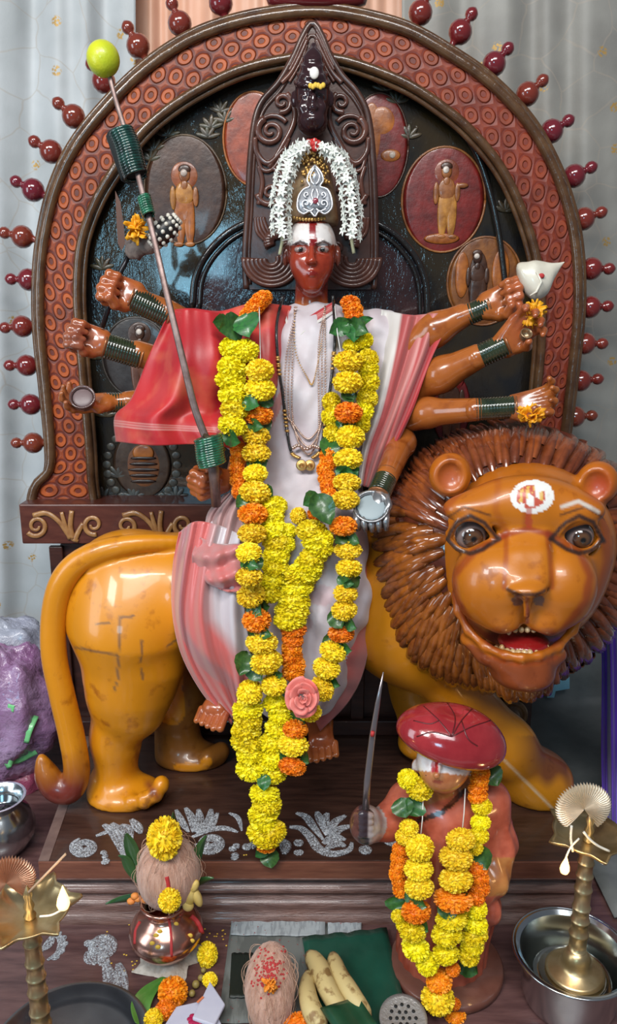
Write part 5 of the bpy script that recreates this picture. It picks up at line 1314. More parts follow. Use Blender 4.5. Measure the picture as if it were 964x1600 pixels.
for pth in paths:
    for i, v in enumerate(catmull([(x, y, 0) for x, y in pth], 48)):
        side = (-1, 0, 1)[i % 3]; x = v.x+side*9.5+rf.uniform(-1.5, 1.5); y = v.y+rf.uniform(-2, 2); d = 1.372-.012*(side == 0)+rf.uniform(-.003, .003)-(.014 if abs(v.x-487) > 40 else 0)
        s = sc(x, y, d)*9.5; dr = Vector((side*.9+rf.uniform(-.2, .2), -1+.4*abs(side), rf.uniform(-.1, .5))).normalized()
        o = link('jasmine_flower', jm, jg); o.matrix_basis = Matrix.Translation(P(x, y, d)) @ Vector((0, 0, 1)).rotation_difference(dr).to_matrix().to_4x4() @ Matrix.Scale(s, 4) @ Matrix.Rotation(rf.uniform(0, 1), 4, 'Z')
    b = MB(); b.tube([P(v.x, v.y, 1.375) for v in catmull([(x, y, 0) for x, y in pth]+[(pth[-1][0]*1.0-4*(1 if pth[-1][0] < 487 else -1), pth[-1][1]+26, 0)], 40)], .003, 6); b.build('garland_string', mat('garland_fibre', (0.45, 0.45, 0.28), .7), jg)

# ---- necklaces
def nd(x, y, off=.004): 
    h = hitd(GB, x, y); return (min(h, 1.36) if h else 1.33)-off
def beads(b, pts, n, r, off=.005):
    for v in catmull([(x, y, 0) for x, y in pts], n): b.ell(P(v.x, v.y, nd(v.x, v.y, off)), r, seg=6, ring=4)
M_rosegold = mat('rose_gold_chain', (0.50, 0.30, 0.22), .3, metal=.8, var=(0.75, 0.62, 0.55), vscale=300)
nk = thing('long_chain_necklace', 'rose-gold beaded chains hanging in long loops on the goddess chest', 'necklace', P(487, 480, 1.36))
for dx, bot in ((0, 690), (5, 678), (-5, 702)):
    b = MB(); beads(b, [(462+dx*.3, 480), (452-dx, 560), (451-dx, 640), (462-dx*.6, bot-15), (482, bot+8), (500+dx*.6, bot-20), (503+dx, 620), (503+dx, 540), (508, 478)], 150, .0017); b.build('beaded_chain', M_rosegold, nk)
b = MB(); beads(b, [(460, 485), (462, 550), (480, 590), (488, 600), (496, 570), (503, 530)], 60, .0013); b.build('thin_chain', M_gold, nk)
mn = thing('black_bead_necklace', 'long black bead necklace with gold spacers and two round gold pendants', 'necklace', P(487, 480, 1.36))
bk_ = mat('black_beads', (.008, .008, .008), .25, coat=.5, bmp=.8, bscale=500)
Lp = [(442, 462), (432, 510), (435, 570), (442, 620), (448, 670), (455, 706), (468, 716)]; Rp = [(520, 462), (523, 520), (521, 560), (514, 620), (507, 668), (500, 704), (488, 716)]
for pth in (Lp, Rp):
    b = MB(); b.tube([P(v.x, v.y, nd(v.x, v.y, .007)) for v in catmull([(x, y, 0) for x, y in pth], 50)], .0026, 7); b.build('bead_strand', bk_, mn)
    for f0, f1 in ((.30, .38), (.58, .68), (.86, .98)):
        q = catmull([(x, y, 0) for x, y in pth], 101)[int(f0*100):int(f1*100)+1]; b = MB()
        for i in range(6):
            v = q[int(i/5*(len(q)-1))]; b.ell(P(v.x, v.y, nd(v.x, v.y, .008)), (.0044, .0044, .0026), seg=8, ring=5)
        b.build('gold_spacers', M_gold, mn)
for x in (471, 484):
    b = MB(); o_ = P(x, 727, nd(x, 727, .012)); s = sc(x, 727, 1.28)
    b.lathe([(8.2*s, 0), (8.6*s, .002), (7*s, .0035), (6*s, .003), (4*s, .0045), (1.5*s, .005), (1.2*s, .007), (0, .0075)], o_, (0, -1, .2), 22); b.build('gold_pendant', M_gold, mn)
b = MB(); beads(b, [(458, 700), (466, 696), (478, 702), (490, 697), (498, 700)], 12, .0032, .014); b.build('pendant_cluster', M_rosegold, mn)
# ============================================================ THINGS IN THE HANDS
M_blade = mat('dull_steel_blade', (0.14, 0.085, 0.075), .42, metal=.5, var=(0.24, 0.17, 0.155), vscale=60)
sw = thing('long_sword', 'long thin sword held upright in the lower left hand, a lime on its tip', 'sword', P(330, 740, 1.20))
spts = [(v.x, v.y, v.z) for v in catmull([Vector(q) for q in [(328, 700, 1.20), (305, 640, 1.205), (285, 560, 1.215), (262, 465, 1.235), (235, 350, 1.27), (205, 235, 1.31), (182, 160, 1.33), (168, 108, 1.34)]], 60)]
b = MB(); b.tube([P(*q) for q in spts], [(.0062-.0028*i/59) for i in range(60)], 8, flat=.45, up=(0, -1, 0)); b.build('blade', M_blade, sw)
b = MB(); b.tube([P(328, 698, 1.20), P(334, 735, 1.20), P(338, 790, 1.215)], [.008, .009, .008], 10); b.build('grip', M_blade, sw)
M_coil = mat('green_glass_bangles', (0.008, 0.05, 0.028), .1, coat=1, var=(0.02, 0.16, 0.08), vscale=90)
def coil(cx, cy, d, a, L, R, n, par, r=.0022, nm='bangle_coil', m=None):
    ax_ = (P(*a)-P(cx, cy, d)).normalized(); c = P(cx, cy, d); u = ax_.orthogonal().normalized(); w = ax_.cross(u); b = MB()
    pts = []
    for i in range(n*16+1):
        t = i/(n*16); an = i/16*2*PI; pts.append(c+ax_*((t-.5)*L)+(u*math.cos(an)+w*math.sin(an))*(R*(1+.08*math.sin(i*.37))))
    b.tube(pts, r, 6); return b.build(nm, m or M_coil, par)
coil(328, 705, 1.20, (322, 680, 1.20), .046, .021, 12, sw, .0026)
M_dkg = mat('black_green_bangles', (0.006, 0.012, 0.010), .1, coat=1, var=(0.012, 0.07, 0.055), vscale=50)
coil(202, 240, 1.31, (190, 205, 1.315), .072, .018, 17, sw, .0026, m=M_dkg)
coil(229, 322, 1.275, (224, 306, 1.28), .030, .009, 8, sw, .0022)
b = MB(); b.lathe([(.0195, -.037), (.022, -.034), (.022, .034), (.0195, .037)], P(198, 242, 1.322), P(186, 207, 1.327)-P(198, 242, 1.322), 20); b.build('cloth_wrap', mat('black_cloth', (.008, .010, .010), .8), sw)
b = MB(); b.tube([P(318, 680, 1.2), P(340, 690, 1.195), P(350, 704, 1.2)], .004, 8); b.build('hand_guard', mat('dark_brass', (0.12, 0.085, 0.05), .35, metal=.7), sw)
M_lime = mat('lime_skin', (0.56, 0.58, 0.02), .35, coat=.2, var=(0.46, 0.54, 0.02), vscale=30, bmp=.25, bscale=300)
b = MB(); b.ell(P(162, 92, 1.335), (.0255, .0255, .0265), fn=lambda p: 1-.03*p.x, seg=24, ring=18); lm = b.build('lime', M_lime); tag(lm, 'yellow-green lime stuck on the top end of the long sword', 'lime')
# spear through the upper left fist
sp_ = thing('short_spear', 'short dark spear with a brown leaf-shaped head in the top left fist', 'spear', P(160, 510, 1.33))
b = MB(); b.tube([P(160, 512, 1.335), P(173, 470, 1.33), P(186, 430, 1.33), P(205, 392, 1.33)], [.004, .0045, .0045, .004], 8); b.build('shaft', mat('dark_iron', (.03, .03, .035), .3, metal=.7), sp_)
b = MB(); b.prism([P(x, y, 1.322) for x, y in [(180, 298), (188, 315), (193, 350), (196, 380), (190, 392), (184, 380), (182, 345)]], [P(x, y, 1.328) for x, y in [(180, 298), (188, 315), (193, 350), (196, 380), (190, 392), (184, 380), (182, 345)]])
b.build('spear_head', mat('rusty_iron', (0.10, 0.045, 0.03), .45, metal=.4), sp_, False)
mc_ = thing('ritual_club', 'pale stone-like club with a white-dotted black head behind the long sword', 'club', P(205, 392, 1.31))
b = MB(); b.ell(P(212, 386, 1.315), (.018, .014, .020), seg=16, ring=10, fn=lambda p: 1+.1*math.sin(p.x*9+p.z*7)); b.ell(P(228, 385, 1.315), (.022, .014, .013)); b.tube([P(228, 388, 1.31), P(246, 372, 1.31)], [.012, .016], 12); b.build('collar', mat('weathered_grey', (.24, .19, .16), .7, var=(.12, .09, .08), vscale=60, bmp=.6, bscale=120), mc_)
dr = (P(276, 343, 1.30)-P(240, 378, 1.30)).normalized(); q = Vector((0, 0, 1)).rotation_difference(dr)
b = MB(); b.ell(P(257, 361, 1.303), (.018, .018, .031), q.to_matrix(), seg=16, ring=12); b.build('club_head', mat('black_paint', (.012, .01, .01), .4), mc_)
b = MB()
for i in range(7):
    for k in range(11):
        th_ = PI*(.14+.125*i); a = 2*PI*(k+.5*(i % 2))/11; p = Vector((math.sin(th_)*math.cos(a)*.018, math.sin(th_)*math.sin(a)*.018, math.cos(th_)*.031)); b.ell(P(257, 361, 1.303)+q @ p, .0036, seg=6, ring=4)
b.build('white_dots', mat('ivory_dots', (.62, .58, .50), .5), mc_)
def loose(k, x, y, d, rx, ry, lab, name='marigold', tilt=0, cat='flower'):
    o = put_flower(k, x, y, d, rx, ry, tilt, None, name); tag(o, lab, cat); return o
def petals(x, y, d, r, n, lab, m, seed=1, flat=.6):
    """a torn, open marigold: long loose petals"""
    rr = random.Random(seed); b = MB(); c = P(x, y, d); s = sc(x, y, d)
    for i in range(n):
        a = rr.uniform(0, 6.28); el = rr.uniform(-.3, 1.2); dv = Vector((math.cos(a)*math.cos(el), -abs(math.sin(el))-.1, math.sin(a)*math.cos(el)*flat)).normalized()
        sdv = dv.cross(Vector((rr.uniform(-1, 1), rr.uniform(-1, 1), rr.uniform(-1, 1)))).normalized(); up_ = dv.cross(sdv); L = r*s*rr.uniform(.6, 1.1); w = r*s*.17; rows = []
        for j in range(5):
            t = j/4; p = c+dv*(L*t)-up_*(.25*L*t*t); ww = w*(.35+1.0*math.sin(PI*min(.93, t*.8+.1))); rows.append([p-sdv*ww, p+up_*.0008, p+sdv*ww])
        b.grid(rows, uv=False)
    b.ell(c, r*s*.3); o = b.build('marigold', m, solid=.0006); return tag(o, lab, 'flower')
M_amber = mat('amber_petal', (0.80, 0.33, 0.006), .55, var=(.86, .42, .01), vscale=40)
petals(215, 358, 1.295, 22, 34, 'loose amber flower stuck on the club, left of the long sword', M_amber, 3, 1.1)
petals(832, 490, 1.255, 22, 60, 'amber flower standing in the right open hand under the conch', M_amber, 4, 1.1)
o5 = petals(828, 648, 1.215, 24, 50, 'amber flower lying on the lowest right hand above the lion mane', M_amber, 5, .7)
# conch
M_conch = mat('conch_shell', (0.55, 0.50, 0.40), .28, coat=.4, var=(.68, .64, .54), vscale=25)
cn = thing('conch_shell', 'white conch held in the top right fist', 'shell', P(820, 440, 1.28))
b = MB(); A = P(826, 446, 1.29); s = sc(840, 440, 1.29); rows = []
tipv = P(880, 411, 1.29); axis_ = (tipv-P(822, 449, 1.29)).normalized(); u = axis_.cross(Vector((0, 1, 0))).normalized(); w_ = axis_.cross(u); o_ = P(820, 450, 1.285)
cr = [(-4, 6), (-1, 18), (5, 27), (14, 29), (27, 25), (40, 17), (52, 9), (62, 3.5), (70, .5)]
for z, r in [(v.x, v.y) for v in catmull([(a, c, 0) for a, c in cr], 26)]:
    rows.append([o_+axis_*(z*s)+(u*math.cos(a)*(1.0+.25*(math.cos(a) > 0))+w_*math.sin(a)*.75)*(r*s)*(1+.05*math.sin(3*a+z*.2)) for a in np.linspace(0, 2*PI, 29)[:-1]])
b.grid(rows, close_u=True); b.build('shell_body', M_conch, cn)
b = MB(); b.tube([P(x, y, 1.262+.0*x) for x, y in [(838, 424), (846, 440), (838, 456), (828, 462)]], [.001, .0022, .0022, .001], 6); b.build('lip_fold', M_conch, cn)
b = MB(); b.ell(P(846, 431, 1.264), (.005, .002, .004)); b.build('red_mark', mat('vermilion', (.45, .03, .03), .7), cn)
# small pots in hands
M_silv = mat('painted_silver', (.42, .43, .44), .25, metal=.7, var=(.25, .25, .26), vscale=50)
def cup(name, x, y, d, r, hgt, ax_, m, lab, cat, inner=None):
    t = thing(name, lab, cat, P(x, y, d)); s = sc(x, y, d); R = r*s
    b = MB(); b.lathe([(0, -hgt), (R*.6, -hgt), (R*.95, -hgt*.6), (R*1.02, -hgt*.2), (R*.98, 0), (R*1.05, .001), (R*1.06, .003), (R*.92, .003), (R*.85, -.002), (R*.8, -hgt*.5), (0, -hgt*.55)], P(x, y, d), ax_, 28); b.build('bowl', m, t)
    if inner: b = MB(); b.ell(P(x, y, d)+Vector(ax_).normalized()*(-.002), (R*.83, R*.83, .003), Vector((0, 0, 1)).rotation_difference(Vector(ax_)).to_matrix()); b.build('contents', inner, t)
    return t
cup('hand_pot', 129, 621, 1.30, 19, .022, (.1, -.8, .5), mat('dark_copper_paint', (.10, .055, .05), .2, coat=.6), 'small dark oval pot in the lowest open hand on the left', 'pot', mat('brown_grey_fill', (.16, .11, .11), .4))
cup('silver_bowl', 580, 792, 1.165, 27, .020, (-.05, -.75, .65), M_silv, 'silver-painted bowl held above the lion mane, right of the garlands', 'bowl', mat('pale_blue_grey_fill', (.30, .36, .38), .5))
b = MB(); s = sc(580, 810, 1.16)
for i in range(5): b.tube([P(556+12*i, 800+6*math.sin(i/4*PI), 1.165), P(557+11.5*i, 815+5*math.sin(i/4*PI), 1.150), P(560+11*i, 828+2*math.sin(i/4*PI), 1.155)], [.0058, .0055, .004], 8)
b.tube([P(602, 770, 1.185), P(608, 790, 1.165), P(598, 812, 1.16)], [.006, .006, .005], 8); b.tube([P(592, 768, 1.19), P(590, 790, 1.185), P(580, 808, 1.175)], [.014, .019, .016], 12)
b.build('silver_fingers', M_silv, god)
cup('silver_box', 832, 626, 1.235, 9, .012, (.1, -.7, .7), M_silv, 'tiny silver box in the lowest right hand', 'box')
cup('silver_box', 822, 522, 1.245, 9, .012, (.1, -.8, .6), mat('tarnished_gold', (.35, .24, .14), .3, metal=.7), 'tiny gilt box below the amber flower in the right open hand', 'box')

# ============================================================ WARRIOR FIGURE on a round base
D0 = 1.01
wr = thing('warrior_statue', 'small painted statue in a big red turban holding up a sword on a round base', 'statue', PZ(700, 1500, -.11))
M_wpaint = mat('warrior_paint', attr=True, rough=.3, coat=.4, var=(.75, .6, .55), vscale=50)
bc = PZ(697, 1512, -.11); bc.z = -.1095
F_ = Field(*bbox([P(540, 1100, .93), P(800, 1100, 1.1), P(560, 1510, .93), P(800, 1510, 1.10)], .02), .0027)
F_.chain([Vector((bc.x-.005, bc.y+.02, -.09)), P(700, 1400, 1.03), P(703, 1300, 1.02)], [.072, .070, .062], .03)
EL(F_, 703, 1262, 1.02, 70, 40, .045, .03); CH(F_, [(640, 1250, 1.02, 26), (765, 1245, 1.02, 26)], .03)
CH(F_, [(694, 1235, .995, 22), (692, 1205, .985, 20)], .01)
EL(F_, 693, 1190, .982, 42, 44, .040, .01); EL(F_, 690, 1214, .960, 24, 20, .020, .015); CH(F_, [(686, 1194, .944, 4), (682, 1212, .932, 6)], .006)
EL(F_, 684, 1222, .952, 9, 3, .005, .003); EL(F_, 735, 1200, .995, 6, 13, .010, .004); EL(F_, 649, 1198, .995, 6, 13, .010, .004)
# arms
CH(F_, [(632, 1250, 1.02, 26), (606, 1285, .99, 24), (588, 1292, .975, 20)], .015); EL(F_, 572, 1288, .968, 26, 30, .028, .008)
for k in range(4): CH(F_, [(556, 1273+10*k, .955, 6), (566, 1272+10*k, .942, 6.5), (580, 1274+10*k, .944, 5.5)], .003)
CH(F_, [(768, 1255, 1.02, 26), (782, 1320, 1.01, 22), (772, 1375, .98, 19), (748, 1400, .965, 17)], .02); EL(F_, 768, 1420, .98, 16, 24, .02, .01)
X, Y, Z = F_.pts(); F_.D = F_.D+(.0012*np.sin(np.arctan2(X-bc.x, Y-1.03)*26+Z*20)*(Z < P(700, 1290, 1).z)).astype(np.float32)
V, F = F_.mesh(); V = relax(V, F, 1, .5); px, py = pix(V); n2 = vnoise(V, 150, 12); n1 = vnoise(V, 60, 2)
cols = np.tile((0.52, 0.13, 0.075), (len(V), 1)); cols = cols*(1+.12*n1[:, None])
hd = (py < 1238) & (np.abs(px-692) < 52)
neck = hd | ((px > 655) & (px < 728) & (py < 1262-(px-655)*.35) & (V[:, 1] < 1.02)); cols = paint(cols, neck*1.0, (0.50, 0.20, 0.075))
cols = paint(cols, hd*(py < 1208+(px-690)*.10)*(py > 1150)*(V[:, 1] < .995), (0.74, 0.72, 0.72)); cols = paint(cols, (np.abs(px-680) < 6+2*n2)*(py < 1206)*hd*(V[:, 1] < .97), (0.45, 0.02, 0.025))
cols = paint(cols, (seglen(px, py, [(655, 1282), (690, 1270), (726, 1235)]) < 4)*1.0, (0.07, 0.025, 0.015))
hdn = np.hypot((px-574)/30, (py-1288)/34) < 1
cols = paint(cols, hdn*1.0, (0.16, 0.065, 0.055)); cols = paint(cols, hdn*(px > 574+3*n2)*1.0, (0.42, 0.36, 0.35)); cols = paint(cols, hdn*(px > 560)*(px < 576), (0.05, 0.035, 0.045))
cols = paint(cols, (px > 752)*(py > 1340)*(py < 1400)*.8, (0.50, 0.24, 0.06)); cols = paint(cols, (px < 640)*(py > 1330)*.5, (0.30, 0.045, 0.02))
cols = paint(cols, hd*(np.hypot((px-684)/9, (py-1222)/3.2) < 1)*(V[:, 1] < .97)*.8, (0.30, 0.05, 0.03))
npmesh('body', V, F, M_wpaint, wr, cols)
# turban
b = MB(); tc = P(708, 1146, .985); s = sc(702, 1160, .985); tl = Matrix.Rotation(math.radians(19), 3, 'Y') @ Matrix.Rotation(math.radians(4), 3, 'X')
rows = []
for i in range(29):
    t = i/28
    pr = [(0.0, 36), (.35, 35), (.62, 28), (.85, 16), (.97, 3), (1.0, -10), (.93, -20), (.72, -27), (.55, -30)]
    v = catmull([(a, c, 0) for a, c in pr], 29)[i]
    rows.append([tc+tl @ Vector((v.x*84*math.cos(a)*s*(1+.05*math.cos(2*a)), v.x*62*math.sin(a)*s, (v.y*1.12+(5*math.cos(a)))*s)) for a in np.linspace(0, 2*PI, 49)[:-1]])
b.grid(rows, close_u=True)
M_turb = mat('red_turban_paint', (0.27, 0.016, 0.022), .16, coat=.8, var=(0.37, 0.03, 0.035), vscale=25, bmp=.3, bscale=40)
tb_ = b.build('turban', M_turb, wr)
b = MB(); rnd2 = random.Random(2)
tbv = BVHTree.FromPolygons([tuple(v.co) for v in tb_.data.vertices], [tuple(p.vertices) for p in tb_.data.polygons])
for pl in ([(656, 1098), (686, 1126), (706, 1151)], [(696, 1094), (711, 1121), (706, 1151)], [(741, 1104), (721, 1126), (706, 1151)], [(651, 1151), (676, 1144), (706, 1151)], [(766, 1126), (736, 1136), (706, 1151)], [(646, 1126), (671, 1131), (686, 1126)], [(746, 1166), (731, 1154), (721, 1126)]):
    q = []
    for v in catmull([(x, y, 0) for x, y in pl], 12):
        h = tbv.ray_cast(_O, ray(v.x, v.y).normalized())
        if h[0] is not None: q.append(h[0]+h[1]*.0003)
    if len(q) > 2: b.tube(q, .0011, 6)
b.build('fold_lines', mat('dark_red_crease', (.10, .01, .012), .3), wr)
for sg in (-1, 1):
    b = MB(); b.ell(P(683+sg*13-1, 1211, .9535), (.0042, .003, .0024), seg=10, ring=6); b.build('eye', mat('dark_eye', (.02, .012, .01), .2), wr)
b = MB(); sd2 = mat('pewter_blade', (0.30, 0.26, 0.27), .28, metal=.8)
wsw = thing('short_sword', 'thin steel sword in the raised fist of the small red-turbaned statue', 'sword', P(570, 1270, .96))
b.tube([P(x, y, d) for x, y, d in [(571, 1272, .958), (574, 1220, .962), (582, 1150, .968), (590, 1100, .972), (599, 1050, .976)]], [.0052, .005, .0045, .0035, .0008], 8, flat=.4, up=(0, -1, 0)); b.build('blade', sd2, wsw)
b = MB(); b.lathe([(.009, -.003), (.012, 0), (.009, .003)], P(571, 1271, .958), (0, .1, 1)); b.build('guard', sd2, wsw)
b = MB(); b.tube([P(581.5, 1150, .9635), P(582.5, 1143, .9635)], .0028, 8); b.build('vermilion_mark', mat('vermilion', (.45, .03, .03), .7), wsw)
b = MB(); b.lathe([(.085, 0), (.088, .002), (.088, .010), (.085, .014), (.0, .0145)], bc, sides=64); b.build('round_base', mat('brown_base_paint', (0.13, 0.045, 0.03), .35, coat=.3, var=(.18, .075, .055), vscale=20, bmp=.3, bscale=60), wr)
WB = bvh_of([o for o in wr.children if o.name.split('.')[0] in ('body', 'turban')])
WY = [1200, 1300, 1400, 1500, 1600]; WD = [.985, .955, .935, .925, .915]
M_wg = 0
W_ = [('L', 638, 1218, 17, 15, 20, .006), ('L', 655, 1232, 21, 17, 15, .004), ('f', 630, 1262, 30, 20, 20, .006), ('f', 648, 1262, 28, 20, -40, .008), ('Y', 639, 1293, 16, 11), ('Y', 631, 1308, 14, 11)] + stack('O', [(626, 1328), (622, 1360), (624, 1390)], 6, 13, 12, -.008, 2) + [('f', 617, 1412, 22, 18, 0, -.004), ('L', 622, 1432, 11, 10), ('L', 630, 1445, 12, 10)]
W_ += [('Y', 656, 1325, 23, 19, 0, .014), ('Y', 654, 1358, 22, 17, 0, .014), ('Y', 655, 1386, 22, 17, 0, .014), ('f', 650, 1406, 40, 16, 80, .014), ('O', 650, 1424, 25, 15, 0, .012), ('f', 658, 1444, 30, 16, 60, .014), ('L', 645, 1454, 22, 15, 10, .010), ('L', 650, 1482, 23, 15, 0, .010), ('L', 668, 1506, 18, 17, 0, .012)]
W_ += [('Y', 720, 1312, 22, 16, 0, .014), ('Y', 712, 1340, 25, 17, 0, .014), ('Y', 712, 1374, 25, 18, 0, .014), ('f', 712, 1388, 40, 16, 80, .012), ('O', 708, 1406, 29, 15, 0, .012), ('f', 700, 1424, 26, 18, 0, .018), ('L', 706, 1436, 25, 14, 0, .010), ('L', 698, 1460, 24, 17, 0, .010), ('L', 696, 1490, 22, 14, 0, .010), ('O', 708, 1515, 12, 9, 0, .006), ('O', 686, 1533, 23, 11, 5, .010), ('f', 684, 1546, 26, 14, 20, .014), ('Y', 684, 1560, 26, 22, 0, .014), ('O', 711, 1569, 9, 9, 0, .004), ('O', 712, 1588, 18, 9, 0, .004)]
W_ += stack('O', [(750, 1208), (748, 1225), (746, 1244)], 4, 16, 11, 0, 1) + stack('L', [(753, 1260), (752, 1285), (748, 1305), (741, 1322)], 4, 15, 12, 0, 1) + [('f', 752, 1340, 38, 22, 30, .006), ('f', 745, 1352, 30, 20, -20, .004)] + stack('O', [(746, 1358), (750, 1380), (744, 1402)], 4, 15, 13, 0, 2) + stack('L', [(743, 1420), (741, 1450), (738, 1472), (731, 1492)], 5, 19, 15, 0, 2) + [('f', 732, 1512, 32, 22, 70, -.004), ('f', 768, 1212, 34, 20, 30, -.004)]
garland('small_marigold_garland', 'marigold garland in double strands on the small red-turbaned statue', W_, .0, WB, WY, WD, thread=[[(661, 1250), (660, 1280), (657, 1310)], [(727, 1232), (725, 1270), (722, 1300)]])
# ============================================================ ALTAR TABLE THINGS
TZ = -.11
M_copper = mat('worn_copper', (0.62, 0.27, 0.19), .22, metal=.95, var=(0.70, 0.40, 0.32), vscale=14, bmp=.15, bscale=30, bdist=.003)
kb = PZ(262, 1497, TZ); kb.z = TZ
kd = kb.y; s = sc(262, 1450, kd)
# cloth with rice under the pot
b = MB(); rr_ = random.Random(8); rows = []
for i in range(9):
    rad = (i/8); rows.append([Vector((kb.x+rad*math.cos(a)*(.054+.012*math.sin(5*a+1)), kb.y+rad*math.sin(a)*(.048+.010*math.sin(4*a)), TZ+.001+(.013 if rad < .55 else .013*max(0, 1-(rad-.55)/.5))+.003*math.sin(7*a+rad*6)*rad)) for a in np.linspace(0, 2*PI, 37)[:-1]])
b.grid(rows, close_u=True); tag(b.build('rice_cloth', mat('rice_white', (.55, .50, .44), .9, var=(.40, .34, .28), vscale=90, bmp=.8, bscale=260)), 'crumpled off-white cloth with rice under the copper pot', 'cloth')
kal = thing('copper_kalash', 'round copper water pot with vermilion stripes holding a coconut', 'pot', kb+Vector((0, 0, .014)))
prof = [(0, 0), (26, 0), (28, 3), (44, 14), (55, 30), (57, 42), (52, 54), (42, 64), (31, 70), (28, 76), (30, 84), (38, 90), (38, 93), (34, 93), (27, 86), (25, 76), (27, 68), (45, 50), (30, 15), (0, 10)]
b = MB(); b.lathe([(r*s, z*s*1.02) for r, z in prof], kb+Vector((0, 0, .014)), sides=56); kp = b.build('pot_body', M_copper, kal)
KB = bvh_of([kp])
def on(bv, x, y, off=.001):
    h = bv.ray_cast(_O, ray(x, y).normalized()); return h[0]+h[1]*off if h[0] is not None else None
def stripe(bv, pts, r, m, name, par, off=.0004, n=16):
    b = MB(); q = [on(bv, v.x, v.y, off) for v in catmull([(x, y, 0) for x, y in pts], n)]; q = [p for p in q if p is not None]
    if len(q) > 2: b.tube(q, r, 8, flat=.35, up=(0, -1, .3)); b.build(name, m, par)
M_ver = mat('vermilion', (.45, .03, .03), .7); M_tur = mat('turmeric', (0.75, 0.48, 0.06), 0.7)
for pl, r in (([(264, 1437), (267, 1460), (268, 1495)], .0022), ([(219, 1440), (212, 1455), (211, 1475)], .0025), ([(298, 1432), (308, 1442), (315, 1458)], .0045)): stripe(KB, pl, r, M_ver, 'vermilion_stripe', kal)
for cx, cy in ((244, 1462), (238, 1474), (250, 1456), (297, 1462), (300, 1470), (275, 1444), (247, 1480)):
    p = on(KB, cx, cy, .0005)
    if p: b = MB(); b.ell(p, (.0045, .0018, .004), seg=8, ring=5); b.build('turmeric_spot', M_tur, kal)
# coconut
def coconut(name, cx, cy, d, rx, ry, lab, tilt=0, seed=1, ridges=3):
    t = thing(name, lab, 'coconut', P(cx, cy+ry*.9, d)); s = sc(cx, cy, d); c = P(cx, cy, d)
    R = (Matrix.Rotation(math.radians(tilt), 3, 'X'))
    b = MB(); fn = lambda p: (1+.06*math.sin(math.atan2(p.y, p.x)*ridges+seed)*(1-p.z*p.z)+.02*mnoise.noise(p*5+Vector((seed, 0, 0))))*(1-.10*max(0, p.z))
    b.ell(c, (rx*s, rx*s*.95, ry*s), R, 40, 30, fn)
    o = b.build('husk', mat('coconut_husk', (0.42, 0.21, 0.14), .85, var=(0.60, 0.36, 0.27), vscale=14, stretch=(9, 9, 1.2), bmp=1.0, bscale=40, bdist=.003, sheen=.3), t)
    rr = random.Random(seed); b = MB()
    for k in range(90):
        th0 = rr.uniform(.15*PI, .8*PI); a = rr.uniform(0, 6.28); pts = []; da = rr.uniform(-.25, .25); lift = rr.uniform(.002, .009)
        for j in range(7):
            th_ = th0+.09*j; aa = a+da*j*.3; p = Vector((math.sin(th_)*math.cos(aa), math.sin(th_)*math.sin(aa), math.cos(th_))); m_ = fn(p)
            pts.append(c+R @ Vector((p.x*rx*s*m_, p.y*rx*s*.95*m_, p.z*ry*s*m_))*(1.0)+R @ p*(lift*math.sin(j/6*PI)+.0003))
        b.tube(pts, .00035, 4, cap=False)
    b.build('husk_fibres', mat('husk_fibre', (.55, .34, .24), .8), t)
    return t, o
ct, ch = coconut('coconut', 262, 1358, kd, 49, 66, 'upright hairy coconut sitting in the mouth of the copper pot', 0, 2)
stripe(bvh_of([ch]), [(260, 1370), (262, 1380), (264, 1398)], .0035, M_ver, 'vermilion_mark', ct)
CB = bvh_of([ch])
def don(bv, x, y, off): 
    h = bv.ray_cast(_O, ray(x, y).normalized()); return h[0].y-off
loose('Y', 257, 1310, don(CB, 257, 1316, .012), 26, 31, 'yellow marigold with red powder on top of the upright coconut')
loose('Y', 265, 1407, don(CB, 265, 1400, .012), 17, 18, 'small yellow marigold stuck between the upright coconut and the copper pot')
for cx, cy, dd_ in ((257, 1308, .030), (262, 1318, .030), (254, 1326, .028), (250, 1300, .028), (265, 1400, .024)):
    b = MB(); rr_ = random.Random(int(cx+cy)); p = P(cx, cy, don(CB, min(max(cx, 250), 268), max(cy, 1316), dd_))
    for k in range(7): b.ell(p+Vector((rr_.uniform(-.005, .005), rr_.uniform(-.001, .002), rr_.uniform(-.007, .007))), .0019, seg=6, ring=4)
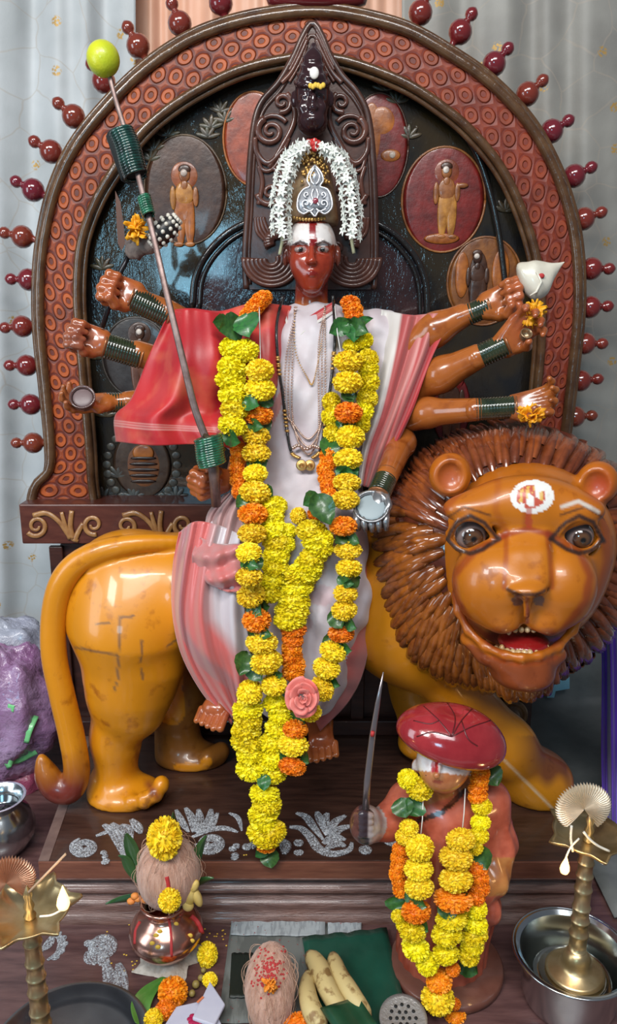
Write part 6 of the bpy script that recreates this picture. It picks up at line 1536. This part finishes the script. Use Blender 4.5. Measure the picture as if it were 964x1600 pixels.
# leaves in the pot
M_mango = mat('mango_leaf', (0.02, 0.07, 0.018), .33, coat=.3, var=(.04, .12, .03), vscale=20)
LV = [([(245, 1415), (215, 1405), (190, 1408), (164, 1414)], 12, 'lowest green leaf spreading left of the coconut in the copper pot'), ([(228, 1395), (205, 1365), (196, 1345), (184, 1338)], 10, 'dark leaf rising steeply left of the coconut, the shortest of them'),
      ([(225, 1375), (210, 1345), (202, 1320), (196, 1303)], 12, 'dark leaf standing highest on the left of the coconut'), ([(298, 1385), (305, 1350), (312, 1325), (323, 1306)], 8, 'narrow dark leaf standing right of the upright coconut'),
      ([(298, 1392), (312, 1380), (322, 1376), (334, 1373)], 9, 'small leaf pointing right beside the yellow buds'), ([(272, 1300), (271, 1290), (270, 1280), (270, 1270)], 4, 'thin green stalk behind the coconut top')]
for pl, w, lab in LV:
    q = [P(v.x, v.y, kd-.005+(.012 if i > 0 else 0)-.01*i/9) for i, v in enumerate(catmull([(x, y, 0) for x, y in pl], 10))]; b = MB(); rows = []
    for i, p in enumerate(q):
        t_ = (q[min(i+1, 9)]-q[max(i-1, 0)]).normalized(); sd_ = t_.cross(Vector((0, 1, .4))).normalized(); ww = w*s*math.sin(PI*min(.98, .08+i/9*.92))**.8
        rows.append([p+sd_*(e*ww)+Vector((0, .004*abs(e), 0)) for e in (-1, -.5, 0, .5, 1)])
    b.grid(rows); tag(b.build('mango_leaf', M_mango, solid=.0006, subd=1), lab, 'leaf')
b = MB(); M_bud = mat('pale_yellow_petal', (.62, .42, .09), .6, var=(.70, .52, .18), vscale=60)
for (x, y, rx, ry, an) in ((298, 1398, 9, 20, .2), (308, 1402, 7, 17, -.3), (294, 1415, 9, 9, 0), (303, 1385, 7, 12, .5)): b.ell(P(x, y, kd-.02), (rx*s, .007, ry*s), Matrix.Rotation(an, 3, 'Y'), 12, 10)
tag(b.build('yellow_buds', M_bud), 'cluster of pale yellow buds right of the coconut in the copper pot', 'flower')
b = MB()
for (x, y) in ((205, 1408), (216, 1404), (226, 1406), (211, 1400)): b.ell(P(x, y, kd-.012), (.007, .006, .005), seg=8, ring=6)
tag(b.build('orange_petals', mat('orange_petal', (.75, .25, .05), .6)), 'few orange petals on the lowest left leaf of the copper pot', 'flower')

# second coconut, newspapers, bananas, green cloth
def flatthing(name, pts, z, m, lab, cat, th=.001, wob=.002, nu=14):
    """quad (px) laid on the table at height z, corners TL TR BR BL"""
    A, B_, C_, D_ = [PZ(x, y, z) for x, y in pts]; b = MB(); rows = []
    for i in range(nu):
        v = i/(nu-1); rows.append([(A.lerp(B_, j/(nu-1))).lerp(D_.lerp(C_, j/(nu-1)), v)+Vector((0, 0, wob*abs(math.sin(j*.9+i*.6)))) for j in range(nu)])
    b.grid(rows); return tag(b.build(name, m, solid=th), lab, cat)
def paper_mat(name, base, ink, scale=70):
    m = bpy.data.materials.new(name); m.use_nodes = True; nt = m.node_tree; bs = nt.nodes['Principled BSDF']
    f = noise_tex(nt, scale, 3, mapping(nt, (2.5, .5, 1))); g = noise_tex(nt, 220, 2)
    c = mixc(nt, mth(nt, 'MULTIPLY', ramp(nt, f, [(.48, (0, 0, 0)), (.56, (1, 1, 1))]), .5), base, ink); 
    c = mixc(nt, ramp(nt, g, [(.70, (0, 0, 0)), (.72, (1, 1, 1))]), c, (.25, .03, .03)); nt.links.new(c, bs.inputs['Base Color']); bs.inputs['Roughness'].default_value = .8; return m
M_news = paper_mat('newsprint', (.36, .40, .42), (.16, .18, .20)); M_news2 = paper_mat('grey_newsprint', (.15, .16, .15), (.06, .065, .06), 30)
flatthing('newspaper', [(362, 1436), (512, 1440), (520, 1600), (340, 1600)], TZ+.0015, M_news2, 'grey newspaper sheet lying under the coconut at the front', 'newspaper')
flatthing('newspaper', [(362, 1433), (508, 1437), (508, 1464), (360, 1462)], TZ+.005, M_news, 'pale folded newspaper strip above the front coconut', 'newspaper')
flatthing('newspaper', [(512, 1440), (565, 1438), (564, 1464), (512, 1464)], TZ+.003, M_news, 'short torn newspaper end at the back edge of the green cloth', 'newspaper')
M_teal = mat('dark_green_leaf_cloth', (0.006, 0.05, 0.033), .35, coat=.2, var=(.012, .085, .055), vscale=8, bmp=.3, bscale=50)
flatthing('green_cloth', [(472, 1466), (604, 1452), (640, 1605), (498, 1625)], TZ+.009, M_teal, 'glossy dark green cloth spread between the bananas and the small statue', 'cloth', .002, .004)
flatthing('green_cloth', [(362, 1490), (395, 1490), (400, 1560), (358, 1560)], TZ+.006, mat('blackish_green', (.01, .016, .012), .5), 'dark green-black patch left of the front coconut', 'cloth', .001, .002)
cd2 = PZ(425, 1580, TZ).y
ct2, ch2 = coconut('coconut', 424, 1538, cd2+.0, 40, 66, 'long hairy reddish coconut lying at the front with vermilion on it', -42, 5, 3)
C2 = bvh_of([ch2])
b = MB(); rr_ = random.Random(3)
for k in range(150):
    x = 420+rr_.gauss(0, 12); y = 1520+rr_.gauss(0, 17); p = on(C2, x, y, .0004)
    if p is not None: b.ell(p, (.0022, .0016, .0018), seg=6, ring=4)
b.build('vermilion_powder', M_ver, ct2)
petals(421, 1537, don(C2, 421, 1537, .006), 15, 40, 'crushed orange marigold on the belly of the front coconut', mat('orange_petal2', (.80, .27, .02), .6), 8, 1.0)
loose('O', 466, 1600, PZ(466, 1600, TZ+.02).y, 24, 12, 'orange marigold at the bottom edge beside the front coconut')
M_ban = mat('banana_skin', (0.26, 0.15, 0.05), .55, var=(.58, .45, .20), vscale=55, bmp=.1, bscale=60, vpos=(.36, .46))
M_ban2 = mat('banana_tip', (.10, .05, .02), .7)
for pl, lab in (([(484, 1492, 16), (500, 1515, 18), (512, 1545, 17), (530, 1575, 15), (548, 1592, 11)], 'banana with a reddish tip, left one on the green cloth'), ([(520, 1493, 13), (528, 1520, 16), (545, 1548, 17), (562, 1572, 15), (578, 1590, 10)], 'banana on the right of the pair on the green cloth'),
                ([(482, 1520, 10), (480, 1550, 15), (488, 1580, 17), (505, 1610, 15)], 'yellow banana lying lowest beside the front coconut')):
    t = thing('banana', lab, 'banana', PZ(pl[0][0], pl[0][1], TZ+.01)); q = catmull([(x, y, 0) for x, y, r in pl], 16); rs = np.interp(np.linspace(0, 1, 16), np.linspace(0, 1, len(pl)), [r for _, _, r in pl])
    p3 = [PZ(v.x, v.y, TZ+.028+.012*math.sin(i/15*PI)) for i, v in enumerate(q)]; rr = [r*.00088*(.62 if i in (0,) else .9 if i in (1, 14) else 1 if i < 15 else .5) for i, r in enumerate(rs)]
    b = MB(); b.tube(p3, rr, 10); b.build('peel', M_ban, t)
    dv = (p3[0]-p3[1]).normalized(); b = MB(); b.tube([p3[0], p3[0]+dv*.003, p3[0]+dv*.006], [rr[0]*.95, rr[0]*.6, .002], 8); b.build('tip', mat('banana_tip_red', (.42, .20, .12), .6), t)
b = MB(); rows = [[PZ(500+60*u+30*v, 1575-18*u+45*v, TZ+.050+.006*math.sin(u*6)) for u in np.linspace(0, 1, 8)] for v in np.linspace(0, 1, 10)]; b.grid(rows)
tag(b.build('green_leaf', mat('deep_green_leaf', (.008, .045, .02), .3, coat=.3, var=(.015, .08, .04), vscale=20), solid=.001), 'dark green leaf strip lying across the two bananas', 'leaf')
# pierced metal disc at the bottom
sd_ = thing('pierced_lid', 'grey metal disc with small holes at the bottom edge, beside the green cloth', 'lid', PZ(628, 1592, TZ+.02))
o_ = PZ(630, 1592, TZ+.03); b = MB(); b.lathe([(0, -.002), (.030, -.002), (.034, 0), (.034, .002), (.030, .001), (0, .001)], o_, (0, -.25, 1), 40); dsk = b.build('disc', mat('dull_pewter', (.36, .34, .33), .4, metal=.6, bmp=.5, bscale=200), sd_)
b = MB()
for k in range(19):
    rr = 0 if k == 0 else (.009 if k < 7 else .018); a = k*PI/3 if k < 7 else k*PI/6; b.lathe([(.0026, 0), (.0026, .0006), (0, .0007)], o_+Vector((rr*math.cos(a), rr*math.sin(a), .0012+rr*math.sin(a)*.25)), (0, -.25, 1), 8)
b.build('holes', mat('hole_black', (.01, .01, .01), .8), sd_)
b = MB(); b.lathe([(.030, -.030), (.033, -.030), (.028, 0), (.0, 0)], o_+Vector((0, 0, -.0015)), (0, 0, 1), 30); b.build('body', _M['dull_pewter'], sd_)

# loose flowers, leaf and packets near the pot
def onT(k, x, y, rx, ry, lab, z=.014, tilt=0): return loose(k, x, y, PZ(x, y, TZ+z).y, rx, ry, lab, tilt=tilt)
onT('O', 270, 1550, 24, 20, 'orange marigold on the green leaf below the copper pot'); onT('Y', 324, 1492, 15, 19, 'golden marigold on the table right of the copper pot'); onT('Y', 328, 1531, 13, 8, 'yellow marigold behind the paper packet')
onT('O', 258, 1578, 16, 14, 'small orange marigold partly under the paper packet'); onT('Y', 240, 1592, 15, 14, 'yellow marigold at the bottom edge left of the paper packet')
q = [PZ(v.x, v.y, TZ+.008) for v in catmull([(262, 1528, 0), (238, 1545, 0), (222, 1570, 0), (220, 1602, 0)], 12)]; b = MB(); rows = []
for i, p in enumerate(q): ww = .017*math.sin(PI*min(.97, .1+i/11*.8))**.7; rows.append([p+Vector((e*ww, .3*e*ww, .006*abs(e))) for e in (-1, -.5, 0, .5, 1)])
b.grid(rows); tag(b.build('betel_leaf', mat('fresh_leaf', (.06, .19, .025), .35, coat=.3, var=(.10, .26, .04), vscale=20), solid=.0006, subd=1), 'bright green leaf curving below the copper pot', 'leaf')
M_pack = mat('packet_paper', (.56, .56, .66), .5, var=(.48, .48, .60), vscale=15)
pk_ = thing('paper_packet', 'pale lilac folded packet with a crimson print at the bottom edge', 'packet', PZ(320, 1575, TZ+.02))
for pts, z in (([(328, 1532), (352, 1568), (335, 1602), (300, 1590)], .026), ([(275, 1572), (328, 1560), (352, 1612), (250, 1612)], .018)):
    b = MB(); t_ = [PZ(x, y, TZ+z) for x, y in pts]; b.prism(t_, [p-Vector((0, 0, .006)) for p in t_]); b.build('packet_fold', M_pack, pk_, False, bevel=.002)
b = MB(); c = PZ(307, 1592, TZ+.0195)
for k in range(8):
    a = 2*PI*k/8; b.ell(c+Vector((.009*math.cos(a), .007*math.sin(a), 0)), (.005, .004, .0008), seg=8, ring=4)
b.build('crimson_print', mat('crimson_ink', (.40, .01, .07), .5), pk_)
b = MB(); b.box(PZ(313, 1562, TZ+.027), (.006, .0016, .0006), Matrix.Rotation(.9, 3, 'Z')); b.build('orange_print', mat('orange_ink', (.7, .2, .08), .5), pk_, False)
b = MB()
for (x, y, r) in ((306, 1538, 7), (314, 1528, 6), (300, 1552, 6), (318, 1516, 5)): b.ell(PZ(x, y, TZ+.008), r*.00085, seg=10, ring=8)
tag(b.build('areca_nuts', mat('dull_yellow_bits', (.30, .22, .06), .5)), 'few small dull yellow nuts between the golden marigold and the orange one', 'nuts')

# rangoli
def chalk(name, strokes, z, lab):
    t = MB()
    for st in strokes:
        pts, w = st[0], st[1]
        q = [PZ(v.x, v.y, z+.0006) for v in catmull([(x, y, 0) for x, y in pts], max(8, 5*len(pts)))]; n = len(q)
        for e in (-1, 0, 1):
            qq = []
            for i, p in enumerate(q):
                tn = (q[min(i+1, n-1)]-q[max(i-1, 0)]).normalized(); sd0 = Vector((-tn.y, tn.x, 0))
                qq.append(p+sd0*(e*w*.00062*math.sin(PI*(.1+.85*i/(n-1))))+Vector((0, 0, .00002*e)))
            t.tube(qq, [w*.00040*(.45+.55*math.sin(PI*(.12+.8*i/(n-1)))) for i in range(n)], 6, flat=.3, up=(0, 0, 1))
    return tag(t.build(name, M_powder), lab, 'rangoli')
def spx(cx, cy, r0, r1, a0, tn, sy=.72, n=14): return [(x, cy+(y-cy)*sy) for x, y in spiral(cx, cy, r0, r1, a0, tn, n)]
chalk('rangoli_drawing', [(spx(131, 1324, 4, 21, 0, 1.7), 8), ([(150, 1306), (175, 1298), (195, 1302)], 6), ([(162, 1288), (178, 1302), (196, 1342)], 9), ([(175, 1286), (192, 1304), (204, 1342)], 9), ([(190, 1288), (202, 1296), (205, 1320)], 7), ([(205, 1280), (215, 1292), (220, 1302)], 9), ([(160, 1336), (166, 1334)], 12), ([(160, 1345), (170, 1347)], 8)], 0, 'white chalk scroll on the platform edge, left of the coconut')
chalk('rangoli_drawing', [([(275, 1265), (285, 1285), (295, 1300)], 7), ([(290, 1262), (300, 1280), (302, 1300)], 8), ([(310, 1264), (312, 1282), (306, 1300)], 8), ([(330, 1264), (326, 1282), (308, 1302)], 8), ([(340, 1270), (330, 1290), (312, 1304)], 7), (spx(328, 1318, 3, 22, 0, 1.5), 10), ([(300, 1308), (330, 1296), (352, 1294), (372, 1300)], 7), ([(358, 1270), (372, 1278), (378, 1298)], 5), ([(363, 1322), (370, 1326)], 12), ([(362, 1338), (372, 1338)], 10), ([(388, 1318), (392, 1326)], 14)], 0, 'white chalk flower fan on the platform right of the coconut')
chalk('rangoli_drawing', [([(452, 1292), (470, 1294), (485, 1308), (498, 1326), (520, 1334), (545, 1328), (550, 1316)], 9), ([(440, 1312), (446, 1322), (444, 1334)], 11), ([(463, 1270), (478, 1276), (490, 1292), (505, 1312)], 8), ([(495, 1268), (500, 1280), (510, 1305)], 8), ([(512, 1270), (508, 1282), (516, 1305)], 8), ([(540, 1274), (522, 1286), (520, 1305)], 8), ([(548, 1290), (530, 1296), (522, 1310)], 8), ([(505, 1318), (522, 1308), (540, 1312)], 9), ([(510, 1326), (525, 1318), (540, 1322)], 9), ([(466, 1312), (467, 1322)], 9), ([(466, 1328), (467, 1336)], 9), ([(568, 1322), (574, 1334)], 12), ([(590, 1300), (610, 1316), (640, 1325)], 9), ([(600, 1312), (620, 1322)], 7)], 0, 'white chalk shell motif on the platform between the tassel and the small statue')
chalk('rangoli_drawing', [(spx(160, 1478, 3, 18, 0, 1.6, .9), 13), ([(138, 1486), (140, 1498), (150, 1506)], 9), ([(160, 1492), (162, 1502), (170, 1505)], 10), ([(165, 1505), (172, 1530), (178, 1560), (195, 1598)], 12), ([(185, 1505), (190, 1530), (196, 1560)], 10), ([(142, 1470), (134, 1478)], 8)], TZ, 'thick white chalk bulb on the table left of the copper pot')
chalk('rangoli_drawing', [([(85, 1456), (96, 1470), (92, 1488), (74, 1500)], 7), ([(82, 1462), (76, 1475), (64, 1486)], 8), ([(88, 1458), (92, 1462)], 8), ([(96, 1464), (101, 1468)], 7), ([(98, 1474), (104, 1477)], 7), ([(92, 1484), (99, 1488)], 7), ([(84, 1492), (90, 1498)], 7)], TZ, 'white chalk leaf with dotted edge beside the brass lamp on the left')
b = MB(); rr_ = random.Random(17)
for k in range(110):
    x, y = rr_.choice([(370, 1345), (360, 1385), (330, 1392), (345, 1455), (210, 1500), (400, 1385), (320, 1370), (190, 1440)]); x += rr_.gauss(0, 22); y += rr_.gauss(0, 9)
    zz = 0.0006 if y < 1340 else TZ+.0006
    if 1338 <= y < 1432: continue
    b.ell(PZ(x, y, zz), (.0018, .0015, .0006), seg=6, ring=4)
tag(b.build('turmeric_grains', M_tur), 'scattered yellow turmeric and rice grains around the copper pot', 'grains', kind='stuff')

# ============================================================ BRASS LAMPS
M_brass = mat('old_brass', (0.50, 0.36, 0.17), .34, metal=.9, var=(0.66, 0.52, 0.30), vscale=25, bmp=.1, bscale=60)
M_brassl = mat('pale_brass_plate', (0.66, 0.56, 0.42), .45, metal=.6, var=(.76, .66, .52), vscale=30, bmp=.3, bscale=120)
M_wick = mat('cotton_wick', (.70, .66, .58), .9)
def flame(x, y, d, hpx, lab):
    m = bpy.data.materials.get('flame')
    if m is None:
        m = bpy.data.materials.new('flame'); m.use_nodes = True; nt = m.node_tree; bs = nt.nodes['Principled BSDF']
        bs.inputs['Base Color'].default_value = (1, .6, .2, 1); bs.inputs['Emission Color'].default_value = (1, .62, .22, 1); bs.inputs['Emission Strength'].default_value = 4
    s = sc(x, y, d); b = MB(); H = hpx*s; c = P(x, y, d)
    b.lathe([(0, -.0), (.17*H, .10*H), (.22*H, .25*H), (.19*H, .45*H), (.10*H, .72*H), (.03*H, .92*H), (0, H)], c, (.05, 0, 1), 16)
    o = b.build('flame', m); tag(o, lab, 'flame')
    l = bpy.data.lights.new('flame_light', 'POINT'); l.energy = .22; l.color = (1, .6, .25); l.shadow_soft_size = .01
    lo_ = bpy.data.objects.new('flame_light', l); C.objects.link(lo_); lo_.location = c+Vector((0, -.012, H*.6))
def oil_lamp(name, base, topz, lab, R=.052, npt=5, a0=.3, rim=None):
    t = thing(name, lab, 'lamp', base); H = topz-base.z; c = lambda z: Vector((base.x, base.y, base.z+z))
    b = MB(); b.lathe([(0, .0), (.042, .0), (.043, .002), (.038, .005), (.026, .010), (.019, .018), (.021, .026), (.016, .034), (.0125, .040)], base, sides=40); b.build('foot', M_brass, t)
    prof = [(.013, .040)]; z = .040
    k = 0
    while z < H-.016:
        st = .022 if k % 3 else .032
        r0 = .0100+.0035*(1-z/H)
        prof += [(r0, z), (r0*.97, z+st*.4), (r0*1.0, z+st*.78), (r0*1.07, z+st*.82), (r0*1.12, z+st*.88), (r0*1.07, z+st*.94)]; z += st; k += 1
    prof += [(.009, H-.008), (.012, H-.002)]
    b = MB(); b.lathe(prof, base, sides=24); b.build('stem', M_brass, t)
    b = MB(); o_ = c(H); N = 80; rows = []
    for (rr, zz) in ((0, -.004), (.35, -.003), (.7, .002), (.9, .010), (1.0, .016), (.98, .0175), (.88, .012), (.66, .005), (.3, .001), (0, .001)):
        row = []
        for k in range(N):
            a = 2*PI*k/N; pt = abs(((a-a0)/(2*PI)*npt) % 1-.5)*2; star = 1+.34*max(0, (pt-.55)/.45)**1.3
            row.append(o_+Vector((math.cos(a)*R*rr*(star if rr > .8 else 1), math.sin(a)*R*rr*(star if rr > .8 else 1), zz)))
        rows.append(row)
    b.grid(rows, close_u=True); b.build('oil_bowl', M_brass, t)
    b = MB(); b.lathe([(.006, 0), (.008, .006), (.0045, .012), (.007, .020), (.004, .028), (.006, .036), (.003, .044), (.0, .050)], o_, sides=16); b.build('finial', M_brass, t)
    return t, o_
def fan_plate(cx, cy, d, R, par, m, teeth=44, yaw=0, sy=1.0, cut=True):
    s = sc(cx, cy, d); c = P(cx, cy, d); fr_ = []; bk_ = []; rows = []
    rot = Matrix.Rotation(yaw, 3, 'Z')
    for (k_, off) in ((0.02, -.003), (.5, -.003), (.9, -.002), (1.0, -.001), (1.0, .001), (.5, .001), (0.02, .001)):
        row = []
        for j in range(teeth*2+1):
            a = -PI*.30+(PI*1.6)*j/(teeth*2); r = R*s*k_*(1+(.10 if j % 2 else 0)*(k_ > .95))
            row.append(c+rot @ Vector((r*math.cos(a), off+(.0028 if j % 2 else 0)*min(1, k_*1.5), r*math.sin(a)*sy)))
        rows.append(row)
    b = MB(); b.grid(rows); return b.build('fan_plate', m, par, smooth=False)
# right lamp stands in the steel bowl
rb = PZ(885, 1552, TZ+.010); rb.z = TZ+.012
tz = P(912, 1316, rb.y).z
rb2 = Vector((P(900, 1500, rb.y).x, rb.y, TZ+.050))
stn = thing('steel_stand', 'upturned steel dish inside the large steel bowl carrying the right brass lamp', 'dish', Vector((rb2.x, rb2.y, TZ+.008)))
b = MB(); b.lathe([(.062, .0), (.060, .002), (.056, .036), (.052, .040), (.050, .0405), (.048, .039), (0, .0395)], Vector((rb2.x-.004, rb2.y, TZ+.009)), sides=48); b.build('dish', mat('polished_dish', (.6, .58, .5), .15, metal=1.0), stn, angle=35)
rl, ro_ = oil_lamp('brass_oil_lamp', rb2, tz, 'tall brass oil lamp with a pale scalloped fan plate, standing in the steel bowl', .050, 5, 2.2)
fan_plate(912, 1263, rb.y-.002, 40, rl, M_brassl)
def wick(pts, d, par, r=.0013): b = MB(); b.tube([P(v.x, v.y, d) for v in catmull([(x, y, 0) for x, y in pts], 12)], r, 8); b.build('wick', M_wick, par)
wick([(905, 1310), (893, 1322), (886, 1335), (883, 1344)], rb.y-.045, rl); wick([(912, 1300), (922, 1312), (935, 1322), (952, 1330)], rb.y-.035, rl, .0018); wick([(893, 1290), (892, 1310), (895, 1330)], rb.y-.035, rl, .0018)
flame(881, 1366, rb.y-.052, 34, 'small flame on the right brass lamp')
# left lamp
lb = PZ(80, 1690, TZ); lb.z = TZ+.004; tz = P(46, 1436, lb.y).z
lb.x = P(46, 1425, lb.y).x
ll, lo2 = oil_lamp('brass_oil_lamp', lb, tz, 'brass oil lamp with a star-shaped bowl and bright flame at the left edge', .051, 6, .35)
fan_plate(10, 1378, lb.y+.005, 40, ll, mat('coppery_plate', (.62, .36, .24), .4, metal=.75, bmp=.3, bscale=120), yaw=.3, sy=1.0)
wick([(62, 1432), (80, 1430), (96, 1422), (108, 1414)], lb.y-.062, ll)
flame(99, 1422, lb.y-.066, 46, 'bright flame at the tip of the left brass lamp')
b = MB(); b.tube([P(45, 1394, lb.y-.03), P(103, 1334, lb.y-.02)], .0016, 8); o = b.build('incense_stick', mat('pale_wood_stick', (.50, .34, .22), .7)); tag(o, 'thin pale wooden stick leaning on the left brass lamp', 'stick')

# steel vessels
M_steel = mat('stainless_steel', (.62, .66, .68), .20, metal=1.0, var=(.50, .54, .56), vscale=8)
def vessel(name, base, prof, lab, cat='bowl', sides=64, m=None):
    t = thing(name, lab, cat, base); b = MB(); b.lathe(prof, base, sides=sides); b.build('shell', m or M_steel, t, angle=35); return t
sb = Vector((P(893, 1500, rb.y).x, rb.y, TZ+.001))
t = vessel('steel_bowl', sb, [(0, 0), (.058, 0), (.066, .006), (.070, .02), (.073, .055), (.077, .078), (.084, .083), (.086, .0865), (.081, .087), (.075, .082), (.070, .060), (.066, .02), (.060, .009), (0, .007)], 'large shiny steel bowl around the foot of the right brass lamp')
b = MB(); b.tube([sb+Vector((.0855*math.cos(a), .0855*math.sin(a), .0860)) for a in np.linspace(0, 2*PI, 65)], .0018, 8, cap=False); b.build('rolled_rim', M_steel, t)
pb = Vector((lb.x+.02, lb.y+.035, TZ))
t = vessel('steel_plate', pb, [(0, 0), (.085, 0), (.095, .004), (.108, .012), (.112, .013), (.112, .015), (.106, .015), (.093, .007), (.083, .0035), (0, .0035)], 'wide steel plate under the left brass lamp', 'plate', m=mat('dark_steel', (.22, .22, .23), .25, metal=1.0, var=(.14, .14, .15), vscale=12))
pp_ = PZ(5, 1345, TZ); 
t = vessel('steel_pot', Vector((pp_.x-.012, pp_.y+.03, TZ)), [(0, 0), (.030, 0), (.048, .012), (.062, .035), (.064, .055), (.056, .078), (.044, .090), (.040, .098), (.044, .108), (.052, .114), (.052, .116), (.047, .116), (.038, .106), (.036, .095), (.055, .06), (.03, .01), (0, .008)], 'small round steel pot at the left edge behind the lamp', 'pot')
b = MB(); b.lathe([(.0, .094), (.037, .094), (.037, .096), (0, .097)], Vector((pp_.x-.012, pp_.y+.03, TZ)), sides=40); b.build('water', mat('dark_water', (.01, .01, .015), .05, coat=1), t)

# plastic bags at left
M_bag = mat('violet_plastic_bag', (.28, .12, .27), .25, coat=.4, var=(.40, .26, .42), vscale=9, vdetail=6, bmp=1.0, bscale=28, bdist=.012, trans=.15)
b = MB(); c = P(8, 1112, 1.50)
fnb = lambda p: 1+.20*mnoise.noise(p*2.2)+.10*abs(mnoise.noise(p*6))+.05*mnoise.noise(p*13)
b.ell(c, (.115, .09, .15), seg=64, ring=48, fn=fnb)
bg = thing('plastic_bag', 'crumpled violet plastic bag with green print at the left edge behind the tail', 'bag', Vector((c.x, c.y, TZ)))
bo = b.build('bag', M_bag, bg); BB = bvh_of([bo]); zmin = min(v.co.z for v in bo.data.vertices)
M_gp = mat('green_print', (.18, .55, .22), .35, coat=.4)
for pl, w in (([(8, 1195), (30, 1185), (55, 1172)], .011), ([(38, 1160), (44, 1140), (54, 1118)], .010), ([(12, 1105), (22, 1108)], .008)):
    q = [on(BB, v.x, v.y, .0006) for v in catmull([(x, y, 0) for x, y in pl], 10)]; q = [p for p in q if p is not None]
    if len(q) > 3: b = MB(); b.tube(q, w, 10, flat=.12, up=(0, -1, .1)); b.build('green_print', M_gp, bg)
b = MB(); c3 = P(25, 1215, 1.50); b.ell(c3, (.075, .05, .055), seg=40, ring=24, fn=fnb); tag(b.build('plastic_bag', mat('maroon_bag', (.25, .05, .10), .3, coat=.4, bmp=1, bscale=30, bdist=.01)), 'small dark magenta bundle under the violet bag', 'bag')
b = MB(); c4 = P(5, 1030, 1.62); b.ell(c4, (.12, .06, .10), seg=48, ring=30, fn=fnb); tag(b.build('plastic_bag', mat('pale_lilac_bag', (.26, .26, .34), .3, coat=.3, var=(.36, .38, .45), vscale=10, bmp=1, bscale=30, bdist=.01)), 'pale lilac plastic bag piled highest behind the violet one', 'bag')
